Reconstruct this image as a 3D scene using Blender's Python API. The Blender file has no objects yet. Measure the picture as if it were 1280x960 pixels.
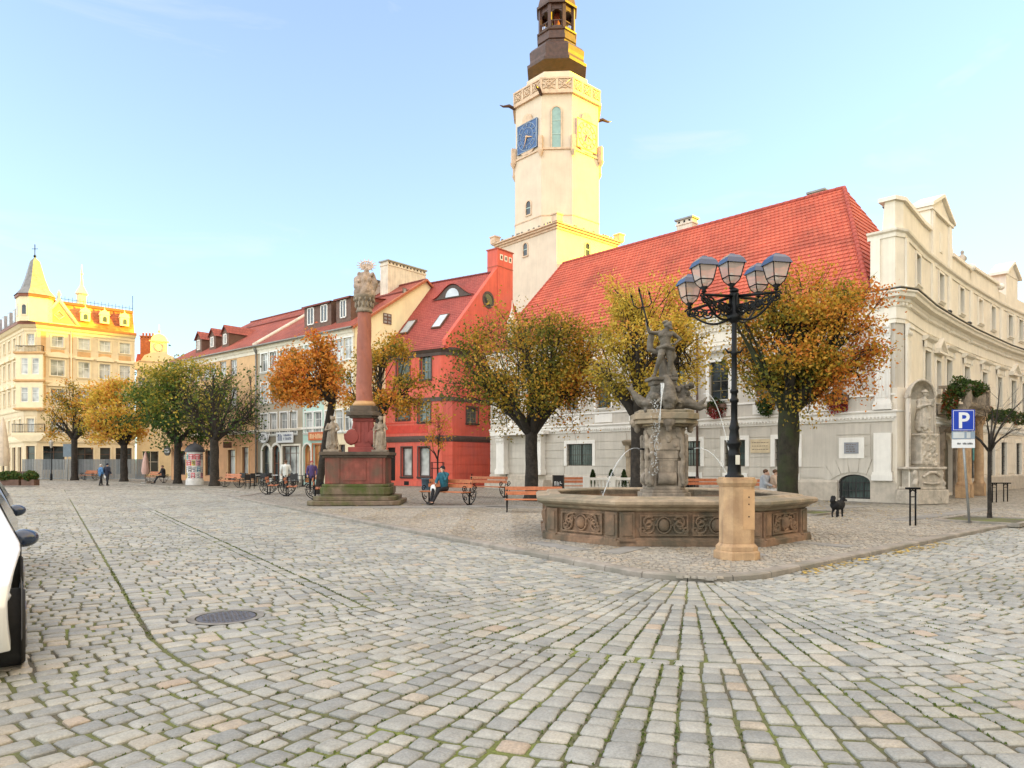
import bpy,bmesh,math,random
import numpy as np
from mathutils import Vector,Matrix,noise
R=math.radians
PI=math.pi
rng=random.Random(7)
sc=bpy.context.scene
col=sc.collection
EYE=1.65
HZ=577.9
PITCH=0.0
CP,SP=math.cos(PITCH),math.sin(PITCH)
def ray(px,py):
 u=(px-640)/880;v=-(py-HZ)/880
 return(u,CP-v*SP,SP+v*CP)
def G(px,py,z=0.0):
 d=ray(px,py);t=(z-EYE)/d[2]
 return(d[0]*t,d[1]*t)
def ZAT(y,py):
 v=-(py-HZ)/880
 return EYE+y*(v*CP+SP)/(CP-v*SP)
def XAT(px,y,py):
 z=ZAT(y,py)-EYE
 return(px-640)/880*(y*CP+z*SP)
def tag(o,label=None,cat=None,group=None,kind=None):
 if label:o['label']=label
 if cat:o['category']=cat
 if group:o['group']=group
 if kind:o['kind']=kind
 return o
def empty(name,loc=(0,0,0),rz=0,label=None,cat=None,group=None):
 o=bpy.data.objects.new(name,None);col.objects.link(o)
 o.location=loc;o.rotation_euler=(0,0,rz);o.empty_display_size=.3
 return tag(o,label,cat,group)
def kids(o):return[c for c in bpy.data.objects if c.parent==o]
def copy_tree(o,parent=None,loc=None,rz=None,label=None,scale=None):
 c=o.copy();col.objects.link(c);c.parent=parent
 for ch in kids(o):
  copy_tree(ch,c)
 if loc is not None:c.location=loc
 if rz is not None:c.rotation_euler=(0,0,rz)
 if scale is not None:c.scale=(scale,)*3 if not hasattr(scale,'__len__')else scale
 if label:c['label']=label
 return c
def world_origin(p):
 v=Vector((0,0,0))
 while p is not None:
  v+=Vector(p.location);p=p.parent
 return v
class MB:
 """collects faces, builds ONE mesh object"""
 def __init__(s):s.v=[];s.f=[];s.m=[];s.uv=[];s.sm=[]
 def add(s,verts,faces,mi=0,uv=None,smooth=False):
  b=len(s.v);s.v.extend([tuple(q)for q in verts])
  for k,f in enumerate(faces):
   s.f.append(tuple(b+i for i in f));s.m.append(mi);s.sm.append(smooth)
   s.uv.append(uv[k]if uv else None)
 def quad(s,a,b,c,d,mi=0,uv=None):s.add([a,b,c,d],[(0,1,2,3)],mi,[uv]if uv else None)
 def poly(s,pts,mi=0,uv=None):s.add(pts,[tuple(range(len(pts)))],mi,[uv]if uv else None)
 def box(s,c,d,rz=0,mi=0,M=None):
  x,y,z=d[0]/2,d[1]/2,d[2]/2
  vs=[Vector((i*x,j*y,k*z))for k in(-1,1)for j in(-1,1)for i in(-1,1)]
  if M is None:M=Matrix.Rotation(rz,4,'Z')
  vs=[M@q+Vector(c)for q in vs]
  s.add(vs,[(0,2,3,1),(4,5,7,6),(0,1,5,4),(2,6,7,3),(0,4,6,2),(1,3,7,5)],mi)
 def bx(s,x0,x1,y0,y1,z0,z1,mi=0):
  s.box(((x0+x1)/2,(y0+y1)/2,(z0+z1)/2),(x1-x0,y1-y0,z1-z0),0,mi)
 def prism(s,pts,z0,z1,mi=0,cap=True,pts2=None):
  n=len(pts);p2=pts2 or pts
  vs=[(x,y,z0)for x,y in pts]+[(x,y,z1)for x,y in p2]
  fs=[(i,(i+1)%n,n+(i+1)%n,n+i)for i in range(n)]
  if cap:fs+=[tuple(range(n-1,-1,-1)),tuple(range(n,2*n))]
  s.add(vs,fs,mi)
 def lathe(s,prof,n=16,c=(0,0,0),mi=0,smooth=True,rot=0,cap=True,ell=1.0):
  vs=[];fs=[]
  for r,z in prof:
   for k in range(n):
    a=rot+2*PI*k/n
    vs.append((c[0]+r*math.cos(a),c[1]+r*math.sin(a)*ell,c[2]+z))
  for j in range(len(prof)-1):
   for k in range(n):
    a,b=j*n+k,j*n+(k+1)%n
    fs.append((a,b,b+n,a+n))
  s.add(vs,fs,mi,None,smooth)
  if cap:
   m=len(prof)
   s.add(vs[:n],[tuple(range(n-1,-1,-1))],mi)
   s.add(vs[(m-1)*n:],[tuple(range(n))],mi)
 def tube(s,pts,rad,n=8,mi=0,cap=True,smooth=True):
  P=[Vector(p)for p in pts]
  if len(P)<2:return
  if not hasattr(rad,'__len__'):rad=[rad]*len(P)
  vs=[];up=None
  for i,p in enumerate(P):
   d=(P[min(i+1,len(P)-1)]-P[max(i-1,0)])
   if d.length<1e-6:d=Vector((0,0,1))
   d.normalize()
   if up is None:
    up=Vector((0,0,1))if abs(d.z)<.9 else Vector((1,0,0))
   a=d.cross(up)
   if a.length<1e-4:a=d.orthogonal()
   a.normalize();b=a.cross(d).normalized();up=b
   for k in range(n):
    t=2*PI*k/n
    vs.append(p+(a*math.cos(t)+b*math.sin(t))*rad[i])
  fs=[]
  for j in range(len(P)-1):
   for k in range(n):
    a,b=j*n+k,j*n+(k+1)%n
    fs.append((a,b,b+n,a+n))
  if cap and n>2:
   fs+=[tuple(range(n-1,-1,-1)),tuple(range((len(P)-1)*n,len(P)*n))]
  s.add(vs,fs,mi,None,smooth)
 def ball(s,c,r,n=12,m=8,mi=0,M=None,smooth=True):
  if not hasattr(r,'__len__'):r=(r,r,r)
  vs=[];fs=[]
  for j in range(m+1):
   t=PI*j/m
   for k in range(n):
    a=2*PI*k/n
    q=Vector((r[0]*math.sin(t)*math.cos(a),r[1]*math.sin(t)*math.sin(a),-r[2]*math.cos(t)))
    if M is not None:q=M@q
    vs.append(q+Vector(c))
  for j in range(m):
   for k in range(n):
    a,b=j*n+k,j*n+(k+1)%n
    fs.append((a,b,b+n,a+n))
  s.add(vs,fs,mi,None,smooth)
 def build(s,name,mats,parent=None,world=False,bevel=0,smooth=None,weld=False):
  me=bpy.data.meshes.new(name)
  off=world_origin(parent)if(world and parent)else Vector((0,0,0))
  vs=[(a-off.x,b-off.y,c-off.z)for a,b,c in s.v]
  me.from_pydata(vs,[],s.f)
  if not isinstance(mats,(list,tuple)):mats=[mats]
  for m in mats:me.materials.append(m)
  if len(mats)>1:me.polygons.foreach_set('material_index',[min(i,len(mats)-1)for i in s.m])
  if smooth is not None:sm=[smooth]*len(s.f)
  else:sm=s.sm
  me.polygons.foreach_set('use_smooth',sm)
  if any(u is not None for u in s.uv):
   ul=me.uv_layers.new(name='UVMap')
   dat=[]
   for f,u in zip(s.f,s.uv):
    if u is None:dat.extend([0.0,0.0]*len(f))
    else:
     for a in u:dat.extend([a[0],a[1]])
   ul.data.foreach_set('uv',dat)
  me.update()
  if weld:
   bm=bmesh.new();bm.from_mesh(me)
   bmesh.ops.remove_doubles(bm,verts=bm.verts,dist=1e-4)
   bm.to_mesh(me);bm.free()
  o=bpy.data.objects.new(name,me);col.objects.link(o)
  if parent:o.parent=parent
  if bevel:
   b=o.modifiers.new('bevel','BEVEL');b.width=bevel;b.segments=2;b.limit_method='ANGLE';b.angle_limit=R(40)
  return o
MATS={}
def nt(m):
 m.use_nodes=True;t=m.node_tree;t.nodes.clear()
 out=t.nodes.new('ShaderNodeOutputMaterial');b=t.nodes.new('ShaderNodeBsdfPrincipled')
 t.links.new(b.outputs[0],out.inputs[0])
 return t,b,out
def ramp(t,stops,interp='LINEAR'):
 r=t.nodes.new('ShaderNodeValToRGB');e=r.color_ramp.elements
 r.color_ramp.interpolation=interp
 while len(e)>1:e.remove(e[-1])
 e[0].position=stops[0][0];e[0].color=(*stops[0][1],1)
 for p,c in stops[1:]:
  k=e.new(p);k.color=(*c,1)
 return r
def mixc(t,a,b,fac,mode='MIX'):
 n=t.nodes.new('ShaderNodeMix');n.data_type='RGBA';n.blend_type=mode
 for sock,val in((0,fac),(6,a),(7,b)):
  if hasattr(val,'links')or isinstance(val,bpy.types.NodeSocket):t.links.new(val,n.inputs[sock])
  elif isinstance(val,(int,float)):n.inputs[sock].default_value=val
  else:n.inputs[sock].default_value=(*val,1)
 return n.outputs[2]
def noise_n(t,vec,scale,detail=6,rough=.6,dist=0):
 n=t.nodes.new('ShaderNodeTexNoise');n.inputs['Scale'].default_value=scale
 n.inputs['Detail'].default_value=detail;n.inputs['Roughness'].default_value=rough
 n.inputs['Distortion'].default_value=dist
 if vec is not None:t.links.new(vec,n.inputs['Vector'])
 return n
def mat(name,c,rough=.7,var=.12,scale=3.0,bump=.0,bscale=30,metal=0,spec=.5,c2=None,streak=0,emit=None,coat=0,dirt=None,dscale=.8):
 """painted / stone / metal surface with soft variation, optional second colour patches and vertical streaks"""
 if name in MATS:return MATS[name]
 m=bpy.data.materials.new(name);t,b,out=nt(m)
 pos=t.nodes.new('ShaderNodeNewGeometry').outputs['Position']
 n1=noise_n(t,pos,scale)
 lo=tuple(max(0,x*(1-var*1.6))for x in c);hi=tuple(min(1,x*(1+var))for x in c)
 r=ramp(t,[(.3,lo),(.7,hi)]);t.links.new(n1 .outputs['Fac'],r.inputs[0]);cur=r.outputs[0]
 if c2:
  n2=noise_n(t,pos,dscale,8,.65,.3)
  r2=ramp(t,[(.45,(0,0,0)),(.62,(1,1,1))]);t.links.new(n2 .outputs['Fac'],r2 .inputs[0])
  cur=mixc(t,cur,c2,r2 .outputs[0])
 if streak:
  mp=t.nodes.new('ShaderNodeMapping');mp.inputs['Scale'].default_value=(6,6,.35);t.links.new(pos,mp.inputs[0])
  n3=noise_n(t,mp.outputs[0],1.2,6,.6)
  r3=ramp(t,[(.4,(1,1,1)),(.75,(1-streak,)*3)]);t.links.new(n3 .outputs['Fac'],r3 .inputs[0])
  cur=mixc(t,cur,r3 .outputs[0],1.0,'MULTIPLY')
 t.links.new(cur,b.inputs['Base Color'])
 b.inputs['Roughness'].default_value=rough;b.inputs['Metallic'].default_value=metal
 b.inputs['Specular IOR Level'].default_value=spec
 if coat:b.inputs['Coat Weight'].default_value=coat
 if bump:
  nb=noise_n(t,pos,bscale,5,.6);bp=t.nodes.new('ShaderNodeBump')
  bp.inputs['Strength'].default_value=bump;bp.inputs['Distance'].default_value=.02
  t.links.new(nb.outputs['Fac'],bp.inputs['Height']);t.links.new(bp.outputs[0],b.inputs['Normal'])
 if emit:
  b.inputs['Emission Color'].default_value=(*emit[0],1);b.inputs['Emission Strength'].default_value=emit[1]
 MATS[name]=m
 return m
def glass_mat(name,c=(.03,.04,.045),rough=.06,var=.6,curtain=None):
 if name in MATS:return MATS[name]
 m=bpy.data.materials.new(name);t,b,out=nt(m)
 oi=t.nodes.new('ShaderNodeObjectInfo')
 pos=t.nodes.new('ShaderNodeNewGeometry').outputs['Position']
 n=noise_n(t,pos,.9,2,.5)
 c1=tuple(x*(1-var)for x in c);c2=curtain or tuple(min(1,x*(1+var))for x in c)
 r=ramp(t,[(.35,c1),(.6,c2)]);t.links.new(n.outputs['Fac'],r.inputs[0])
 t.links.new(r.outputs[0],b.inputs['Base Color'])
 b.inputs['Roughness'].default_value=rough;b.inputs['Specular IOR Level'].default_value=.55
 nb=noise_n(t,pos,1.6,2,.5);bp=t.nodes.new('ShaderNodeBump');bp.inputs['Strength'].default_value=.12
 t.links.new(nb.outputs['Fac'],bp.inputs['Height']);t.links.new(bp.outputs[0],b.inputs['Normal'])
 MATS[name]=m
 return m
def tile_mat(name,c,c2,rw=.2,rh=.33,gap=.04):
 """roof tiles from the UV map (metres)"""
 if name in MATS:return MATS[name]
 m=bpy.data.materials.new(name);t,b,out=nt(m)
 uv=t.nodes.new('ShaderNodeTexCoord').outputs['UV']
 br=t.nodes.new('ShaderNodeTexBrick');t.links.new(uv,br.inputs['Vector'])
 br.inputs['Scale'].default_value=1;br.inputs['Brick Width'].default_value=rw;br.inputs['Row Height'].default_value=rh
 br.inputs['Mortar Size'].default_value=gap/2;br.inputs['Mortar Smooth'].default_value=.6
 br.inputs['Color1'].default_value=(*c,1);br.inputs['Color2'].default_value=(*c2,1)
 br.inputs['Mortar'].default_value=(c[0]*.5,c[1]*.45,c[2]*.45,1)
 n=noise_n(t,uv,.5,6,.6);r=ramp(t,[(.28,(.60,.60,.60)),(.5,(.95,.93,.93)),(.72,(1.12,1.1,1.08))]);t.links.new(n.outputs['Fac'],r.inputs[0])
 cur=mixc(t,br.outputs['Color'],r.outputs[0],1,'MULTIPLY')
 t.links.new(cur,b.inputs['Base Color']);b.inputs['Roughness'].default_value=.75
 bp=t.nodes.new('ShaderNodeBump');bp.inputs['Strength'].default_value=.5;bp.inputs['Distance'].default_value=.03;bp.invert=True
 t.links.new(br.outputs['Fac'],bp.inputs['Height']);t.links.new(bp.outputs[0],b.inputs['Normal'])
 MATS[name]=m
 return m
M=dict(
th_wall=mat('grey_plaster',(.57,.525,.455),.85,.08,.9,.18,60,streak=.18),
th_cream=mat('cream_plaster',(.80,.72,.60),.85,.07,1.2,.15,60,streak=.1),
th_trim=mat('white_trim',(.80,.77,.71),.8,.05,2,.1,50,streak=.1),
th_trimc=mat('cream_trim',(.83,.76,.65),.8,.05,2,.1,50,streak=.12),
plinth=mat('plinth_stone',(.52,.46,.38),.85,.12,4,.3,40,streak=.15),
zinc=mat('zinc',(.25,.24,.22),.5,.15,3,metal=.5),
wood=mat('window_wood',(.10,.09,.06),.5,.2,6),
wframe=mat('white_frame',(.78,.77,.74),.5,.05,5),
iron=mat('black_iron',(.004,.0045,.006),.4,.3,20,.1,80,spec=.22),
ironbar=mat('iron_bars',(.03,.03,.03),.5,.3,10),
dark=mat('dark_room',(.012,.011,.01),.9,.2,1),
glass=glass_mat('window_glass'),
glass2=glass_mat('curtained_glass',(.30,.31,.31),.1,.5,(.55,.56,.55)),
glass3=glass_mat('green_glass',(.05,.085,.08),.08,.5,(.10,.14,.13)),
glasswarm=glass_mat('shop_glass',(.16,.06,.02),.1,.6,(.45,.2,.06)),
tile=tile_mat('town_hall_tiles',(.50,.088,.045),(.58,.125,.066),.24,.345,.035),
tile2=tile_mat('row_tiles',(.36,.085,.058),(.42,.11,.07),.2,.24,.03),
tile3=tile_mat('red_house_tiles',(.36,.068,.055),(.42,.09,.068),.18,.2,.025),
brown=mat('brown_cladding',(.13,.07,.05),.7,.2,4),
chim=mat('chimney_plaster',(.70,.62,.52),.85,.12,2,.2,40,streak=.25),
copper=mat('dark_copper',(.07,.032,.022),.45,.3,3,.15,30,metal=.1),
tower=mat('tower_plaster',(.66,.555,.44),.85,.06,.8,.12,40,streak=.08),
towertrim=mat('tower_trim',(.62,.46,.33),.8,.15,3,.2,30),
redw=mat('red_plaster',(.68,.125,.08),.8,.1,.9,.15,60,streak=.2,c2=(.60,.13,.10),dscale=.35),
redtrim=mat('red_house_trim',(.085,.06,.052),.75,.15,4),
orange=mat('orange_plaster',(.72,.46,.245),.85,.08,1.5,.12,60,streak=.1),
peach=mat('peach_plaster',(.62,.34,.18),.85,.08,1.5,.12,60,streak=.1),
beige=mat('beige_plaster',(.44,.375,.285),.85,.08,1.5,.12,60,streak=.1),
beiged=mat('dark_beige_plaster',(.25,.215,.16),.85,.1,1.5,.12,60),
mint=mat('mint_plaster',(.48,.66,.585),.85,.06,1.5,.12,60,streak=.08),
gable=mat('gable_plaster',(.84,.74,.48),.85,.06,1,.1,60,streak=.06),
palace=mat('palace_plaster',(.72,.59,.40),.85,.07,1.5,.12,50,streak=.08),
palacep=mat('palace_panel',(.60,.36,.17),.85,.12,2,.12,50),
palacet=mat('palace_trim',(.80,.67,.46),.8,.05,2,.1,50),
slate=mat('slate_roof',(.20,.20,.21),.5,.2,4,.3,20),
rustroof=mat('rust_roof',(.33,.085,.03),.6,.3,2,.3,10,c2=(.48,.22,.07),dscale=.5),
brick=mat('brick_red',(.42,.12,.05),.8,.2,5,.3,20),
sand=mat('sandstone',(.55,.36,.20),.85,.16,4,.45,45,c2=(.40,.25,.14),dscale=2.2,streak=.3),
fstone=mat('fountain_stone',(.29,.175,.105),.8,.25,4,.5,30,c2=(.11,.088,.058),dscale=.9,streak=.35),
frim=mat('fountain_rim_stone',(.36,.275,.185),.7,.2,4,.35,35,c2=(.20,.17,.115),dscale=1.1,streak=.2),
gstone=mat('grey_sandstone',(.36,.29,.22),.85,.25,4,.5,30,c2=(.19,.155,.12),dscale=1.3,streak=.3),
nstone=mat('weathered_stone',(.17,.145,.115),.75,.3,5,.4,30,c2=(.09,.075,.058),dscale=2.0,streak=.3),
statue=mat('niche_stone',(.56,.49,.40),.85,.18,5,.4,30,c2=(.38,.34,.28),dscale=2.2,streak=.2),
colred=mat('red_sandstone',(.36,.125,.085),.75,.15,3,.25,35,c2=(.30,.105,.075),dscale=1.3,streak=.15),
colred2=mat('weathered_red_sandstone',(.25,.07,.05),.8,.22,3,.35,35,c2=(.13,.075,.05),dscale=.9,streak=.3),
mossy=mat('mossy_stone',(.20,.145,.10),.9,.2,4,.5,25,c2=(.075,.09,.02),dscale=.8,streak=.2),
bench=mat('bench_wood',(.50,.17,.07),.5,.18,9,.15,40),
bark=mat('bark',(.042,.033,.026),.95,.4,7,.9,14,c2=(.022,.018,.014),dscale=2.5),
barkg=mat('mossy_bark',(.03,.024,.016),.95,.4,5,1.0,12,c2=(.03,.038,.011),dscale=.9,streak=.3),
water=None,
)
def water_mat():
 m=bpy.data.materials.new('water');t,b,out=nt(m)
 b.inputs['Base Color'].default_value=(.035,.045,.035,1);b.inputs['Roughness'].default_value=.04
 b.inputs['Specular IOR Level'].default_value=.8
 pos=t.nodes.new('ShaderNodeNewGeometry').outputs['Position']
 n=noise_n(t,pos,9,3);bp=t.nodes.new('ShaderNodeBump');bp.inputs['Strength'].default_value=.25
 bp.inputs['Distance'].default_value=.03
 t.links.new(n.outputs['Fac'],bp.inputs['Height']);t.links.new(bp.outputs[0],b.inputs['Normal'])
 return m
M['water']=water_mat()
class Facade:
 """ground polyline seen left->right from outside; (s, z, o) -> world, o outwards"""
 def __init__(s,pts,z0=0.0):
  s.P=[Vector((p[0],p[1]))for p in pts];s.n=len(pts);s.z0=z0
  s.S=[0.0]
  for i in range(1,s.n):s.S.append(s.S[-1]+(s.P[i]-s.P[i-1]).length)
  s.D=[(s.P[i+1]-s.P[i]).normalized()for i in range(s.n-1)]
  s.N=[Vector((d.y,-d.x))for d in s.D]
  s.NM=[]
  for i in range(s.n):
   a=s.N[max(i-1,0)];b=s.N[min(i,s.n-2)]
   m=(a+b).normalized();s.NM.append(m/max(.3,m.dot(a)))
  s.L=s.S[-1]
 def seg(s,x,hint=None):
  for i in range(s.n-1):
   if x<=s.S[i+1]+1e-6:return i
  return s.n-2
 def __call__(s,x,z,o=0.0):
  for i in range(s.n):
   if abs(x-s.S[i])<1e-5:
    q=s.P[i]+s.NM[i]*o;return(q.x,q.y,z)
  i=s.seg(x);q=s.P[i]+s.D[i]*(x-s.S[i])+s.N[i]*o
  return(q.x,q.y,z)
 def cuts(s,a,b):
  r=[a]+[t for t in s.S if a+1e-4<t<b-1e-4]+[b]
  return r
 def inv(s,px,py,o=0.0):
  """pixel -> (s,z) on the facade"""
  d=ray(px,py);best=None
  for i in range(s.n-1):
   n=s.N[i];p=s.P[i]+n*o
   den=d[0]*n.x+d[1]*n.y
   if abs(den)<1e-6:continue
   t=(p.x*n.x+p.y*n.y)/den
   if t<=0:continue
   q=Vector((d[0]*t,d[1]*t));x=(q-p).dot(s.D[i])
   L=s.S[i+1]-s.S[i]
   lo=-1e9 if i==0 else-1e-3;hi=1e9 if i==s.n-2 else L+1e-3
   e=0 if 0<=x<=L else min(abs(x),abs(x-L))
   if lo<=x<=hi and(best is None or e<best[0]):best=(e,s.S[i]+x,EYE+d[2]*t)
  return(best[1],best[2])
 def rect(s,x0,y0,x1,y1,o=0.0):
  """pixel rectangle -> s0,s1,z0,z1 (x0,x1 at mid height; y measured at mid x)"""
  a=s.inv(x0,(y0+y1)/2,o)[0];b=s.inv(x1,(y0+y1)/2,o)[0]
  zt=s.inv((x0+x1)/2,y0,o)[1];zb=s.inv((x0+x1)/2,y1,o)[1]
  return(a,b,zb,zt)
 def box(s,mb,s0,s1,z0,z1,o0,o1,mi=0):
  c=s.cuts(s0,s1)
  for k in range(len(c)-1):
   a,b=c[k],c[k+1]
   vs=[s(a,z0,o0),s(b,z0,o0),s(b,z0,o1),s(a,z0,o1),s(a,z1,o0),s(b,z1,o0),s(b,z1,o1),s(a,z1,o1)]
   fs=[(0,1,2,3),(7,6,5,4),(3,2,6,7),(1,0,4,5)]
   if k==0:fs.append((0,3,7,4))
   if k==len(c)-2:fs.append((2,1,5,6))
   mb.add(vs,fs,mi)
 def sweep(s,mb,s0,s1,prof,mi=0):
  """prof: list of (o,z); closed against the wall"""
  c=s.cuts(s0,s1);n=len(prof);vs=[]
  for x in c:vs+=[s(x,z,o)for o,z in prof]
  fs=[]
  for k in range(len(c)-1):
   for j in range(n-1):
    a=k*n+j;fs.append((a,a+n,a+n+1,a+1))
  fs.append(tuple(range(n)));fs.append(tuple(range(len(c)*n-1,(len(c)-1)*n-1,-1)))
  mb.add(vs,fs,mi)
 def wall(s,mb,s0,s1,z0,z1,ops=(),depth=.22,mi=0,top=None):
  """ops: (s0,s1,z0,z1[,arch])"""
  xs=sorted(set([s0,s1]+[t for t in s.S if s0<t<s1]+[v for o in ops for v in o[:2]if s0<v<s1]))
  zs=sorted(set([z0,z1]+[v for o in ops for v in o[2:4]if z0<v<z1]))
  for i in range(len(xs)-1):
   for j in range(len(zs)-1):
    cx,cz=(xs[i]+xs[i+1])/2,(zs[j]+zs[j+1])/2
    if any(o[0]<cx<o[1]and o[2]<cz<o[3]for o in ops):continue
    mb.quad(s(xs[i],zs[j]),s(xs[i+1],zs[j]),s(xs[i+1],zs[j+1]),s(xs[i],zs[j+1]),mi)
  for o in ops:
   a,b,c,d=o[:4];h=o[4]if len(o)>4 else 0
   t=d-h
   for q in([(a,c),(a,t)],[(b,t),(b,c)],[(b,c),(a,c)]):
    (p0,q0),(p1,q1)=q
    mb.quad(s(p0,q0),s(p1,q1),s(p1,q1,-depth),s(p0,q0,-depth),mi)
   if h:
    K=10;cx=(a+b)/2;w=(b-a)/2
    arc=[(cx-w*math.cos(PI*k/K),t+h*math.sin(PI*k/K))for k in range(K+1)]
    for k in range(K):
     (p0,q0),(p1,q1)=arc[k],arc[k+1]
     mb.quad(s(p0,q0),s(p1,q1),s(p1,q1,-depth),s(p0,q0,-depth),mi)
     mb.quad(s(p0,q0),s(p1,q1),s(p1,d),s(p0,d),mi)
   else:
    mb.quad(s(a,d),s(b,d),s(b,d,-depth),s(a,d,-depth),mi)
 def courses(s,mb,s0,s1,z0,z1,h,ops=(),gap=.035,o=.03,mi=0):
  z=z0
  while z+h*.6<z1:
   zt=min(z+h-gap,z1)
   segs=[(s0,s1)]
   for q in ops:
    if q[2]<zt and q[3]>z:
     ns=[]
     for a,b in segs:
      if q[0]>a:ns.append((a,min(b,q[0])))
      if q[1]<b:ns.append((max(a,q[1]),b))
      if q[1]<=a or q[0]>=b:pass
     segs=[(a,b)for a,b in ns if b-a>.02]
   for a,b in segs:s.box(mb,a,b,z,zt,.001,o,mi)
   z+=h
def win(F,parent,op,style='cross',fmat=None,gmat=None,depth=.2,bar=.06,nx=2,nz=2,sill=None,surround=None,name='window',transom=None,grid=None,sillmat=None):
 """a window in opening op; children pane, sill, surround"""
 a,b,c,d=op[:4];h=op[4]if len(op)>4 else 0
 fmat=fmat or M['wframe'];gmat=gmat or M['glass']
 mb=MB();o1=-depth+.05;o0=-depth-.03
 t=d-h
 F.box(mb,a,a+bar,c,t,o0,o1);F.box(mb,b-bar,b,c,t,o0,o1)
 F.box(mb,a+bar,b-bar,c,c+bar,o0,o1)
 if not h:F.box(mb,a+bar,b-bar,d-bar,d,o0,o1)
 else:
  K=10;cx=(a+b)/2;w=(b-a)/2
  arc=[(cx-w*math.cos(PI*k/K),t+h*math.sin(PI*k/K))for k in range(K+1)]
  arci=[(cx-(w-bar)*math.cos(PI*k/K),t+(h-bar)*math.sin(PI*k/K))for k in range(K+1)]
  for k in range(K):
   mb.quad(F(*arc[k],o1),F(*arc[k+1],o1),F(*arci[k+1],o1),F(*arci[k],o1))
   mb.quad(F(*arci[k],o1),F(*arci[k+1],o1),F(*arci[k+1],o0),F(*arci[k],o0))
 mb_=bar*.7
 for k in range(1,nx):
  x=a+(b-a)*k/nx;F.box(mb,x-mb_/2,x+mb_/2,c+bar,t-(0 if h else bar),o0,o1-.012)
 zs=[c+(d-c)*k/nz for k in range(1,nz)]if transom is None else[c+(d-c)*q for q in transom]
 for z in zs:F.box(mb,a+bar,b-bar,z-mb_/2,z+mb_/2,o0,o1-.006)
 w_=mb.build(name,fmat,parent,world=True)
 g=MB();og=-depth
 if h:
  g.poly([F(a,c,og),F(b,c,og)]+[F(x,z,og)for x,z in reversed(arc)])
 else:g.quad(F(a,c,og),F(b,c,og),F(b,d,og),F(a,d,og))
 g.build('pane',gmat,w_,world=True)
 def sub(name,mbx,mm):return mbx.build(name,mm,w_,world=True)
 if grid:
  gb=MB();nxg=max(2,int((b-a)/.14));nzg=max(2,int((d-c)/.28))
  for k in range(1,nxg):x=a+(b-a)*k/nxg;F.box(gb,x-.01,x+.01,c,d-h*.4,-.06,-.04)
  for k in range(1,nzg):z=c+(d-c)*k/nzg;F.box(gb,a,b,z-.012,z+.012,-.075,-.055)
  sub('grille',gb,M['ironbar'])
 if sill:
  sb=MB();F.sweep(sb,a-.1,b+.1,[(.001,c-.14),(.05,c-.14),(.10,c-.05),(.13,c-.04),(.13,c),(.001,c+.001)])
  sub('sill',sb,sillmat or sill)
 if surround:
  w=.16;sb=MB();sw=surround[1]if isinstance(surround,tuple)else .14
  sm=surround[0]if isinstance(surround,tuple)else surround
  F.box(sb,a-sw,a-.001,c,t,.002,.06);F.box(sb,b+.001,b+sw,c,t,.002,.06)
  if not h:F.box(sb,a-sw,b+sw,d+.001,d+sw,.002,.06)
  else:
   K=10
   oo=[(cx-(w_2)*math.cos(PI*k/K),t+(h+sw)*math.sin(PI*k/K))for w_2 in[(b-a)/2+sw]for k in range(K+1)]
   for k in range(K):
    mb2=sb
    mb2 .quad(F(*arc[k],.06),F(*arc[k+1],.06),F(*oo[k+1],.06),F(*oo[k],.06))
    mb2 .quad(F(*oo[k],.06),F(*oo[k+1],.06),F(*oo[k+1],.002),F(*oo[k],.002))
    mb2 .quad(F(*arc[k],.06),F(*arc[k+1],.06),F(*arc[k+1],.002),F(*arc[k],.002))
  sub('surround',sb,sm)
 return w_,sub
def roof_plane(mb,e0,e1,r1,r0,rh=.345,step=.035,mi=0,n=None,u0=0):
 """tiled slope: eave e0->e1, ridge r0->r1 (3D), overlapping courses with real steps"""
 e0,e1,r0,r1=map(Vector,(e0,e1,r0,r1))
 slope=((r0+r1)/2-(e0+e1)/2).length
 N=n or max(2,round(slope/rh))
 nn=(e1-e0).cross(r0-e0)
 if nn.length<1e-6:nn=(e1-e0).cross(r1-e0)
 nn.normalize()
 if nn.z<0:nn=-nn
 ux=(e1-e0).normalized()
 for k in range(N):
  t0,t1=k/N,(k+1)/N
  a=e0 .lerp(r0,t0)+nn*step;b=e1 .lerp(r1,t0)+nn*step
  c=e1 .lerp(r1,t1)+nn*.0;d=e0 .lerp(r0,t1)+nn*.0
  uv=[((q-e0).dot(ux)+u0,v)for q,v in((a,t0*slope),(b,t0*slope),(c,t1*slope),(d,t1*slope))]
  mb.add([a,b,c,d],[(0,1,2,3)],mi,[uv])
  a2=e0 .lerp(r0,t0)-nn*.002;b2=e1 .lerp(r1,t0)-nn*.002
  mb.add([a2,b2,b,a],[(0,1,2,3)],mi,[[(uv[0][0],uv[0][1]+.01),(uv[1][0],uv[0][1]+.01),(uv[1][0],uv[0][1]+.02),(uv[0][0],uv[0][1]+.02)]])
DL=Vector((-.6985,.7157));DRr=Vector((.7157,.6985))
C1=Vector((XAT(1119,28.5,560),28.5));C2=Vector((XAT(1130,28.7,560),28.7))
Lend=C1+DL*24.2
ZC=ZAT(28.4,364)
rp=[C2]+[Vector(q)for q in((18.4,31.5),(21.2,34.4),(23.9,37.1),(26.4,39.45),(29.2,42.05),(32.2,44.6),(36,47.8),(40,51))]
TH=Facade([Lend,C1]+rp)
SL=TH.S[1];SC=TH.S[2];SE=TH.L
TH_L=Facade([Lend,C1]);TH_R=Facade(rp)
def RI(x0,y0,x1,y1):
 a=TH_R.rect(x0,y0,x1,y1);return(a[0]+SC,a[1]+SC,a[2],a[3])
def LI(x0,y0,x1,y1):return TH_L.rect(x0,y0,x1,y1)
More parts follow.
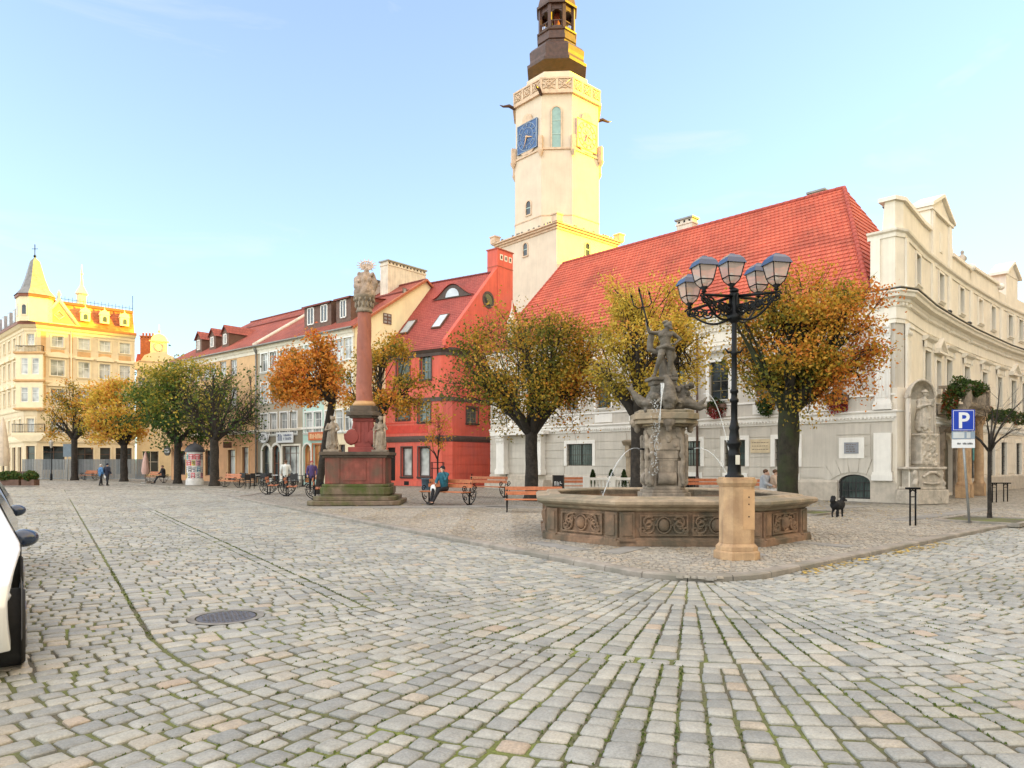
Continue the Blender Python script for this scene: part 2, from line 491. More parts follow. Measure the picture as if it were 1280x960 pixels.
th=empty('town_hall',(C1 .x,C1 .y,0),0,'long pale town hall with red tiled roof, curved cream front and stepped gables','town hall')
zs_str=LI(1000,516,1108,523)[3]
zg=zs_str-.30
ops_lo_L=[];ops_hi_L=[]
gl=[LI(709,549,741,581),LI(862,548,873,582),LI(906,550,932,583),LI(969,548,997,586)]
zA,zB=gl[2][2],gl[2][3]
gl=[(a,b,zA-(0 if i else 0),zB)for i,(a,b,c,d)in enumerate(gl)]
gl[1]=(gl[2][0]-2.35,gl[2][0]-1.3,zA,zB)
door_L=(gl[1][0]-3.1,gl[1][0]-1.75,.15,2.45,.5)
cell=LI(1048,593,1088,629);cell=(cell[0],cell[1],.12,cell[3],.35)
bas=[(gl[i][0]+.1,gl[i][1]-.1,.12,.95)for i in(1,2,3)]
up=LI(887,452,911,500)
uz0,uz1=up[2],up[3];uw=up[1]-up[0]
upx=[]
c0=(up[0]+up[1])/2
for k in range(-6,4):
 c=c0+k*2.35
 if .8<c<SL-1.3:upx.append((c-uw/2,c+uw/2,uz0,uz1))
basement=bas
L_ops=gl+[door_L,cell]+bas+upx
nob=[RI(1154.6,439,1163,489),RI(1168.5,455,1176,494),RI(1182,455,1189,500),RI(1205,461,1210.5,508),RI(1226,469,1234,513),RI(1245,474,1253,520),RI(1263,482,1269.5,524)]
nz0=nob[0][2];nz1=nob[0][3]
nobs=[]
for i,q in enumerate(nob):
 c=(q[0]+q[1])/2;w=1.0 if i not in(1,)else .8
 nobs.append((c-w/2,c+w/2,nz0,nz1-(.25 if i==1 else 0)))
last=nobs[-1]
for k in range(1,4):nobs.append((last[0]+2.3*k,last[1]+2.3*k,nz0,nz1))
gr=[RI(1235,553,1243,592),RI(1249,553,1259,594),RI(1268,553,1277,594)]
gz0,gz1=gr[1][2],gr[1][3]
grs=[((q[0]+q[1])/2-.55,(q[0]+q[1])/2+.55,gz0,gz1)for q in gr]
for k in range(1,4):grs.append((grs[2][0]+2.3*k,grs[2][1]+2.3*k,gz0,gz1))
pd=RI(1175,530,1192,620)
portal=(pd[0]+.35,pd[1]-.2,.15,3.0,.7)
R_ops=nobs+grs+[portal]
at=[RI(1142,319,1152,357),RI(1172,339,1180,372),RI(1198,357,1205,389),RI(1221,371,1229,401),RI(1237.5,381,1244,410),RI(1259.5,393,1265,420)]
az0=at[0][2];az1=at[0][3]
ats=[((q[0]+q[1])/2-.42,(q[0]+q[1])/2+.42,az0,az1)for q in at]
for k in range(1,5):ats.append((ats[5][0]+2.2*k,ats[5][1]+2.2*k,az0,az1))
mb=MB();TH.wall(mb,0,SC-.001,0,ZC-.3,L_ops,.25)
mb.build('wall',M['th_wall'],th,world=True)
mb=MB();TH.wall(mb,SC,SE,0,ZC-.3,R_ops,.25)
NL=-TH.N[0];back=12.5
bl=Vector(Lend)+Vector((NL.x,NL.y))*back
eR=rp[-1];bR=eR+Vector((-TH.N[-1].x,-TH.N[-1].y))*10
bm_=C1+DRr*12.5+DL*9
for a,b in((Lend,bl),(bl,bm_),(bm_,bR),(bR,eR)):
 mb.quad((a.x,a.y,0),(b.x,b.y,0),(b.x,b.y,ZC-.1),(a.x,a.y,ZC-.1))
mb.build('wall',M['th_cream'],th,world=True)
mb=MB();mb.poly([(q.x,q.y,ZC-.35)for q in[Lend,C1]+rp+[bR,bm_,bl]])
mb.build('attic_floor',M['dark'],th,world=True)
mb=MB();TH.courses(mb,0,SL-.95,.98,zg-.02,.46,[(a-.2,b+.2,c-(.2),d+.2)for a,b,c,d in gl]+[(door_L[0]-.35,door_L[1]+.35,0,3.1)]+[(cell[0]-.15,cell[1]+.15,0,cell[3]+.15)]+[(b[0]-.3,b[1]+.3,0,zA)for b in bas]+[(SL-4.3,SL-2.3,1.9,3.2)])
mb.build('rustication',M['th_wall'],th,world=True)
mb=MB();TH.courses(mb,SC+.35,SE,.98,zg-.02,.46,[(a-.2,b+.2,c-.2,d+.2)for a,b,c,d in grs]+[(portal[0]-1.3,portal[1]+1.3,0,4.2)],mi=0)
mb.build('rustication',M['th_cream'],th,world=True)
mb=MB()
def segs_minus(s0,s1,holes):
 seg=[(s0,s1)]
 for h in holes:
  ns=[]
  for a,b in seg:
   if h[1]<=a or h[0]>=b:ns.append((a,b));continue
   if h[0]>a:ns.append((a,h[0]))
   if h[1]<b:ns.append((h[1],b))
  seg=ns
 return seg
for a,b in segs_minus(0,SE,[(door_L[0],door_L[1]),(cell[0]-.02,cell[1]+.02),(portal[0],portal[1])]+[(q[0]-.02,q[1]+.02)for q in bas]):
 n_=max(1,round((b-a)/1.3))
 for k in range(n_):
  x0,x1=a+(b-a)*k/n_+.006,a+(b-a)*(k+1)/n_-.006
  TH.sweep(mb,x0,x1,[(.002,0),(.10,0),(.10,.80),(.06,.88),(.002,.90)])
mb.build('plinth',M['plinth'],th,world=True)
mb=MB()
TH.sweep(mb,0,SE,[(.002,zg-.12),(.05,zg-.12),(.06,zg),(.10,zg+.05),(.10,zs_str-.1),(.16,zs_str-.05),(.17,zs_str),(.002,zs_str+.04)])
x=.1
while x<SE-.1:
 if min(abs(x-t)for t in TH.S)>.1:TH.box(mb,x,x+.07,zg-.02,zg+.08,.08,.13)
 x+=.15
mb.build('string_course',M['th_trim'],th,world=True)
mb=MB();TH.box(mb,0,SE,zs_str+.62,zs_str+.70,.002,.05);mb.build('sill_band',M['th_trim'],th,world=True)
zc=ZC
prof=[(.002,zc-1.25),(.05,zc-1.25),(.05,zc-1.1),(.09,zc-1.07),(.09,zc-.62),(.13,zc-.58),(.16,zc-.45),(.22,zc-.42),(.24,zc-.30),(.42,zc-.24),(.45,zc-.12),(.52,zc-.06),(.52,zc),(.002,zc+.05)]
mb=MB();TH.sweep(mb,-.1,SE,prof)
x=.05
while x<SE-.1:
 if min(abs(x-t)for t in TH.S)>.12:TH.box(mb,x,x+.09,zc-.56,zc-.44,.12,.22)
 x+=.19
mb.build('cornice',M['th_trimc'],th,world=True)
mb=MB();TH.box(mb,-.15,SE,zc+.052,zc+.085,.0,.56);mb.build('cornice_flashing',M['zinc'],th,world=True)
def pilaster(F,s0,s1,z0,z1,m,o=.12,flutes=True,cap=True):
 mb=MB();F.box(mb,s0,s1,z0+.35,z1-.5,.035,o)
 F.box(mb,s0-.07,s1+.07,z0,z0+.25,.035,o+.07);F.box(mb,s0-.04,s1+.04,z0+.25,z0+.35,.035,o+.04)
 w=s1-s0
 if flutes:
  for k in range(4):
   x=s0+w*(.14+.22*k);F.box(mb,x,x+w*.11,z0+.5,z1-.65,o,o+.025)
 p=mb.build('pilaster',m,th,world=True)
 if cap:
  cb=MB()
  F.sweep(cb,s0-.02,s1+.02,[(.035,z1-.5),(o+.01,z1-.5),(o+.03,z1-.3),(o+.10,z1-.08),(o+.10,z1),(.035,z1)])
  for k in range(5):
   x=s0+w*(k+.5)/5
   q=F(x,z1-.33,o+.04);cb.ball(q,(.05,.05,.11),8,6)
   q=F(x,z1-.15,o+.09);cb.ball(q,(.045,.045,.06),8,6)
  cb.build('capital',m,p,world=True)
 return p
pilaster(TH,SL-.78,SL-.12,.9,zg-.1,M['th_trim'],.14,False,False)
pilaster(TH,SL-.74,SL-.16,zs_str+.05,zc-1.25,M['th_trim'])
pilaster(TH,SC+.05,SC+.7,zs_str+.05,zc-1.25,M['th_trimc'])
for s_ in(1.0,4.2):
 pilaster(TH,s_,s_+.7,.9,zg-.1,M['th_trim'],.45,False,True)
mb=MB();TH.box(mb,.4,5.5,0,.42,.1,.9);TH.box(mb,.5,5.4,.42,.6,.1,.75);mb.build('porch_base',M['plinth'],th,world=True)
mb=MB();TH.box(mb,.7,5.3,zg-.12,zg+.1,.17,.62);mb.build('porch_lintel',M['th_trim'],th,world=True)
for q in gl:win(TH,th,q,gmat=M['glass3'],fmat=M['wood'],surround=(M['th_trim'],.2),grid=True,nx=2,nz=2)
for q in bas:win(TH,th,q,name='cellar_window',gmat=M['dark'],fmat=M['wood'],surround=(M['th_trim'],.2),grid=True,nx=2,nz=1)
w_,sub=win(TH,th,cell,name='cellar_window',gmat=M['glass3'],fmat=M['ironbar'],grid=True,nx=4,nz=3,depth=.2)
sb=MB()
cxx=(cell[0]+cell[1])/2
for k in range(-3,4):
 a=R(k*13);r0,r1=1.55,2.2
 for da in(-.105,.105-.012):
  pass
 a0,a1=a-.105,a+.1
 zc0=cell[3]-1.45
 pts=[(cxx+r0*math.sin(a0),zc0+r0*math.cos(a0)),(cxx+r0*math.sin(a1),zc0+r0*math.cos(a1)),(cxx+r1*math.sin(a1),zc0+r1*math.cos(a1)),(cxx+r1*math.sin(a0),zc0+r1*math.cos(a0))]
 vs=[TH(x,z,.002)for x,z in pts]+[TH(x,z,.045)for x,z in pts]
 sb.add(vs,[(4,5,6,7),(0,1,5,4),(1,2,6,5),(2,3,7,6),(3,0,4,7)])
sub('voussoirs',sb,M['th_wall'])
for i,q in enumerate(upx):
 w_,sub=win(TH,th,q,gmat=M['glass3']if i%2 else M['glass'],fmat=M['wood'],nx=2,nz=4,sill=M['th_trim'],surround=(M['th_trim'],.17))
 sb=MB();a,b,z1=q[0],q[1],q[3]
 TH.sweep(sb,a-.35,b+.35,[(.002,z1+.42),(.14,z1+.45),(.24,z1+.52),(.26,z1+.60),(.002,z1+.66)])
 for s_ in(a-.25,b+.1):TH.box(sb,s_,s_+.15,z1+.17,z1+.42,.06,.14)
 sub('hood',sb,M['th_trim'])
 sb=MB();TH.box(sb,a-.1,b+.1,zs_str+.12,zs_str+.58,.002,.045);sub('apron',sb,M['th_trim'])
def portal_frame(F,q,m,w=.3):
 mb=MB();F.box(mb,q[0]-w,q[0],0,q[3]-q[4],.002,.14);F.box(mb,q[1],q[1]+w,0,q[3]-q[4],.002,.14)
 F.sweep(mb,q[0]-w-.15,q[1]+w+.15,[(.002,q[3]+.1),(.15,q[3]+.1),(.3,q[3]+.28),(.32,q[3]+.36),(.002,q[3]+.42)])
 F.box(mb,q[0]-w,q[1]+w,q[3]-q[4]+.02,q[3]+.08,.002,.06)if False else None
 for s_ in(q[0]-w-.02,q[1]+w-.26):
  F.box(mb,s_,s_+.28,q[3]-q[4],q[3]+.1,.002,.2)
 return mb
mb=portal_frame(TH,door_L,M['plinth']);d_=mb.build('portal',M['frim'],th,world=True)
mb=MB();TH.box(mb,door_L[0],door_L[1],door_L[2],door_L[3]-.02,-.25,-.2)
TH.box(mb,(door_L[0]+door_L[1])/2-.03,(door_L[0]+door_L[1])/2+.03,.15,2.1,-.2,-.17)
for s_ in(door_L[0]+.12,door_L[0]+.75):
 TH.box(mb,s_,s_+.48,.4,1.0,-.2,-.18);TH.box(mb,s_,s_+.48,1.15,2.0,-.2,-.18)
mb.build('door',M['wood'],th,world=True)
def plaque(F,r,m,lines,frame=None,th_=.04):
 a,b,z0,z1=r
 mb=MB();fw=.0
 if frame:
  F.box(mb,a-.22,b+.22,z0-.2,z1+.2,.03,.07)
 else:F.box(mb,a,b,z0,z1,.03,.03+th_)
 p=mb.build('plaque',frame or m,th,world=True)
 t=MB()
 if frame:F.box(t,a,b,z0,z1,.07,.085);t.build('inscription_panel',m,p,world=True)
 t=MB();n=lines;o=(.0855 if frame else .0705)
 for k in range(n):
  z=z1-(z1-z0)*(k+1)/(n+1);x=a+.08;rr=random.Random(k*7+int(a*10))
  while x<b-.1:
   w=rr.uniform(.04,.13)
   if x+w>b-.06:break
   F.box(t,x,x+w,z-.016,z+.016,o-.001,o+.003);x+=w+.035
 t.build('lettering',mat('faint_lettering',(.16,.13,.1),.8),p,world=True)
plaque(TH,LI(1056,553,1074,567),mat('grey_plate',(.24,.25,.28),.5,.1,4),4,M['th_trim'])
plaque(TH,LI(939,549,963,566),mat('sand_plate',(.58,.47,.31),.8,.1,4),3)
mb=MB();q=LI(871.5,470,874.5,595);x=(q[0]+q[1])/2
mb.tube([TH(x,.95,.12),TH(x,zc-.4,.12)],.055,10)
mb.tube([TH(x,.0,.12),TH(x,.95,.12)],.085,10)
mb.build('downpipe',mat('brown_pipe',(.10,.055,.04),.5),th,world=True)
mb=MB();x=SL-.82
for i,q in enumerate(nobs):
 w_,sub=win(TH,th,q,gmat=M['glass'],fmat=M['wood'],nx=2,nz=3,sill=M['th_trimc'],surround=(M['th_trimc'],.15))
 sb=MB();a,b,z1=q[0],q[1],q[3];zt=z1+.35
 if i in(1,6):
  cxq=(a+b)/2;A,B=a-.32,b+.32
  TH.box(sb,A,B,zt-.05,zt+.05,.002,.25)
  for(xa,za,xb,zb)in((A,zt+.05,cxq,zt+.6),(cxq,zt+.6,B,zt+.05)):
   vs=[]
   for x_,z_ in((xa,za),(xb,zb),(xb,zb+.12),(xa,za+.12)):vs.append(TH(x_,z_,.002))
   for x_,z_ in((xa,za),(xb,zb),(xb,zb+.12),(xa,za+.12)):vs.append(TH(x_,z_,.27))
   sb.add(vs,[(4,5,6,7),(0,1,5,4),(2,3,7,6),(0,4,7,3),(1,2,6,5)])
  sb.poly([TH(A,zt+.05,.1),TH(B,zt+.05,.1),TH(cxq,zt+.6,.1)])
 else:
  TH.box(sb,a-.18,b+.18,z1+.16,z1+.4,.06,.1)
  TH.sweep(sb,a-.34,b+.34,[(.002,zt+.05),(.1,zt+.05),(.24,zt+.15),(.28,zt+.24),(.002,zt+.3)])
  for s_ in(a-.24,b+.1):TH.box(sb,s_,s_+.14,zt-.25,zt+.05,.06,.16)
 sub('hood',sb,M['th_trimc'])
for q in grs:win(TH,th,q,gmat=M['glass'],fmat=M['wood'],nx=2,nz=2,grid=True,surround=(M['th_trimc'],.16))
ztA=RI(1123,281,1124,282)[3];e_top=ztA
TA=1.15
mb=MB()
cutS=TH.cuts(SC-.95,SE)
s_att0=SL-.95
TH.wall(mb,s_att0,SE,zc+.05,e_top-.25,ats,.22)
TH.box(mb,s_att0,SE,e_top-.25,e_top,-TA,0)
TH.box(mb,s_att0,SE,zc-.3,e_top-.25,-TA,-.9)
mb.quad(TH(s_att0,zc,0),TH(s_att0,e_top-.25,0),TH(s_att0,e_top-.25,-TA),TH(s_att0,zc,-TA))
mb.build('attic_wall',M['th_cream'],th,world=True)
for i,q in enumerate(ats):
 blind=i==3
 win(TH,th,q,gmat=M['th_trimc']if blind else M['glass'],fmat=M['wood']if not blind else M['th_trimc'],nx=2,nz=3,depth=.18,sill=M['th_trimc'],surround=(M['th_trimc'],.1),name='attic_window')
mb=MB()
ep=[(.002,e_top-.3),(.05,e_top-.3),(.06,e_top-.14),(.16,e_top-.08),(.18,e_top),(.002,e_top+.03)]
TH.sweep(mb,s_att0-.1,SE,ep)
mb.box((0,0,0),(0,0,0))if False else None
mb.build('attic_cornice',M['th_trimc'],th,world=True)
pil=[RI(1123,300,1129,330)[:2],RI(1163,330,1167,340)[:2],RI(1184,330,1188,340)[:2],RI(1211,345,1215,355)[:2],RI(1249,370,1253,380)[:2]]
pils=[(SC+.08,SC+.5)]+[((a+b)/2-.22,(a+b)/2+.22)for a,b in pil[1:]]
gap_=pils[4][0]-pils[3][0]
for k in range(1,4):pils.append((pils[4][0]+2.6*k,pils[4][1]+2.6*k))
for a,b in pils+[(s_att0+.05,s_att0+.4)]:mb=MB();TH.box(mb,a,b,zc+.1,e_top-.3,.002,.09);TH.box(mb,a-.04,b+.04,zc+.1,zc+.3,.002,.12);mb.build('attic_pilaster',M['th_trimc'],th,world=True)
def clip_strip(poly,a,b):
 def clip(P,f,g):
  out=[]
  for i in range(len(P)):
   p,q=P[i],P[(i+1)%len(P)]
   if f(p):out.append(p)
   if f(p)!=f(q):
    t=(g-p[0])/(q[0]-p[0]);out.append((g,p[1]+t*(q[1]-p[1])))
  return out
 P=clip(poly,lambda p:p[0]>=a-1e-7,a)
 return clip(P,lambda p:p[0]<=b+1e-7,b)if P else P
def gable_slab(poly,o0=-.75,o1=-.02,m=M['th_cream'],name='gable'):
 mb=MB();lo=min(p[0]for p in poly);hi=max(p[0]for p in poly)
 c=TH.cuts(lo,hi)
 for a,b in zip(c[:-1],c[1:]):
  P=clip_strip(poly,a,b)
  if len(P)<3:continue
  n=len(P)
  mb.add([TH(x,z,o1)for x,z in P]+[TH(x,z,o0)for x,z in P],[tuple(range(n)),tuple(range(2*n-1,n-1,-1))])
 for i in range(len(poly)):
  (xa,za),(xb,zb)=poly[i],poly[(i+1)%len(poly)]
  cc=TH.cuts(min(xa,xb),max(xa,xb))if abs(xa-xb)>1e-6 else[xa,xb]
  if xa>xb:cc=cc[::-1]
  for p,q in zip(cc[:-1],cc[1:]):
   zp=za+(zb-za)*((p-xa)/(xb-xa)if abs(xb-xa)>1e-6 else 0);zq=za+(zb-za)*((q-xa)/(xb-xa)if abs(xb-xa)>1e-6 else 1)
   mb.quad(TH(p,zp,o1),TH(q,zq,o1),TH(q,zq,o0),TH(p,zp,o0))
 return mb.build(name,m,th,world=True)
def coping(pts,w=.16,o0=-.85,o1=.1,m=M['th_trimc'],name='coping',parent=None):
 mb=MB()
 for(xa,za),(xb,zb)in zip(pts[:-1],pts[1:]):
  cc=TH.cuts(xa,xb)
  for k,(p,q)in enumerate(zip(cc[:-1],cc[1:])):
   zp=za+(zb-za)*(p-xa)/(xb-xa);zq=za+(zb-za)*(q-xa)/(xb-xa)
   vs=[TH(p,zp,o0),TH(q,zq,o0),TH(q,zq,o1),TH(p,zp,o1)]+[TH(p,zp+w,o0),TH(q,zq+w,o0),TH(q,zq+w,o1),TH(p,zp+w,o1)]
   mb.add(vs,[(0,1,2,3),(4,5,6,7),(3,2,6,7),(0,1,5,4)]+([(0,3,7,4)]if k==0 else[])+([(1,2,6,5)]if k==len(cc)-2 else[]))
 return mb.build(name,m,parent or th,world=True)
def SZ(px,py):q=TH_R.inv(px,py);return(q[0]+SC,q[1])
p1z=SZ(1145,270)[1];gbl0,gbl1=pils[1][0]-.1,pils[2][1]+.1
s2a=s_att0+.45
gs=gable_slab([(s2a,e_top),(gbl0,e_top),(gbl0,p1z),(s2a+.1,p1z),(s2a+.05,p1z-.5)])
coping([(s2a-.12,p1z),(gbl0+.02,p1z)],parent=gs)
gz=SZ(1165,264)[1];apz=SZ(1174,246)[1];gz=min(gz,apz-1.0)
gm=(gbl0+gbl1)/2
gs=gable_slab([(gbl0,e_top),(gbl1,e_top),(gbl1,gz),(gbl0,gz)],-.8,.02)
coping([(gbl0-.12,gz),(gbl1+.12,gz)],.14,o1=.14,parent=gs)
gt=gable_slab([(gbl0-.05,gz+.14),(gbl1+.05,gz+.14),(gm,apz)],-.8,.04)
coping([(gbl0-.22,gz+.12),(gm,apz)],.16,o1=.2,parent=gt);coping([(gm,apz),(gbl1+.22,gz+.12)],.16,o1=.2,parent=gt)
mb=MB();TH.box(mb,gm-.25,gm+.25,e_top+.55,e_top+1.5,.02,.05);TH.box(mb,gm-.18,gm+.18,e_top+.62,e_top+1.43,.05,.06);mb.build('blind_niche',M['th_trimc'],gs,world=True)
for a,b in(pils[1],pils[2]):
 mb=MB();TH.box(mb,a,b,e_top+.05,gz,.02,.1);mb.build('gable_pilaster',M['th_trimc'],gs,world=True)
p2z=e_top+.95
vp=[(gbl1,e_top)];
for k in range(9):
 t=k/8;vp.append((gbl1+1.0*(1-(1-t)),p2z+(1.6)*(1-t)**2.2))
vp.append((gbl1+1.0,e_top));gable_slab(vp,name='volute')
b3=pils[3][1]
gs=gable_slab([(gbl1+1.0,e_top),(b3,e_top),(b3,p2z-.1),(gbl1+1.0,p2z-.1)]);coping([(gbl1+.3,p2z-.1),(b3-.3,p2z-.1)],parent=gs)
p3z=e_top+1.0;b4=pils[4][0]
gs=gable_slab([(b3,e_top),(b4,e_top),(b4-.1,p3z-.2),(b4-.5,p3z),(b3+.1,p3z),(b3-.2,p3z-.3)]);coping([(b3-.3,p3z),(b4-.35,p3z)],parent=gs)
mb=MB()
for s_ in(b3-.25,b4-.1):
 q=TH(s_,p3z-.05,.08);mb.ball(q,(.2,.2,.2),12,8)
mb.build('scroll_end',M['th_trimc'],gs,world=True)
g2a,g2b=pils[4][0]+1.2,pils[4][0]+3.6
gs=gable_slab([(b4,e_top),(g2a,e_top),(g2a,e_top+.7),(b4,e_top+.7)])
gs=gable_slab([(g2a,e_top),(g2b,e_top),(g2b,gz-.2),(g2a,gz-.2)],-.8,.02)
gt=gable_slab([(g2a-.1,gz-.2),(g2b+.1,gz-.2),((g2a+g2b)/2,gz+.6)],-.8,.04)
coping([(g2a-.25,gz-.22),((g2a+g2b)/2,gz+.6)],.16,o1=.2,parent=gt);coping([((g2a+g2b)/2,gz+.6),(g2b+.25,gz-.22)],.16,o1=.2,parent=gt)
gs=gable_slab([(g2b,e_top),(SE,e_top),(SE,e_top+.8),(g2b,e_top+.8)])
q=TH(pils[3][0]-.1,p2z+.06,-.3)
mb=MB();mb.lathe([(.16,0),(.18,.06),(.12,.12),(.13,.3),(.17,.5),(.12,.62),(.06,.68),(.09,.76),(.085,.84),(.02,.9)],12,q)
mb.ball((q[0]+.12,q[1]-.05,q[2]+.45),(.1,.07,.14));mb.build('roof_statuette',M['statue'],th,world=True)
for a in(ats[1],ats[2]):
 mb=MB();q=TH((a[0]+a[1])/2,zc+.25,.35);mb.ball(q,(.13,.13,.1));mb.tube([q,(q[0],q[1],zc+.05)],.02,6);mb.build('floodlight',M['ironbar'],th,world=True)
n_in=DRr
def r3(s,w,z):q=C1+DL*s+n_in*w;return(q.x,q.y,z)
ez=zc+.12;ridge_s0=4.6;Wd=7.0
rz=15.95
mb=MB()
roof_plane(mb,r3(24.1,-.35,ez),r3(.9,-.35,ez),r3(ridge_s0,Wd,rz),r3(24.1,Wd,rz))
roof_plane(mb,r3(0.9,15,ez),r3(24.1,15,ez),r3(24.1,Wd,rz),r3(ridge_s0,Wd,rz))
roof_plane(mb,r3(.9,-.35,ez),r3(.9,15,ez),r3(ridge_s0,Wd,rz),r3(ridge_s0,Wd,rz))
rf=mb.build('roof',M['tile'],th,world=True)
mb=MB()
def ridge_tiles(mb,a,b,r=.11,step=.4):
 a,b=Vector(a),Vector(b);L=(b-a).length;n=int(L/step)
 for k in range(n):
  p0=a.lerp(b,k/n);p1=a.lerp(b,(k+1.05)/n);mb.tube([p0,p1],[r*1.12,r*.92],8)
ridge_tiles(mb,r3(24.1,Wd,rz+.02),r3(ridge_s0,Wd,rz+.02))
ridge_tiles(mb,r3(.95,-.3,ez+.12),r3(ridge_s0,Wd,rz+.02))
ridge_tiles(mb,r3(24.1,-.35,ez+.03),r3(24.1,Wd,rz+.02),.08)
mb.build('ridge_tiles',mat('ridge_red',(.42,.075,.05),.75,.2,8),rf,world=True)
mb=MB();mb.tube([r3(24.5,-.45,ez-.03),r3(.9,-.45,ez-.03)],.075,8);mb.build('gutter',M['zinc'],th,world=True)
mb=MB();mb.poly([r3(24.2,0,ZC-.3),r3(24.2,14.5,ZC-.3),r3(24.2,Wd,rz-.1)]);mb.build('gable_end',M['th_wall'],th,world=True)
def chimney(parent,c,w,d,z0,z1,rz,m,pots=0,cap=None,name='chimney'):
 mb=MB();mb.box((c[0],c[1],(z0+z1)/2),(w,d,z1-z0),rz)
 mb.box((c[0],c[1],z1-.25),(w+.1,d+.1,.1),rz)
 ch=mb.build(name,m,parent,world=True)
 mb=MB();mb.box((c[0],c[1],z1+.05),(w+.2,d+.2,.1),rz);mb.build('chimney_cap',cap or M['zinc'],ch,world=True)
 dk=MB();n=max(1,int(w/.35));Mx=Matrix.Rotation(rz,4,'Z')
 for k in range(n):
  q=Mx@Vector((-w/2+w*(k+.5)/n,-d/2-.004,0));dk.box((c[0]+q.x,c[1]+q.y,z1-.12),(.12,.02,.14),rz)
 dk.build('flue_opening',M['dark'],ch,world=True)
 for k in range(pots):
  q=Mx@Vector((-w/2+w*(k+.5)/pots,0,0));p=MB();p.lathe([(.1,0),(.12,.35),(.13,.4)],8,(c[0]+q.x,c[1]+q.y,z1+.1));p.build('chimney_pot',M['brick'],ch,world=True)
 return ch
AL=math.atan2(-DL.y,-DL.x)
q=C1+DL*14.2+n_in*(Wd+.4);chimney(th,(q.x,q.y),1.1,.6,rz-.6,rz+.75,AL,M['chim'])
q=C1+DL*6.2+n_in*(Wd+.6);chimney(th,(q.x,q.y),.8,.5,rz-.6,rz+.3,AL,M['chim'])
q=C1+DL*22.5+n_in*.3
mb=MB();mb.box((q.x,q.y,ez+1.0),(.45,.45,2.0),AL);mb.lathe([(.28,0),(.22,.12),(.12,.5),(.04,.8),(.02,1.3)],8,(q.x,q.y,ez+2.0));mb.build('roof_pinnacle',M['chim'],th,world=True)
mb=MB();zr0=e_top-.6;zr1=e_top+1.9
for k in range(3,len(rp)-1):
 a,b=rp[k],rp[k+1];na=-TH_R.NM[k];nb=-TH_R.NM[k+1]
 A,B=a+na*1.0,b+nb*1.0;Cc,D=b+nb*6,a+na*6
 roof_plane(mb,(A.x,A.y,zr0),(B.x,B.y,zr0),(Cc.x,Cc.y,zr1),(D.x,D.y,zr1))
 E_,F_=b+nb*10,a+na*10
 mb.quad((D.x,D.y,zr1),(Cc.x,Cc.y,zr1),(E_.x,E_.y,zr0-1),(F_.x,F_.y,zr0-1))
mb.build('rear_roof',M['tile'],th,world=True)
pa,pb=portal[0]-.95,portal[1]+.95
bz=nz0-.55
mb=portal_frame(TH,portal,M['gstone'],.35);mb.build('portal',M['gstone'],th,world=True)
mb=MB();TH.box(mb,portal[0],portal[1],portal[2],portal[3]-.02,-.25,-.2)
for s_ in(portal[0]+.12,(portal[0]+portal[1])/2+.08):
 w=(portal[1]-portal[0])/2-.2
 TH.box(mb,s_,s_+w,.4,1.1,-.2,-.17);TH.box(mb,s_,s_+w,1.3,2.2,-.2,-.17)
mb.build('door',M['wood'],th,world=True)
for s_ in(pa+.25,pa+1.05,pb-.3):
 q=TH(s_,0,1.0);mb=MB()
 hcol=bz-.5
 mb.box((q[0],q[1],.3),(.5,.5,.6),R(47));mb.lathe([(.25,.6),(.26,.66),(.22,.72),(.2,.78),(.205,1.6),(.19,2.4),(.165,hcol-.45),(.18,hcol-.43),(.17,hcol-.38)],16,(q[0],q[1],0))
 c_=mb.build('column',M['sand'],th,world=True)
 mb=MB();mb.lathe([(.17,-.38),(.2,-.3),(.19,-.2),(.27,-.06),(.29,0)],12,(q[0],q[1],hcol));mb.box((q[0],q[1],hcol+.05),(.6,.6,.1),R(47))
 for k in range(8):
  a=k*PI/4;mb.ball((q[0]+.22*math.cos(a),q[1]+.22*math.sin(a),hcol-.2),(.05,.05,.1),8,6);mb.ball((q[0]+.25*math.cos(a+.4),q[1]+.25*math.sin(a+.4),hcol-.06),(.05,.05,.06),8,6)
 mb.build('capital',M['sand'],c_,world=True)
mb=MB();TH.sweep(mb,pa-.2,pb+.2,[(.1,bz-.42),(1.25,bz-.42),(1.3,bz-.2),(1.42,bz-.1),(1.45,bz),(.1,bz)])
bc=mb.build('balcony',M['gstone'],th,world=True)
mb=MB();TH.box(mb,pa-.15,pb+.15,bz+.78,bz+.9,1.15,1.4);TH.box(mb,pa-.15,pb+.15,bz,bz+.1,1.18,1.38)
TH.box(mb,pa-.15,pa+.1,bz+.1,bz+.78,1.16,1.39);TH.box(mb,pb-.1,pb+.15,bz+.1,bz+.78,1.16,1.39)
TH.box(mb,pa-.15,pa+.05,bz+.78,bz+.9,.1,1.15);TH.box(mb,pb-.05,pb+.15,bz+.78,bz+.9,.1,1.15)
mb.build('balustrade_rail',M['gstone'],bc,world=True)
nb_=int((pb-pa)/.26)
bprof=[(.05,0),(.06,.05),(.04,.12),(.085,.3),(.06,.45),(.04,.58),(.06,.68)]
mb=MB()
for k in range(nb_):
 q=TH(pa+.22+(pb-pa-.44)*k/(nb_-1),bz+.1,1.28);mb.lathe(bprof,8,q)
for e in(pa-.05,pb+.05):
 for k in range(4):q=TH(e,bz+.1,.3+.25*k);mb.lathe(bprof,8,q)
mb.build('balusters',M['gstone'],bc,world=True)
a=RI(1210,559,1220,597);mb=MB();cs=(a[0]+a[1])/2
TH.box(mb,cs-.45,cs+.45,a[2],a[3],.10,.13);bn=empty('banner',TH(cs,a[2],.1),0,'dark hanging poster banner with teal top half beside the stone porch','banner')
mb.build('banner_cloth',mat('banner_dark',(.03,.035,.04),.5),bn,world=True)
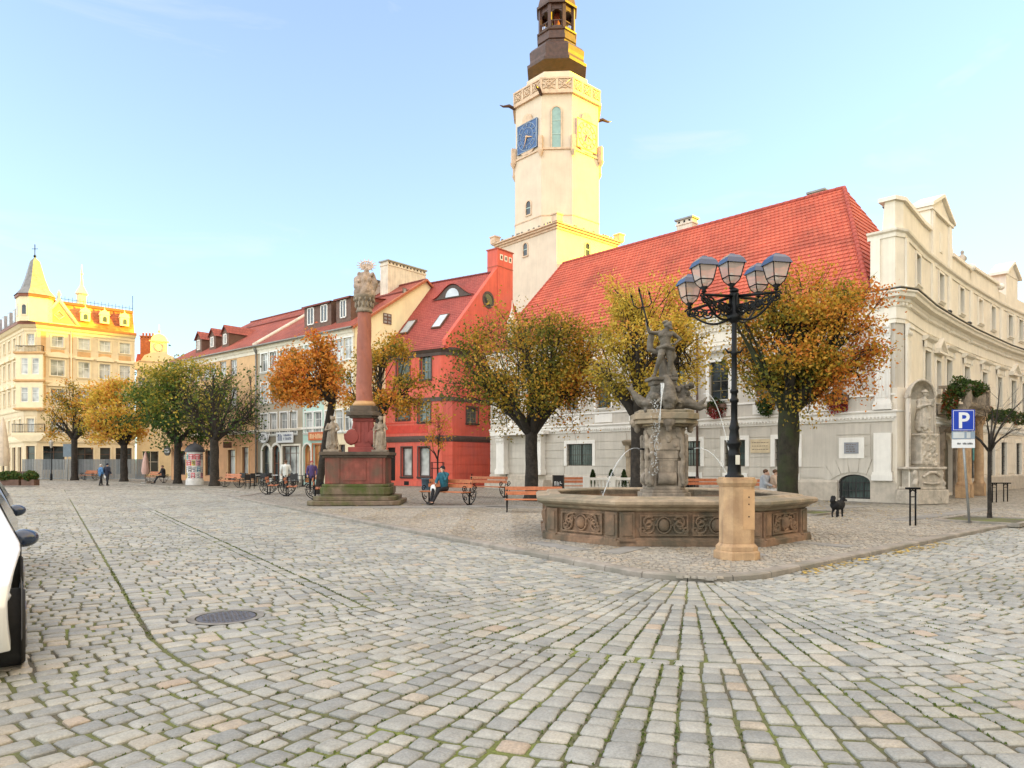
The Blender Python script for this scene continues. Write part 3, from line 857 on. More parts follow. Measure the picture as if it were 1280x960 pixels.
mb=MB();TH.box(mb,cs-.4,cs+.4,(a[2]+a[3])/2+.1,a[3]-.05,.13,.135);mb.build('picture',mat('banner_teal',(.03,.26,.28),.5,.3,3),bn,world=True)
mb=MB();TH.box(mb,cs-.3,cs+.3,a[2]+.12,(a[2]+a[3])/2-.05,.13,.135);mb.build('picture',mat('banner_grey',(.25,.24,.22),.5,.5,5),bn,world=True)
mb=MB();p0=TH(cs-.5,a[3]+.02,.02);mb.tube([TH(cs-.5,a[3]+.03,.115),TH(cs+.5,a[3]+.03,.115)],.02,8);mb.tube([TH(cs,a[3]+.03,.0),TH(cs,a[3]+.03,.115)],.015,6);mb.build('rod',M['iron'],bn,world=True)
T=Vector((XAT(696,70,200),70.0));AT=R(41.5)
tw=empty('clock_tower',(T.x,T.y,0),0,'tall octagonal white clock tower with dark copper spire rising behind the red roof','tower')
Hs=4.15
zb=ZAT(64.2,279)
ca,sa=math.cos(AT),math.sin(AT)
def trot(x,y):return(T.x+x*ca-y*sa,T.y+x*sa+y*ca)
def sq(h):return[trot(-h,-h),trot(h,-h),trot(h,h),trot(-h,h)]
def octo(h,c):
 return[trot(*q)for q in((-h+c,-h),(h-c,-h),(h,-h+c),(h,h-c),(h-c,h),(-h+c,h),(-h,h-c),(-h,-h+c))]
mb=MB();mb.prism(sq(Hs),0,zb-.5);mb.build('base',M['tower'],tw,world=True)
mb=MB()
for h_,z0,z1 in((Hs+.12,zb-.5,zb-.3),(Hs+.3,zb-.3,zb-.12),(Hs+.48,zb-.12,zb)):mb.prism(sq(h_),z0,z1)
cor=mb.build('base_cornice',M['towertrim'],tw,world=True)
mb=MB()
for x,y in((-1,-1),(1,-1),(1,1),(-1,1)):
 q=trot(x*(Hs+.2),y*(Hs+.2));mb.box((q[0],q[1],zb+.3),(.7,.7,.6),AT);mb.box((q[0],q[1],zb+.66),(.85,.85,.12),AT)
mb.build('corner_block',M['towertrim'],tw,world=True)
mb=MB();rr=random.Random(3)
for k in range(26):
 t=rr.uniform(-1,1)*Hs;sd=rr.choice((0,1));q=trot(t,-Hs-.35)if sd else trot(-Hs-.35,t)
 q2=trot(Hs+.35,t)if sd else q
 q=q2 if rr.random()<.4 else q
 mb.ball((q[0],q[1],zb+.1),(.13,.13,.1),6,4)
mb.build('edge_ornaments',M['zinc'],tw,world=True)
cH=.55*Hs
h8=3.92;c8=h8*2*.2643
z8a=zb;z8b=ZAT(66.2,187);z8c=ZAT(66.2,117.5)
mb=MB();mb.prism(octo(h8,c8),z8a,z8b);mb.prism(octo(h8-.06,c8-.02),z8b,z8c-1.0+1.0);mb.build('shaft',M['tower'],tw,world=True)
mb=MB();z_=z8a+1.4
mb.prism(octo(h8+.05,c8+.02),z_-.1,z_);mb.prism(octo(h8+.12,c8+.04),z8b-.12,z8b+.05);mb.prism(octo(h8+.2,c8+.07),z8c-.12,z8c+.12)
mb.build('string_course',M['towertrim'],tw,world=True)
zg0,zg1=z8c+.12,ZAT(66.2,99)
O=octo(h8+.12,c8+.05);gb=MB();gp=MB()
gal=empty('gallery',(0,0,0));gal.parent=tw
for i in range(8):
 F=Facade([O[i],O[(i+1)%8]]);n=3 if i%2==0 else 2
 n=max(2,round(F.L/1.45))
 F.box(gb,0,F.L,zg0,zg0+.14,-.12,.02);F.box(gb,0,F.L,zg1-.16,zg1,-.14,.05)
 F.box(gp,0,F.L,zg0+.14,zg1-.16,-.09,-.07)
 for k in range(n+1):
  x=F.L*k/n;w=.12
  F.box(gb,max(0,x-w),min(F.L,x+w),zg0+.14,zg1-.16,-.12,.03)
 for k in range(n):
  a,b=F.L*k/n+.12,F.L*(k+1)/n-.12;zl,zh=zg0+.14,zg1-.16
  for(x0,zz0,x1,zz1)in((a,zl,b,zh),(a,zh,b,zl)):
   gb.tube([F(x0,zz0,-.03),F(x1,zz1,-.03)],.055,6)
  cx_,cz_=(a+b)/2,(zl+zh)/2
  gb.tube([F(cx_+.33*math.cos(t*PI/6),cz_+.33*math.sin(t*PI/6),-.02)for t in range(13)],.045,6)
  gb.tube([F(cx_,zl,-.03),F(cx_,zh,-.03)],.04,6);gb.tube([F(a,cz_,-.03),F(b,cz_,-.03)],.04,6)
gb.build('balustrade',M['towertrim'],gal,world=True)
gp.build('balustrade_infill',mat('gallery_infill',(.60,.48,.36),.8,.1,3),gal,world=True)
O2=octo(h8,c8)
for i in range(8):
 q=Vector(O2[i]);d=(q-T).normalized();z=z8c-.15
 if i in(7,2,6,3):
  mb=MB();mb.tube([(q.x,q.y,z),(q.x+d.x*.6,q.y+d.y*.6,z+.25),(q.x+d.x*1.2,q.y+d.y*1.2,z+.1),(q.x+d.x*1.55,q.y+d.y*1.55,z+.2)],[.16,.17,.1,.03],8);mb.build('gargoyle',M['copper'],tw,world=True)
 mb=MB();mb.box((q.x+d.x*.15,q.y+d.y*.15,z8b+.4),(.4,.4,1.5),math.atan2(d.y,d.x));mb.lathe([(.02,-.6),(.22,-.2),(.28,0)],8,(q.x+d.x*.2,q.y+d.y*.2,z8b-.25));mb.build('corner_bracket',M['towertrim'],tw,world=True)
zd=ZAT(66.2,88)
def oc(r):return octo(r,r*2*.2929)
mb=MB();mb.prism(oc(2.95),z8c,zd+.4);mb.build('drum',M['tower'],tw,world=True)
sil=[(93.5,37.5),(90,38),(88.5,35),(84,34),(80,34.6),(74,35),(70,32),(66,26),(64,23),(62,23.2),(61,24.8),(56,24.8),(55,23.5),(51,23.5),(50,25),(48.5,25.5),(47,22.3)]
def sil2(z_py,hw):return(hw/880*70/1.04,ZAT(70,z_py))
pr=[sil2(a,b)for a,b in sil]
zoff=zd+1.6-pr[0][1]
def opr(mb,prof):
 for(r0,z0),(r1,z1)in zip(prof[:-1],prof[1:]):
  A,B=oc(r0),oc(r1);n=8
  vs=[(x,y,z0)for x,y in A]+[(x,y,z1)for x,y in B]
  mb.add(vs,[(i,(i+1)%n,n+(i+1)%n,n+i)for i in range(n)])
 mb.poly([(x,y,prof[-1][1])for x,y in oc(prof[-1][0])]);mb.poly([(x,y,prof[0][1])for x,y in oc(prof[0][0])])
mb=MB();opr(mb,pr);mb.build('onion_dome',M['copper'],tw,world=True)
zl0=pr[-1][1];zl1=ZAT(70,17)
Ol=oc(1.62);ln_=MB()
for i in range(8):
 q=Vector(Ol[i]);d=(q-T).normalized();a=math.atan2(d.y,d.x)
 ln_.box((q.x,q.y,(zl0+zl1)/2),(.26,.34,zl1-zl0),a)
 F=Facade([Ol[i],Ol[(i+1)%8]])
 F.box(ln_,.1,F.L-.1,zl0,zl0+.25,-.1,.02);F.box(ln_,.1,F.L-.1,zl1-.55,zl1,-.1,.02)
 for k in range(6):
  t0,t1=k/6,(k+1)/6;w=F.L-.24
  z0=zl1-.55-.35*(1-math.sin(PI*t0));z1=zl1-.55-.35*(1-math.sin(PI*t1))
  ln_.poly([F(.12+w*t0,zl1-.54,-.02),F(.12+w*t1,zl1-.54,-.02),F(.12+w*t1,z1,-.02),F(.12+w*t0,z0,-.02)])
 for k in range(1,6):x=F.L*k/6;ln_.tube([F(x,zl0+.2,-.03),F(x,zl0+.75,-.03)],.035,6)
 F.box(ln_,.1,F.L-.1,zl0+.72,zl0+.8,-.07,.0)
ln_.build('lantern',M['copper'],tw,world=True)
mb=MB();mb.lathe([(.3,0),(.3,zl1-zl0)],10,(T.x,T.y,zl0));mb.build('lantern_core',mat('reddish_core',(.25,.05,.03),.7),tw,world=True)
sil3=[(18,25.5),(15.5,26),(14,24),(11,23.5),(5,22),(0,19),(-6,12),(-12,8),(-14,9),(-30,5),(-48,3),(-75,2.2),(-120,.6)]
mb=MB();opr(mb,[sil2(a,b)for a,b in sil3]);mb.build('spire',M['copper'],tw,world=True)
mb=MB();zz=ZAT(70,-122);mb.ball((T.x,T.y,zz),.35);mb.tube([(T.x,T.y,zz),(T.x,T.y,zz+1.6)],.04,6);mb.build('finial',mat('gilt',(.7,.45,.12),.3,metal=.9),tw,world=True)
faces=[]
for i in range(8):
 F=Facade([O2[i],O2[(i+1)%8]]);mid=(Vector(O2[i])+Vector(O2[(i+1)%8]))/2
 faces.append((i,F,F.N[0]))
def fac(dirv):return max(faces,key=lambda f:f[2].dot(Vector(dirv).normalized()))[1]
FL=fac((-.75,-.66));FM=fac((.0,-1));FR=fac((.66,-.75))
def clock(F,face_m,num_m,px0,py0,px1,py1):
 c=F.L/2;zc_=ZAT(67,(py0+py1)/2);w=.5*2.75;h=.5*2.75
 mb=MB();F.box(mb,c-w,c+w,zc_-h,zc_+h,.0,.12)
 ck=mb.build('clock_face',face_m,tw,world=True)
 t=MB()
 for r_,tr in((.92,.035),(.62,.03)):
  t.tube([F(c+w*r_*math.cos(a*PI/16),zc_+h*r_*math.sin(a*PI/16),.13)for a in range(33)],tr,6)
 for k in range(12):
  a=k*PI/6;t.tube([F(c+w*.68*math.cos(a),zc_+h*.68*math.sin(a),.14),F(c+w*.86*math.cos(a),zc_+h*.86*math.sin(a),.14)],.05,4)
 for k in range(8):
  a=k*PI/4+.2;t.tube([F(c+w*.15*math.cos(a),zc_+h*.15*math.sin(a),.14),F(c+w*.42*math.cos(a+.3),zc_+h*.42*math.sin(a+.3),.14)],.03,4)
 F.box(t,c-w,c+w,zc_-h,zc_-h+.06,.12,.16);F.box(t,c-w,c+w,zc_+h-.06,zc_+h,.12,.16);F.box(t,c-w,c-w+.06,zc_-h,zc_+h,.12,.16);F.box(t,c+w-.06,c+w,zc_-h,zc_+h,.12,.16)
 t.build('numerals',num_m,ck,world=True)
 t=MB();t.tube([F(c,zc_,.18),F(c+.75,zc_-.25,.18)],[.09,.03],6);t.tube([F(c,zc_,.2),F(c-.35,zc_-1.0,.2)],[.07,.02],6);t.ball(F(c,zc_,.18),.12,8,6);t.build('hand',mat('gilt_hand',(.75,.5,.3),.4,metal=.3),ck,world=True)
 t=MB()
 pts=[(c-.75,zc_+h)]+[(c-.62*math.cos(k*PI/8),zc_+h+.25+.55*math.sin(k*PI/8))for k in range(9)]+[(c+.75,zc_+h)]
 vs=[F(x,z,0)for x,z in pts]+[F(x,z,.18)for x,z in pts];n=len(pts)
 t.add(vs,[tuple(range(n,2*n))]+[(i,(i+1)%n,n+(i+1)%n,n+i)for i in range(n)])
 pts=[(c-.9,zc_-h),(c-.6,zc_-h-.25),(c,zc_-h-.4),(c+.6,zc_-h-.25),(c+.9,zc_-h)]
 vs=[F(x,z,0)for x,z in pts]+[F(x,z,.12)for x,z in pts];n=len(pts)
 t.add(vs,[tuple(range(n,2*n))]+[(i,(i+1)%n,n+(i+1)%n,n+i)for i in range(n)])
 t.build('crest',M['towertrim'],ck,world=True)
clock(FL,mat('clock_blue',(.035,.10,.26),.5,.2,2),mat('clock_numeral',(.25,.33,.45),.5),650,150,674,188)
clock(FR,mat('clock_pink',(.60,.40,.36),.6,.15,2),mat('clock_numeral2',(.65,.30,.12),.5),725,150,744,190)
def slot(F,c,w,z0,z1,gm,name='window',fr=M['towertrim']):
 mb=MB();K=8;t=z1-w/2
 def outline(w2,e=0):return[(c-w2/2,z0-e)]+[(c-w2/2*math.cos(k*PI/K),t+w2/2*math.sin(k*PI/K))for k in range(K+1)]+[(c+w2/2,z0-e)]
 A,B=outline(w+.24,.12),outline(w)
 for k in range(len(A)-1):
  mb.quad(F(*A[k],.07),F(*A[k+1],.07),F(*B[k+1],.07),F(*B[k],.07));mb.quad(F(*A[k],.07),F(*A[k+1],.07),F(*A[k+1],.0),F(*A[k],.0));mb.quad(F(*B[k],.07),F(*B[k+1],.07),F(*B[k+1],.0),F(*B[k],.0))
 F.box(mb,c-w/2-.12,c+w/2+.12,z0-.12,z0,0,.1)
 o=mb.build(name,fr,tw,world=True)
 g=MB();g.poly([F(x,z,.012)for x,z in B]);g.build('pane',gm,o,world=True)
 g=MB()
 n=max(1,int((z1-z0)/1.7))
 for k in range(1,n+1):
  z=z0+(z1-z0)*k/(n+1);F.box(g,c-w/2,c+w/2,z-.04,z+.04,.012,.04)
 if n:g.build('glazing_bars',mat('pale_teal',(.35,.48,.46),.6),o,world=True)
slot(FM,FM.L/2-.05,.82,z8b+.08,ZAT(66,134),mat('louvre_teal',(.25,.39,.38),.5,.1,2))
slot(FL,FL.L/2+.1,.62,ZAT(67,267),ZAT(67,250),M['glass'])
sqf=[Facade([sq(Hs)[3],sq(Hs)[0]]),Facade([sq(Hs)[0],sq(Hs)[1]])]
for F,pxx in((max(sqf,key=lambda f:f.N[0].dot(Vector((-1,-1)))),657),(max(sqf,key=lambda f:f.N[0].dot(Vector((1,-1)))),734)):
 s_,z_=F.inv(pxx,312);slot(F,s_,.55,z_-.6,z_+.6,M['glass'])
F=Facade([oc(2.95)[0],oc(2.95)[1]])
rc=Vector((XAT(559,47.5,560),47.5))
dA=Vector((-.84,.545)).normalized();dB=Vector((.64,.77)).normalized()
RH=Facade([rc+dA*6.6,rc-Vector((.0,.0))+dA*.5,rc+dB*.5,rc+dB*10])
rh=empty('red_house',(rc.x,rc.y,0),0,'bright red corner house with steep roof and broad red chimney beside the clock tower','house')
RA=Facade([rc+dA*6.6,rc]);RB=Facade([rc,rc+dB*10])
def rA(*p):return RA.rect(*p)
offB=RH.S[2]-.5
def rB(*p):a=RB.rect(*p);return(a[0]+offB,a[1]+offB,a[2],a[3])
zE=ZAT(47.3,434)
w2=rA(526,443,539,474);w1=rA(523,500,538,527);w1b=rA(496,497,512,524);w2b=(w1b[0],w1b[1],w2[2],w2[3])
g1=rA(502,559,515,595);g2=rA(523,559,537,595);dr=rA(484,559,494,600)
g1=(g1[0],g1[1],.65,g1[3]);g2=(g2[0],g2[1],.65,g1[3]);dr=(dr[0],dr[1],.12,g1[3])
wb=rB(583,509,597,529);wb2=(wb[0],wb[1],w2[2],w2[3])
ops=[w2,w1,w1b,w2b,g1,g2,dr,wb]
mb=MB();RH.wall(mb,0,RH.L,0,zE,ops,.22)
p0,p3=RH.P[0],RH.P[3];bk=rc+dB*10+dA*6.6
for a,b in((p3,bk),(bk,p0)):mb.quad((a.x,a.y,0),(b.x,b.y,0),(b.x,b.y,zE),(a.x,a.y,zE))
mb.build('wall',M['redw'],rh,world=True)
mb=MB();mb.poly([(q.x,q.y,zE-.1)for q in[RH.P[0],RH.P[1],RH.P[2],p3,bk]]);mb.build('attic_floor',M['dark'],rh,world=True)
for q in(w2,w1,w1b,w2b,wb):
 win(RH,rh,q,gmat=M['glass3'],fmat=mat('olive_frame',(.22,.23,.17),.6),nx=2,nz=3,sill=M['redtrim'],surround=(M['redtrim'],.08))
for q in(g1,g2):win(RH,rh,q,name='shop_window',gmat=M['glass2'],fmat=M['redtrim'],nx=1,nz=1,sill=M['redtrim'],surround=(M['redtrim'],.07),bar=.1)
mb=MB();RH.box(mb,dr[0],dr[1],.12,dr[3],-.22,-.18);mb.build('door',M['dark'],rh,world=True)
zb1=rA(548,545,554,550);zb2=rA(548,496,554,501)
mb=MB();RH.sweep(mb,-.1,RH.L,[(.002,zb1[2]-.1),(.05,zb1[2]-.1),(.12,zb1[2]+.1),(.12,zb1[3]),(.002,zb1[3]+.05)]);mb.build('string_course',M['redtrim'],rh,world=True)
mb=MB();RH.box(mb,-.05,RH.L,zb2[2],zb2[3],.002,.05);mb.build('band',M['redtrim'],rh,world=True)
mb=MB();RH.sweep(mb,-.1,RH.L-8.0,[(.002,zE-.45),(.06,zE-.45),(.08,zE-.25),(.25,zE-.1),(.3,zE+.05),(.002,zE+.08)]);mb.build('cornice',M['redtrim'],rh,world=True)
mb=MB();RH.box(mb,.3,RH.S[1]+.3,zb1[3]+.95,zb1[3]+1.0,.002,.03);RH.box(mb,.6,RH.S[1]-1.2,zb1[3]+.25,zb1[3]+.8,.002,.02);mb.build('apron_panel',mat('red_panel',(.56,.06,.04),.8),rh,world=True)
mb=MB()
for k in range(5):
 z=.9+k*.62;RH.box(mb,RH.S[1]+.1,RH.L,z,z+.585,.002,.025)
RH.box(mb,0,RH.L,.0,.35,.002,.06)
mb.build('rustication',M['redw'],rh,world=True)
mb=MB();RH.box(mb,(g1[0]+g1[1])/2-.2,(g1[0]+g1[1])/2+.25,.05,.33,.05,.065);mb.build('cellar_vent',M['dark'],rh,world=True)
hd=4.9;zR=15.5
def q3(a,b,z):v=rc+dA*a+dB*b;return(v.x,v.y,z)
mb=MB()
roof_plane(mb,q3(6.9,-.35,zE-.05),q3(-.0,-.35,zE-.05),q3(-.0,hd,zR),q3(6.9,hd,zR),rh=.2,step=.015)
roof_plane(mb,q3(-.0,2*hd+.3,zE),q3(6.9,2*hd+.3,zE),q3(6.9,hd,zR),q3(-.0,hd,zR),rh=.2,step=.015)
rf=mb.build('roof',M['tile3'],rh,world=True)
mb=MB();ridge_tiles(mb,q3(6.9,hd,zR+.02),q3(.3,hd,zR+.02),.09,.35);ridge_tiles(mb,q3(6.9,-.3,zE),q3(6.9,hd,zR+.02),.06);mb.build('ridge_tiles',M['tile3'],rf,world=True)
mb=MB()
pl=[(-.15,zE-.02),(-.15,zE+.55),(hd+.2,zR+.35),(hd+.4,zR+.35),(2*hd+.3,zE),(2*hd+.3,zE-.02)]
n=len(pl);mb.add([q3(-.02,b,z)for b,z in pl]+[q3(.28,b,z)for b,z in pl],[tuple(range(n)),tuple(range(2*n-1,n-1,-1))]+[(i,(i+1)%n,n+(i+1)%n,n+i)for i in range(n)])
mb.add([q3(6.5,b,z)for b,z in((-.1,zE),(hd,zR-.15),(2*hd,zE))],[(0,1,2)])
gb_=mb.build('gable',M['redw'],rh,world=True)
q=rc+dB*(hd+1.15)+dA*.45
zct=ZAT(51.5,311)
AB=math.atan2(dB.y,dB.x)
mb=MB();mb.box((q.x,q.y,(10+zct)/2),(1.75,1.0,zct-10),AB)
ch=mb.build('chimney',M['redw'],rh,world=True)
mb=MB();mb.box((q.x,q.y,zct+.03),(1.88,1.12,.08),AB);mb.box((q.x,q.y,zct-1.25),(1.79,1.04,.06),AB);mb.build('chimney_cap',mat('brick_edge',(.40,.10,.06),.8),ch,world=True)
mb=MB()
for k in(-.5,0,.5):
 v=q-dA*.505+dB*k;mb.box((v.x,v.y,zct-.55),(.32,.03,.42),AB)
fl=mb.build('flue_opening',M['th_trimc'],ch,world=True)
mb=MB()
for k in(-.5,0,.5):
 v=q-dA*.525+dB*k;mb.box((v.x,v.y,zct-.55),(.15,.02,.24),AB)
mb.build('flue_hole',M['redtrim'],fl,world=True)
s_,z_=RB.inv(610,375)
def rgb(s,z,o):v=rc+dB*s+Vector((dB.y,-dB.x))*o;return(v.x,v.y,z)
mb=MB();K=20
for k in range(K):
 a0,a1=2*PI*k/K,2*PI*(k+1)/K
 for(r0,r1,o0,o1)in((.45,.62,.06,.06),(.62,.62,.06,-.02),(.45,.45,.06,.0)):
  mb.quad(rgb(s_+r0*math.cos(a0),z_+r0*math.sin(a0),o0),rgb(s_+r0*math.cos(a1),z_+r0*math.sin(a1),o0),rgb(s_+r1*math.cos(a1),z_+r1*math.sin(a1),o1),rgb(s_+r1*math.cos(a0),z_+r1*math.sin(a0),o1))
ro=mb.build('round_window',M['redtrim'],rh,world=True)
mb=MB();mb.poly([rgb(s_+.45*math.cos(2*PI*k/K),z_+.45*math.sin(2*PI*k/K),.035)for k in range(K)]);mb.build('pane',M['glass'],ro,world=True)
nrm=Vector((0,0,0))
A0=Vector(q3(0,-.35,zE-.05));A1=Vector(q3(1,-.35,zE-.05));Rr=Vector(q3(0,hd,zR))
ux=(A1-A0).normalized();uy=(Rr-A0).normalized();un=ux.cross(uy);un=un if un.z>0 else-un
def on_roof(px,py):
 d=Vector(ray(px,py));o=Vector((0,0,EYE));t=(A0-o).dot(un)/d.dot(un);h=o+d*t
 return(h-A0).dot(ux),(h-A0).dot(uy)
def rp3(u,v,o):return A0+ux*u+uy*v+un*o
for(px,py)in((549,401),(511,406)):
 u,v=on_roof(px,py);mb=MB();w,h=.42,.72
 vs=[rp3(u+i*w,v+j*h,o)for o in(.0,.14)for i,j in((-1,-1),(1,-1),(1,1),(-1,1))]
 mb.add(vs,[(0,1,5,4),(1,2,6,5),(2,3,7,6),(3,0,4,7),(4,5,6,7)])
 sk=mb.build('skylight',M['brown'],rf,world=True)
 mb=MB();mb.poly([rp3(u+i*.34,v+j*.62,.145)for i,j in((-1,-1),(1,-1),(1,1),(-1,1))]);mb.build('skylight_pane',mat('sky_glass',(.45,.5,.55),.08,.2,1,spec=.9),sk,world=True)
u0,v0=on_roof(562,371)
mb=MB();K=16;fr=[];bk_=[]
hN=Vector((un.x,un.y,0)).normalized()
base=rp3(u0,v0,0)
for k in range(K+1):
 t=-1+2*k/K;h=.95*(math.cos(PI*t/2)**2)
 f=base+ux*t*1.9+hN*.1+Vector((0,0,h));
 dd=(f-A0).dot(un)/hN.dot(un);b=f-hN*max(dd,.02);fr.append(f);bk_.append(b)
for k in range(K):
 mb.add([fr[k]+Vector((0,0,.06))+hN*.1,fr[k+1]+Vector((0,0,.06))+hN*.1,bk_[k+1]+Vector((0,0,.06)),bk_[k]+Vector((0,0,.06))],[(0,1,2,3)],0,[[(k*.24,0),(k*.24+.24,0),(k*.24+.24,1),(k*.24,1)]])
dm=mb.build('dormer',M['tile3'],rh,world=True)
mb=MB();mb.poly([f for f in fr]);mb.build('dormer_front',M['redtrim'],dm,world=True)
mb=MB();mb.poly([base+hN*.12+ux*.62*math.cos(a*PI/8)+Vector((0,0,.08+.62*math.sin(a*PI/8)))for a in range(9)]);mb.build('pane',mat('sky_glass',(.45,.5,.55)),dm,world=True)
r0=Vector((XAT(443,48.5,560),48.5));dR=Vector((-.766,.643)).normalized()
def row_pt(s):return r0+dR*s
dG=Vector((.64,.77)).normalized()
zEr=ZAT(48.5,409)
def s_at(px):
 lo,hi=-2,40
 for _ in range(40):
  m=(lo+hi)/2;p=row_pt(m);X=640+880*p.x/(p.y*CP)
  if X>px:lo=m
  else:hi=m
 return lo
S_mint0,S_mint1,S_beige1,S_or1=s_at(446),s_at(378.5),s_at(322),s_at(214)
ROW=Facade([row_pt(S_or1),row_pt(0)]);LR=ROW.L
def RX(px):return LR-s_at(px)
zER=zEr
def house(name,label,cat,sa,sb,wallm,ops_list,depth=12):
 """sa, sb: distances from r0 (sa right, sb left)"""
 F=Facade([row_pt(sb),row_pt(sa)])
 p=row_pt((sa+sb)/2);e=empty(name,(p.x,p.y,0),0,label,cat)
 return F,e
def shell(F,e,m,ops,zE_,depth,split=None,m2=None):
 mb=MB()
 if split:F.wall(mb,0,F.L,split,zE_,ops,.2)
 else:F.wall(mb,0,F.L,0,zE_,ops,.2)
 a,b=F.P[0],F.P[-1];a2,b2=a+dG*depth,b+dG*depth
 for p,q in((b,b2),(b2,a2),(a2,a)):mb.quad((p.x,p.y,0),(q.x,q.y,0),(q.x,q.y,zE_),(p.x,p.y,zE_))
 mb.poly([(v.x,v.y,zE_-.05)for v in(a,b,b2,a2)])
 mb.build('wall',m,e,world=True)
 if split:
  mb=MB();F.wall(mb,0,F.L,0,split,ops,.2);mb.build('ground_floor_wall',m2 or m,e,world=True)
HD=6.6;zRr=15.5
def row_roof(F,e,a,b,hip_left=False,over=.35):
 P=lambda s,d,z:tuple(F.P[0]+F.D[0]*s+dG*d)+(z,)
 mb=MB()
 lft=3.2 if hip_left else 0
 roof_plane(mb,P(a,-over,zER),P(b,-over,zER),P(b,HD,zRr),P(a+lft,HD,zRr),rh=.24,step=.015)
 roof_plane(mb,P(b,2*HD,zER),P(a,2*HD,zER),P(a+lft,HD,zRr),P(b,HD,zRr),rh=.24,step=.015)
 if hip_left:roof_plane(mb,P(a,2*HD,zER),P(a,-over,zER),P(a+lft,HD,zRr),P(a+lft+.01,HD,zRr),rh=.24,step=.015)
 rf=mb.build('roof',M['tile2'],e,world=True)
 mb=MB();ridge_tiles(mb,P(a+lft,HD,zRr+.03),P(b,HD,zRr+.03),.1)
 t=.74
 mb.tube([P(a+lft*t,-over+(HD+over)*t,zER+(zRr-zER)*t+.05),P(b,-over+(HD+over)*t,zER+(zRr-zER)*t+.05)],.09,6)
 mb.build('ridge_tiles',M['tile2'],rf,world=True)
 mb=MB();mb.tube([P(a,-over-.06,zER-.05),P(b,-over-.06,zER-.05)],.08,8);mb.build('gutter',M['zinc'],e,world=True)
 return rf,P
def cornice(F,e,a,b,m,z=None,o=.28):
 z=z or zER;mb=MB();F.sweep(mb,a,b,[(.002,z-.62),(.05,z-.62),(.07,z-.4),(.16,z-.3),(.2,z-.14),(o,z-.08),(o,z-.03),(.002,z-.02)]);return mb.build('cornice',m,e,world=True)
def dormer(P,F,e,s,w,zb_,h,dep,wallm,gable=True,name='dormer',roofm=M['tile2'],wfrac=.5,two=False):
 """box dormer at distance s along the facade, front set back on the slope"""
 k=(zb_-zER)/(zRr-zER);d0=-.35+(HD+.35)*k
 mb=MB();A=lambda x,d,z:P(x,d,z)
 zt=zb_+h;k2=(zt-zER)/(zRr-zER);d1=-.35+(HD+.35)*k2+.1
 for x in(s-w/2,s+w/2):mb.poly([A(x,d0,zb_),A(x,d0,zt),A(x,d1,zt)])
 mb.quad(A(s-w/2,d0,zb_),A(s+w/2,d0,zb_),A(s+w/2,d0,zt),A(s-w/2,d0,zt))
 if gable:mb.poly([A(s-w/2,d0,zt),A(s+w/2,d0,zt),A(s,d0,zt+w*.55)])
 d=mb.build(name,wallm,e,world=True)
 mb=MB()
 if gable:
  zt2=zt+w*.55;k3=min(1,(zt2-zER)/(zRr-zER));d2=-.35+(HD+.35)*k3+.2
  for sg in(-1,1):
   xs=s+sg*(w/2+.12)
   mb.add([A(xs,d0-.15,zt-.1),A(s,d0-.15,zt2+.06),A(s,d2,zt2+.06),A(xs,d1,zt-.1)],[(0,1,2,3)],0,[[(0,0),(0,w*.6),(2,w*.6),(2,0)]])
   mb.add([A(xs,d0-.15,zt-.22),A(s,d0-.15,zt2-.06),A(s,d0-.15,zt2+.06),A(xs,d0-.15,zt-.1)],[(0,1,2,3)])
 else:
  kk=min(1,(zt+.35-zER)/(zRr-zER));d2=-.35+(HD+.35)*kk+.5
  mb.add([A(s-w/2-.1,d0-.2,zt),A(s+w/2+.1,d0-.2,zt),A(s+w/2+.1,d2,zt+.42),A(s-w/2-.1,d2,zt+.42)],[(0,1,2,3)],0,[[(0,0),(w,0),(w,2),(0,2)]])
  mb.add([A(s-w/2-.1,d0-.2,zt-.12),A(s+w/2+.1,d0-.2,zt-.12),A(s+w/2+.1,d0-.2,zt),A(s-w/2-.1,d0-.2,zt)],[(0,1,2,3)])
  for sg in(-1,1):x=s+sg*(w/2+.0);mb.poly([A(x,d0,zt-.01),A(x,d2,zt+.4),A(x,d1,zt-.01)])
 mb.build('dormer_roof',roofm,d,world=True)
 cs=[s]if not two else[s-w*.25,s+w*.25]
 for c_ in cs:
  ww=w*wfrac/(2 if two else 1);fm=MB();z0,z1=zb_+h*.18,zb_+h*.92
  for(x0,x1,a0,a1)in((c_-ww/2,c_+ww/2,z0,z0+.08),(c_-ww/2,c_+ww/2,z1-.08,z1),(c_-ww/2,c_-ww/2+.09,z0,z1),(c_+ww/2-.09,c_+ww/2,z0,z1),(c_-.04,c_+.04,z0,z1)):
   v=[A(x0,d0-.05,a0),A(x1,d0-.05,a0),A(x1,d0-.05,a1),A(x0,d0-.05,a1),A(x0,d0,a0),A(x1,d0,a0),A(x1,d0,a1),A(x0,d0,a1)]
   fm.add(v,[(0,1,2,3),(0,1,5,4),(3,2,6,7),(0,3,7,4),(1,2,6,5)])
  wo=fm.build('window',M['wframe'],d,world=True)
  g=MB();g.quad(A(c_-ww/2,d0-.02,z0),A(c_+ww/2,d0-.02,z0),A(c_+ww/2,d0-.02,z1),A(c_-ww/2,d0-.02,z1));g.build('dormer_pane',M['glass'],d,world=True)
 return d
F,e=house('orange_house','long orange townhouse with three little gabled dormers, left end of the red roofed row','house',S_beige1,S_or1,None,None)
def fx(px):return F.L-(s_at(px)-S_beige1)
fl2=F.rect(276,452,283,470);fl1=(0,0,fl2[2]-2.7,fl2[2]-1.1)
W=1.0;ops=[];ww=[fx(p)for p in(226,236,246,258,266,279,292,305)]
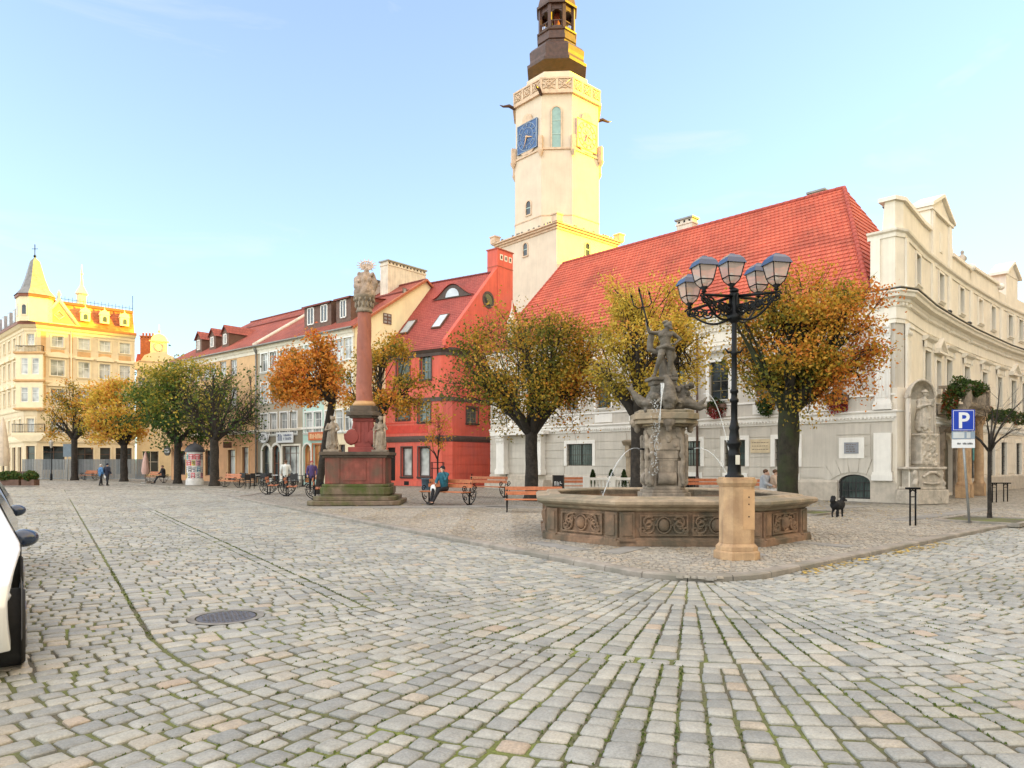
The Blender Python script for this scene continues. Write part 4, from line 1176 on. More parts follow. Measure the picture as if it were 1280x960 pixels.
for c in ww[1:7:1]:ops+=[(c-W/2,c+W/2,fl2[2],fl2[3]),(c-W/2,c+W/2,fl1[2],fl1[3])]
gz=2.7
shp=[(fx(p)-.7,fx(p)+.7,.5,gz)for p in(228,246,262)]+[(fx(290)-.6,fx(290)+.6,.15,gz),(fx(307)-.5,fx(307)+.5,.7,gz+.2)]
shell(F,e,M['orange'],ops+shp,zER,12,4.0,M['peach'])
for q in ops:win(F,e,q,gmat=M['glass2'],nx=2,nz=2,sill=M['th_trimc'],depth=.15)
for i,q in enumerate(shp):win(F,e,q,name='shop_window',gmat=M['glass']if i<3 else M['glass2'],fmat=M['brown'],nx=1,nz=2,transom=[.78],surround=(M['orange'],.12))
cornice(F,e,-.1,F.L,M['th_trimc']);mb=MB();F.sweep(mb,0,F.L,[(.002,3.95),(.1,3.95),(.16,4.1),(.16,4.2),(.002,4.25)]);mb.build('string_course',M['th_trimc'],e,world=True)
rf,P=row_roof(F,e,-.5,F.L,True)
for px,py in((240,437),(257,430),(273,424)):
 dormer(P,F,e,F.L-(s_at(px-1)-S_beige1)-.2,1.15,zER+.75,1.25,2,M['brown'],True)
mb=MB()
kk=[P(F.L-.0,-.35,zER+.05),P(F.L,HD*.78,zER+(zRr-zER)*.79+.08)]
a_,b_=Vector(kk[0]),Vector(kk[1]);mb.tube([a_.lerp(b_,k/6)for k in range(7)],[.17]*7,6);mb.build('party_parapet',M['chim'],e,world=True)
q=F(F.L-.05,0,.12);mb=MB();mb.tube([(q[0],q[1],0),(q[0],q[1],zER-.3)],.07,8);mb.lathe([(.1,0),(.22,.25),(.22,.35)],8,(q[0],q[1],zER-.5));mb.build('downpipe',M['zinc'],e,world=True)
mb=MB();q=F(fx(292),3.45,.0);qn=F.N[0];mb.tube([q,(q[0]+qn.x*.9,q[1]+qn.y*.9,q[2])],.03,6);mb.box((q[0]+qn.x*.55,q[1]+qn.y*.55,3.1),(.08,.7,.5),math.atan2(qn.y,qn.x)+PI/2);mb.build('hanging_sign',M['brown'],e,world=True)
F,e=house('beige_house','beige townhouse with brown ground floor, white window frames and two arched doorways','house',S_mint0*0+S_mint1,S_beige1,None,None)
def fx(px):return F.L-(s_at(px)-S_mint1)
t2=F.rect(340,447,346,463);ops=[]
zt2=t2[2];W=.95
cols=[fx(331),fx(342),fx(355),fx(367)]
for i,c in enumerate(cols):
 ops+=[(c-W/2,c+W/2,zt2,zt2+1.45),(c-W/2,c+W/2,zt2-2.45,zt2-.9),(c-W/2,c+W/2,zt2-5.0,zt2-3.35)]
a1=(fx(333)-.55,fx(333)+.55,.15,3.0,.55);a2=(fx(345.5)-.55,fx(345.5)+.55,.15,3.0,.55);a3=(fx(364)-1.15,fx(364)+1.15,.15,2.9)
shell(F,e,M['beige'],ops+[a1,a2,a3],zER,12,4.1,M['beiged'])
for q in ops:win(F,e,q,gmat=M['glass2'],nx=2,nz=2,transom=[.65],sill=M['wframe'],surround=(M['wframe'],.1),depth=.13)
for i,q in enumerate((a1,a2)):win(F,e,q,name='arched_door',gmat=M['glass'],fmat=mat('door_brown',(.22,.07,.035),.5)if i else M['wood'],nx=1+i,nz=2,surround=(M['th_trim'],.2))
win(F,e,a3,name='shop_window',gmat=M['glass2'],fmat=M['brown'],nx=3,nz=2,transom=[.8],surround=(M['th_trimc'],.14))
cornice(F,e,0,F.L,M['th_trimc']);mb=MB();F.sweep(mb,0,F.L,[(.002,4.05),(.1,4.05),(.14,4.2),(.002,4.25)]);mb.build('string_course',M['th_trimc'],e,world=True)
rf,P=row_roof(F,e,0,F.L)
def sign_board(name,label,F,s,z,w,h,bm,tm,text,oval=False,o=.12,size=.3,stand=.0):
 p=F(s,z,o);ang=math.atan2(F.D[0].y,F.D[0].x)
 r=empty(name,p,ang,label,'sign')
 mb=MB()
 if oval:
  K=24;o_=[(w/2*math.cos(2*PI*k/K),h/2*math.sin(2*PI*k/K))for k in range(K)]
  mb.add([(x,-.06,z_)for x,z_ in o_]+[(x,0,z_)for x,z_ in o_],[tuple(range(K)),tuple(range(2*K-1,K-1,-1))]+[(i,(i+1)%K,K+(i+1)%K,K+i)for i in range(K)])
 else:mb.box((0,-.03,0),(w,.06,h))
 mb.build('board',bm,r)
 if oval:
  mb=MB();mb.tube([(w/2*.93*math.cos(2*PI*k/24),-.065,h/2*.93*math.sin(2*PI*k/24))for k in range(25)],.02,4);mb.build('rim',tm,r)
 mb=MB();mb.box((0,o/2+.0,0),(.06,o,.06));mb.build('bracket',M['iron'],r)
 if text:marks(text,tm,r,-.062)
 return r
def marks(rows,m,parent,y,seed=3):
 rr=random.Random(seed);mb=MB()
 for x0,x1,z,h in rows:
  x=x0
  while x<x1-h*.2:
   w=h*rr.uniform(.4,.62);k=rr.randrange(4);b=h*.16
   if k!=2:mb.bx(x,x+b,y-.006,y,z-h/2,z+h/2)
   if k in(1,2):mb.bx(x+b,x+w,y-.006,y,z+h/2-b,z+h/2)
   if k in(0,2):mb.bx(x+b,x+w,y-.006,y,z-b/2,z+b/2)
   if k in(1,3):mb.bx(x+w-b,x+w,y-.006,y,z-h/2,z+h/2-b)
   if k==2:mb.bx(x+b,x+w,y-.006,y,z-h/2,z-h/2+b)
   x+=w+h*.2
 return mb.build('lettering',m,parent)
def text_mesh(txt,size,m,parent,loc,rot=(PI/2,0,0),name='lettering',extrude=.004,align='CENTER',sp=1.0,bold=0):
 cu=bpy.data.curves.new(name,'FONT');cu.body=txt;cu.size=size;cu.align_x=align;cu.align_y='CENTER';cu.extrude=extrude;cu.space_line=sp;cu.offset=bold
 cu.resolution_u=3
 o=bpy.data.objects.new(name,cu);col.objects.link(o)
 dg=bpy.context.evaluated_depsgraph_get();me=bpy.data.meshes.new_from_object(o.evaluated_get(dg));bpy.data.objects.remove(o)
 me.materials.clear();me.materials.append(m)
 b=bpy.data.objects.new(name,me);col.objects.link(b);b.parent=parent;b.location=loc;b.rotation_euler=rot
 return b
white=mat('sign_white',(.75,.76,.78),.4,.03);navy=mat('sign_navy',(.03,.06,.16),.4);blk=mat('sign_black',(.015,.015,.018),.4)
sign_board('shop_sign','oval pale shop sign over the left arched doorway of the beige house',F,fx(331.5),3.62,1.5,.95,white,blk,[(-.42,-.2,-.1,.26),(.2,.42,-.1,.24),(-.2,.2,.16,.16)],True,size=.45)
sign_board('shop_sign','white rectangular shop sign with blue letters on the brown ground floor',F,fx(358),3.55,2.3,.8,white,navy,[(-.9,-.3,0,.5),(-.12,1.0,.16,.16),(-.12,1.05,-.1,.22)],False,size=.42)
S_c=s_at(405)
F,e=house('mint_house','mint green townhouse behind the orange tree with a warm lit wooden shopfront','house',S_c,S_mint1,None,None)
def fx(px):return F.L-(s_at(px)-S_c)
ops=[]
for c in(F.L*.28,F.L*.72):
 for z in(zt2,zt2-2.45,zt2-5.0):ops.append((c-W/2,c+W/2,z,z+1.5))
m1=(fx(384)-.0,fx(384)+.0,0,0)
d1=(F.L*.22-.5,F.L*.22+.5,.15,3.0,.5);d2=(F.L*.50,F.L*.95,.4,2.95)
shell(F,e,M['mint'],ops+[d1,d2],zER,12)
for q in ops:win(F,e,q,gmat=M['glass2'],nx=2,nz=2,transom=[.65],sill=M['wframe'],surround=(M['wframe'],.1),depth=.13)
win(F,e,d1,name='arched_door',gmat=M['glasswarm'],fmat=mat('door_orange',(.50,.16,.06),.5),nx=2,nz=2,surround=(M['th_trim'],.12))
win(F,e,d2,name='shop_window',gmat=M['glasswarm'],fmat=mat('door_orange',(.50,.16,.06),.5),nx=2,nz=2,transom=[.75],surround=(mat('door_orange',(.5,.16,.06)),.1))
cornice(F,e,0,F.L,M['th_trimc']);mb=MB();F.box(mb,0,F.L,4.1,4.25,.002,.1);mb.build('string_course',M['th_trim'],e,world=True)
row_roof(F,e,0,F.L);Pm=None
sign_board('shop_sign','orange shop sign above the lit shopfront of the mint house',F,F.L*.72,3.55,1.9,.6,mat('sign_orange',(.55,.14,.05),.5),mat('sign_cream',(.8,.6,.35),.5),[(-.75,.8,.0,.34)],False,size=.4)
F,e=house('cream_house','tall cream house whose bare side gable rises behind the red column','house',0,S_c,None,None)
ops=[]
for c in(F.L*.2,F.L*.5,F.L*.8):
 for z in(zt2,zt2-2.45,zt2-5.0):ops.append((c-W/2,c+W/2,z,z+1.5))
ds=[(F.L*.1,F.L*.4,.4,2.9),(F.L*.5,F.L*.7,.15,2.9)]
shell(F,e,M['palace'],ops+ds,zER,12.8)
for q in ops:win(F,e,q,gmat=M['glass2'],nx=2,nz=2,transom=[.65],sill=M['wframe'],surround=(M['wframe'],.1),depth=.13)
for q in ds:win(F,e,q,name='shop_window',gmat=M['glass'],fmat=M['brown'],nx=2,nz=2,transom=[.75])
cornice(F,e,0,F.L,M['th_trimc'])
rf,P=row_roof(F,e,0,F.L+.15)
mb=MB();B=r0;mb.poly([(B.x,B.y,zER-.06),tuple(B+dG*HD)+(zRr-.05,),tuple(B+dG*2*HD)+(zER-.06,)])
B2=r0+dG*0-dR*.06
P3=lambda d,z,o=0:tuple(r0+dG*d-dR*o)+(z,)
pl=[(0,0),(0,zER-.05),(HD,zRr-.02),(2*HD,zER-.05),(2*HD,0)]
mb.add([P3(d,z,.04)for d,z in pl],[tuple(range(5))]);mb.build('gable',M['gable'],e,world=True)
mb=MB()
for(a,za,b,zb_)in((-.35,zER-.02,HD,zRr+.08),(HD,zRr+.08,2*HD+.2,zER-.02)):
 vs=[P3(a,za,0),P3(b,zb_,0),P3(b,zb_,.3),P3(a,za,.3),P3(a,za-.18,.3),P3(b,zb_-.18,.3)]
 mb.add(vs,[(0,1,2,3),(3,2,5,4)])
mb.build('verge',mat('verge_brick',(.42,.13,.06),.8,.2,6),e,world=True)
GB=Facade([r0-dR*.05,r0-dR*.05+dG*2*HD])
for(a,b,c,d)in((503,360,508,367),(479,392,489,405)):
 q=GB.rect(a,b,c,d);mb=MB();GB.box(mb,q[0],q[1],q[2],q[3],.002,.04);o=mb.build('gable_window',M['brown'],e,world=True)
 mb=MB();nn_=2 if c-a>6 else 1
 for i in range(nn_):
  for j in range(nn_ if nn_==1 else 3):
   w1_=(q[1]-q[0])/nn_;h1_=(q[3]-q[2])/(1 if nn_==1 else 3)
   GB.box(mb,q[0]+w1_*i+.06,q[0]+w1_*(i+1)-.06,q[2]+h1_*j+.05,q[2]+h1_*(j+1)-.05,.04,.045)
 mb.build('pane',M['glass2'],o,world=True)
RWF=Facade([row_pt(S_beige1),row_pt(0)])
def Pw(s,d,z):return tuple(RWF.P[0]+RWF.D[0]*s+dG*d)+(z,)
def rfx(px):return RWF.L-s_at(px)
for own,px,wd,two in(('mint_house',382,3.4,True),('cream_house',414,1.7,False)):
 eo=bpy.data.objects[own]
 dormer(Pw,RWF,eo,rfx(px)+.35,wd,zER+.75,1.75,2,M['brown'],False,wfrac=.5 if two else .42,two=two)
mb=MB();k=.35;d0=-.35+(HD+.35)*k;z0=zER+(zRr-zER)*k;x=rfx(354)
sl=Vector((0,HD+.35,zRr-zER)).normalized()
vs=[Pw(x-.3,d0,z0+.12),Pw(x+.3,d0,z0+.12),Pw(x+.3,d0+.9*sl.y,z0+.12+.9*sl.z),Pw(x-.3,d0+.9*sl.y,z0+.12+.9*sl.z)]
vs+=[(a,b,c-.14)for a,b,c in vs];mb.add(vs,[(0,1,2,3),(0,1,5,4),(1,2,6,5),(2,3,7,6),(3,0,4,7)])
mb.build('skylight',mat('sky_glass',(.45,.5,.55)),bpy.data.objects['beige_house'],world=True)
AR=math.atan2(-dR.y,-dR.x)
for own,s,dd,w,d,z1,za in(('beige_house',s_at(370),HD+1.0,.9,2.4,zRr+1.0,0),('mint_house',s_at(388),HD-.5,1.0,3.0,zRr+.55,0),('mint_house',s_at(384),HD+2.5,.8,2.6,zRr+1.35,0),('cream_house',s_at(407),HD+.8,.9,4.0,zRr+1.75,0)):
 c=row_pt(s)+dG*dd
 chimney(bpy.data.objects[own],(c.x,c.y),d,w,11,z1,math.atan2(dG.y,dG.x),M['chim'])
def simple_block(name,label,cat,F,depth_dir,depth,z,m,ops,mw=None,gm=None):
 c=(F.P[0]+F.P[-1])/2;e=empty(name,(c.x,c.y,0),0,label,cat)
 mb=MB();F.wall(mb,0,F.L,0,z,ops,.2)
 a,b=F.P[0],F.P[-1];dd=Vector(depth_dir)*depth;a2,b2=a+dd,b+dd
 for p,q in((b,b2),(b2,a2),(a2,a)):mb.quad((p.x,p.y,0),(q.x,q.y,0),(q.x,q.y,z),(p.x,p.y,z))
 mb.poly([(v.x,v.y,z-.02)for v in(a,b,b2,a2)])
 mb.build('wall',m,e,world=True)
 return e
y_=84.0;F=Facade([(XAT(171,y_,500),y_),(XAT(216,y_+2,500),y_+2)])
zz=ZAT(y_,462)
ops=[(F.L*(k+.5)/4-.5,F.L*(k+.5)/4+.5,z,z+1.7)for k in range(4)for z in(zz-2.6,zz-5.8)]+[(.6,F.L*.6,.4,3.0)]
e=simple_block('gabled_house','small pale house with a clock-like round gable and a brick chimney, behind the trees','house',F,(.2,1),9,zz,M['palace'],ops)
for q in ops:win(F,e,q,gmat=M['glass'],nx=2,nz=2,surround=(M['palacet'],.1))
mb=MB();c=F.inv(199,440)[0];zg_=zz
pts=[(c-3.0,zg_),(c-2.9,zg_+.8),(c-2.0,zg_+1.1),(c-1.6,zg_+1.8),(c-.95,zg_+2.1),(c-.9,zg_+3.6)]+[(c-.9*math.cos(k*PI/8),zg_+3.6+.9*math.sin(k*PI/8))for k in range(9)]+[(c+.9,zg_+2.1),(c+1.6,zg_+1.8),(c+1.9,zg_+.9),(c+2.2,zg_)]
n=len(pts);mb.add([F(x,z,.02)for x,z in pts]+[F(x,z,-.5)for x,z in pts],[tuple(range(n)),tuple(range(2*n-1,n-1,-1))]+[(i,(i+1)%n,n+(i+1)%n,n+i)for i in range(n)])
g=mb.build('gable',M['palacet'],e,world=True)
mb=MB();F.box(mb,c-1.1,c+1.1,zg_+3.5,zg_+3.65,.0,.15);F.box(mb,c-2.2,c+2,zg_+1.0,zg_+1.12,.0,.12);F.box(mb,c-3.1,c+2.4,zg_-.1,zg_+.1,.0,.2)
mb.tube([F(c,zg_+4.45,-.2),F(c,zg_+5.6,-.2)],.05,6);mb.ball(F(c,zg_+4.8,-.2),.16,8,6)
mb.tube([F(c+.5*math.cos(a*PI/8),zg_+2.9+.5*math.sin(a*PI/8),.05)for a in range(17)],.07,6)
mb.build('gable_ornament',M['towertrim'],g,world=True)
q=Vector(F(F.inv(187,430)[0],0,-2.5)[:2])
chimney(e,(q.x,q.y),1.5,1.0,zz-1,ZAT(y_+2,420),R(10),M['brick'],pots=4,cap=M['brick'])
P0=F(-.2,zz-.1,-.3);mb=MB();roof_plane(mb,F(-.3,zz,-.2),F(c-1.5,zz,-.2),F(c-1.5,zz+2.3,-3),F(c-2.2,zz+2.3,-3),rh=.25);roof_plane(mb,F(c+1.5,zz,-.2),F(F.L+.3,zz,-.2),F(F.L+.3,zz+2.3,-3),F(c+1.5,zz+2.3,-3),rh=.25);mb.build('roof',M['tile'],e,world=True)
pc=Vector((XAT(33,70,560),70.0));pR=Vector((.713,.70)).normalized();pL=Vector((-.72,.694)).normalized()
cutc=2.0
pF=Facade([pc+pL*22,pc+pL*.9,pc+pR*.9,pc+pR*9.9])
pe=empty('corner_palace',(pc.x,pc.y,0),0,'ornate yellow corner palace with a pointed grey turret and rust-coloured mansard roof','palace')
PR=Facade([pc,pc+pR*9.9]);offR=pF.S[2]-.9
def pR_(*p):a=PR.rect(*p);return(a[0]+offR,a[1]+offR,a[2],a[3])
PLf=Facade([pc+pL*22,pc])
zPc=ZAT(70,403)
rows=[pR_(66,420,78,434),pR_(64,450,80,470),pR_(64,486,80,504),pR_(64,524,80,541)]
r_z=[(q[2],q[3])for q in rows]
cx_=[pR_(68,460,76,470),pR_(101,460,109,470),pR_(127,460,135,470),pR_(152,460,160,470)]
cx_=[(q[0]+q[1])/2 for q in cx_]
ops=[];hoods=[]
for i,c in enumerate(cx_):
 for k,(z0,z1)in enumerate(r_z):
  w_=1.25 if(i==0 and k>0)else 1.05
  ops.append((c-w_/2,c+w_/2,z0,z1));hoods.append((k,i))
sc_=(pF.S[1]+pF.S[2])/2
bayw=[]
for k,(z0,z1)in enumerate(r_z):
 ops.append((sc_-.38,sc_+.38,z0,z1));hoods.append((-1,0))
for j in range(8):
 c=pF.S[1]-1.6-2.45*j
 if c<.8:break
 for k,(z0,z1)in enumerate(r_z):ops.append((c-.5,c+.5,z0,z1));hoods.append((k if k in(1,2)else-1,j))
gops=[(pF.S[2]+.5,pF.S[2]+2.4,.9,3.3),(pF.S[2]+3.5,pF.S[2]+5.0,.4,3.2),(pF.S[2]+5.6,pF.S[2]+6.6,.4,3.2),(pF.S[2]+7.1,pF.S[2]+8.7,.4,3.2),(sc_-.45,sc_+.45,.15,3.3)]+[(pF.S[1]-2.6-2.6*j,pF.S[1]-1.0-2.6*j,.4,3.2)for j in range(7)]
mb=MB();pF.wall(mb,0,pF.L,0,zPc-.3,ops+gops,.2)
pbk=pc+pR*9.9+pL*22
for a,b in((pF.P[3],pbk),(pbk,pF.P[0])):mb.quad((a.x,a.y,0),(b.x,b.y,0),(b.x,b.y,zPc),(a.x,a.y,zPc))
mb.poly([(q.x,q.y,zPc-.1)for q in pF.P+[pbk]])
mb.build('wall',M['palace'],pe,world=True)
for q,h in zip(ops,hoods):
 w_,sub=win(pF,pe,q,gmat=M['glass2'],nx=2,nz=2,transom=[.62],depth=.14,surround=(M['palacet'],.13),sill=M['palacet'])
 k,i=h
 if k in(1,2):
  sb=MB();a,b,z1=q[0]-.3,q[1]+.3,q[3]+.25
  if k==1 and i in(0,2):
   pts=[(a,z1)]+[((a+b)/2-(b-a)/2*math.cos(t*PI/8),z1+.12+.42*math.sin(t*PI/8))for t in range(9)]+[(b,z1)]
  elif k==2:pts=[(a,z1),(a,z1+.1),((a+b)/2,z1+.55),(b,z1+.1),(b,z1)]
  else:pts=[(a,z1),(a,z1+.16),(b,z1+.16),(b,z1)]
  n=len(pts);sb.add([pF(x,z,.24)for x,z in pts]+[pF(x,z,.002)for x,z in pts],[tuple(range(n))]+[(t,(t+1)%n,n+(t+1)%n,n+t)for t in range(n)])
  sub('hood',sb,M['palacet'])
for q in gops:win(pF,pe,q,name='shop_window',gmat=M['glass'],fmat=M['brown'],nx=2 if q[1]-q[0]>1.2 else 1,nz=2,transom=[.75],surround=(M['palacet'],.1))
mb=MB()
zf=[(r_z[0][0]-.5,r_z[0][1]+.35),(r_z[1][0]-.2,r_z[1][1]+.3),(r_z[2][0]-.2,r_z[2][1]+.3)]
edges=[pF.S[2]+.25]+[v for c in cx_ for v in(c-.95,c+.95)]+[pF.L-.5]
for k in range(0,len(edges),2):
 for z0,z1 in zf:
  if edges[k+1]-edges[k]>.25:pF.box(mb,edges[k]+.08,edges[k+1]-.08,z0,z1,.002,.03)
for c in cx_:pF.box(mb,c-.6,c+.6,r_z[0][0]-.75,r_z[0][0]-.25,.002,.03)
mb.build('wall_panels',M['palacep'],pe,world=True)
mb=MB()
for z in(3.75,r_z[2][0]-.75,r_z[1][0]-.7,r_z[0][0]-.9):pF.sweep(mb,0,pF.L,[(.002,z-.12),(.08,z-.1),(.14,z+.04),(.14,z+.1),(.002,z+.14)])
pF.box(mb,0,pF.L,3.9,4.3,.002,.06)
mb.build('string_courses',M['palacet'],pe,world=True)
mb=MB();pF.courses(mb,0,pF.L,4.35,r_z[2][0]-.9,.4,[(q[0]-.2,q[1]+.2,q[2],q[3]+.2)for q in ops],mi=0);mb.build('rustication',M['palace'],pe,world=True)
mb=MB();c=(cx_[0]+cx_[1])/2;mb.tube([pF(c,0,.1),pF(c,zPc-.4,.1)],.07,8);mb.build('downpipe',M['palacet'],pe,world=True)
mb=MB();pF.sweep(mb,0,pF.L,[(.002,zPc-.75),(.08,zPc-.7),(.1,zPc-.45),(.3,zPc-.38),(.5,zPc-.2),(.55,zPc-.15),(.002,zPc-.1)]);mb.build('cornice',M['palacet'],pe,world=True)
mb=MB();pF.box(mb,0,pF.L,zPc-.15,zPc+.12,.0,.62);mb.build('eaves',mat('eaves_brown',(.20,.06,.03),.6),pe,world=True)
mb=MB();O=.65;zb0=r_z[2][0]-.7;zb1=r_z[1][1]+.5
sA,sB=pF.S[1]-.6,pF.S[2]+.6
bay=Facade([Vector(pF(sA,0,.0)[:2]),Vector(pF(sA+.25,0,O)[:2]),Vector(pF(sB-.25,0,O)[:2]),Vector(pF(sB,0,0)[:2])])
bo=[]
mid=bay.L/2
for(z0,z1)in r_z[1:3]:
 for c in(mid-.75,mid+.1+.25):bo.append((c-.1,c+.62,z0,z1))
bay.wall(mb,0,bay.L,zb0,zb1,bo,.15)
mb.poly([(p.x,p.y,zb0)for p in bay.P]);mb.poly([(p.x,p.y,zb1)for p in bay.P]);by=mb.build('bay',M['palacet'],pe,world=True)
for q in bo:win(bay,by,q,gmat=M['glass2'],nx=1,nz=2,transom=[.65],depth=.1)
mb=MB()
for z in(zb0,zb1,(r_z[2][1]+r_z[1][0])/2):bay.sweep(mb,0,bay.L,[(.002,z-.15),(.12,z-.05),(.14,z+.1),(.002,z+.15)])
mb.build('bay_mouldings',M['palacep'],by,world=True)
def railing(F,parent,z,h=.8,o=.0):
 mb=MB();n=max(2,int(F.L/.14))
 mb.tube([F(0,z+h,o)]+[F(s,z+h,o)for s in F.S[1:]],.03,6);mb.tube([F(0,z+.08,o)]+[F(s,z+.08,o)for s in F.S[1:]],.02,6)
 for k in range(n+1):x=F.L*k/n;mb.tube([F(x,z,o),F(x,z+h,o)],.012,4)
 return mb.build('railing',M['iron'],parent,world=True)
bal=Facade([Vector(pF(sA,0,.05)[:2]),Vector(pF(sA+.1,0,.95)[:2]),Vector(pF(sB-.1,0,.95)[:2]),Vector(pF(sB,0,.05)[:2])])
mb=MB();zbb=r_z[3][0]-.05;mb.prism([(p.x,p.y)for p in bal.P],zbb-.25,zbb);mb.prism([tuple(pF(sA+.4,0,0)[:2]),tuple(pF(sA+.5,0,.4)[:2]),tuple(pF(sB-.5,0,.4)[:2]),tuple(pF(sB-.4,0,0)[:2])],zbb-.85,zbb-.25,pts2=[(p.x,p.y)for p in bal.P])
b_=mb.build('balcony',M['palacet'],pe,world=True);railing(bal,b_,zbb,.85)
railing(bay,by,zb1+.02,.7)
tz0=zPc+.12;tz1=ZAT(70,369);
tc_=pc+(pL+pR)*.9
def tsq(h):return[tuple(tc_+pL*a*h+pR*b*h)for a,b in((1,-1),(-1,-1),(-1,1),(1,1))]
tq=1.45
def toct(h):
 c=h*.45;P=[]
 for(a,b)in((1,-1),(-1,-1),(-1,1),(1,1)):
  pass
 pts=[(h,-h+c),(h-c,-h),(-h+c,-h),(-h,-h+c),(-h,h-c),(-h+c,h),(h-c,h),(h,h-c)]
 return[tuple(tc_+pL*a+pR*b)for a,b in pts]
mb=MB();mb.prism(toct(tq),tz0,tz1);tu=mb.build('turret',M['palacet'],pe,world=True)
mb=MB();mb.prism(toct(tq+.12),tz1-.15,tz1+.12);mb.build('turret_eaves',mat('eaves_brown',(.2,.06,.03)),tu,world=True)
mb=MB();P=[toct(r)for r in(tq+.2,tq*.78,tq*.55,tq*.27,.03)];Z=[tz1+.12,tz1+.85,tz1+1.9,tz1+3.7,ZAT(70,317)]
for k in range(4):
 A,B=P[k],P[k+1];mb.add([(x,y,Z[k])for x,y in A]+[(x,y,Z[k+1])for x,y in B],[(i,(i+1)%8,8+(i+1)%8,8+i)for i in range(8)])
mb.build('turret_roof',M['slate'],tu,world=True)
mb=MB();z=Z[-1];c=tuple(tc_);mb.tube([(c[0],c[1],z-.3),(c[0],c[1],z+1.3)],.04,6);mb.ball((c[0],c[1],z+.1),.14,8,6);mb.tube([(c[0]-.3,c[1],z+.85),(c[0]+.3,c[1],z+.85)],.03,5);mb.build('weathervane',M['iron'],tu,world=True)
cf=Facade([toct(tq)[1],toct(tq)[2]]);
for Fq in(Facade([toct(tq)[0],toct(tq)[1]]),Facade([toct(tq)[2],toct(tq)[3]]),Facade([toct(tq)[1],toct(tq)[2]])):
 mb=MB();c=Fq.L/2;w=.2;Fq.box(mb,c-.3,c+.3,tz0+.55,tz0+1.75,.0,.05);o=mb.build('turret_window',M['palacet'],tu,world=True)
 mb=MB();mb.poly([Fq(c-w,tz0+.65,.055),Fq(c+w,tz0+.65,.055)]+[Fq(c+w*math.cos(t*PI/6),tz0+1.4+w*math.sin(t*PI/6),.055)for t in range(7)]);mb.build('turret_pane',M['glass'],tu,world=True)
ga,gb2=pF.S[2]+.1,pF.S[2]+.1+3.6
zA_=ZAT(71,373)
mb=MB();pts=[(ga,zPc+.12),(gb2,zPc+.12),((ga+gb2)/2,zA_+.0)]
apx=pR_(70,375,80,380);zap=apx[3]
pts[2]=((ga+gb2)/2,zap)
mb.add([pF(x,z,.05)for x,z in pts]+[pF(x,z,-.4)for x,z in pts],[(0,1,2),(5,4,3),(0,1,4,3),(1,2,5,4),(2,0,3,5)])
gg=mb.build('triangular_gable',M['palacep'],pe,world=True)
mb=MB()
for(a,b)in((pts[0],pts[2]),(pts[2],pts[1])):
 mb.tube([pF(a[0],a[1],.08),pF(b[0],b[1],.08)],.16,4)
mb.tube([pF(pts[0][0],pts[0][1]+.08,.08),pF(pts[1][0],pts[1][1]+.08,.08)],.1,4)
cxx_,czz_=(ga+gb2)/2,zPc+1.1
mb.tube([pF(cxx_+.45*math.cos(t*PI/2),czz_+.45*math.sin(t*PI/2),.08)for t in range(5)],.07,4)
mb.lathe([(.2,0),(.1,.3),(.18,.6),(.04,1.0)],8,pF(cxx_,zap,-.1));mb.build('gable_border',M['palacet'],gg,world=True)
mb=MB();mb.lathe([(.01,0),(.22,.02)],10,(0,0,0))if False else None
mb.poly([pF(cxx_+.24*math.cos(t*PI/8),czz_+.24*math.sin(t*PI/8),.07)for t in range(16)]);mb.build('gable_window',M['glass2'],gg,world=True)
mh=ZAT(73,385);
def pm(s,d,z):q=pF(min(max(s,0),pF.L),z,0);n=pF.N[2 if s>pF.S[2]-.01 else 0];return(q[0]-n.x*d,q[1]-n.y*d,z)
zm1=pR_(160,378,168,384)[3]
zm1=zPc+2.5
mb=MB()
roof_plane(mb,pm(pF.S[2]+.1,.1,zPc+.1),pm(pF.L,.1,zPc+.1),pm(pF.L,.75,zm1),pm(pF.S[2]+.4,.75,zm1),rh=.3,step=.02)
roof_plane(mb,pm(0,.1,zPc+.1),pm(pF.S[1]-.1,.1,zPc+.1),pm(pF.S[1]-.3,.75,zm1),pm(0,.75,zm1),rh=.3,step=.02)
ms=mb.build('mansard',M['rustroof'],pe,world=True)
mb=MB();tl=[pm(0,.75,zm1),pm(pF.S[1]-.3,.75,zm1),pm(pF.S[2]+.4,.75,zm1),pm(pF.L,.75,zm1),tuple(pF.P[3]+pL*20)+(zm1,),tuple(pbk)+(zm1,)]
mb.poly(tl);mb.quad(pm(pF.L,.1,zPc),pm(pF.L,.75,zm1),tuple(pF.P[3]+pL*20)+(zm1,),tuple(pF.P[3]+pL*20)+(zPc,));mb.build('flat_roof',M['slate'],pe,world=True)
mb=MB();F_=Facade([pm(pF.S[2]+.2,.75,0)[:2],pm(pF.L,.75,0)[:2]]);F_.box(mb,0,F_.L,zm1-.05,zm1+.22,-.1,.15);mb.build('mansard_curb',mat('eaves_brown',(.2,.06,.03)),ms,world=True)
mb=MB();n=26
for k in range(n+1):
 x=F_.L*k/n;mb.tube([F_(x,zm1+.2,0),F_(x,zm1+.65+(.12 if k%2 else 0),0)],.02,4)
mb.tube([F_(0,zm1+.5,0),F_(F_.L,zm1+.5,0)],.02,4);mb.tube([F_(F_.L,zm1+.2,0),F_(F_.L,zm1+1.9,0)],.03,5);mb.build('cresting',M['iron'],ms,world=True)
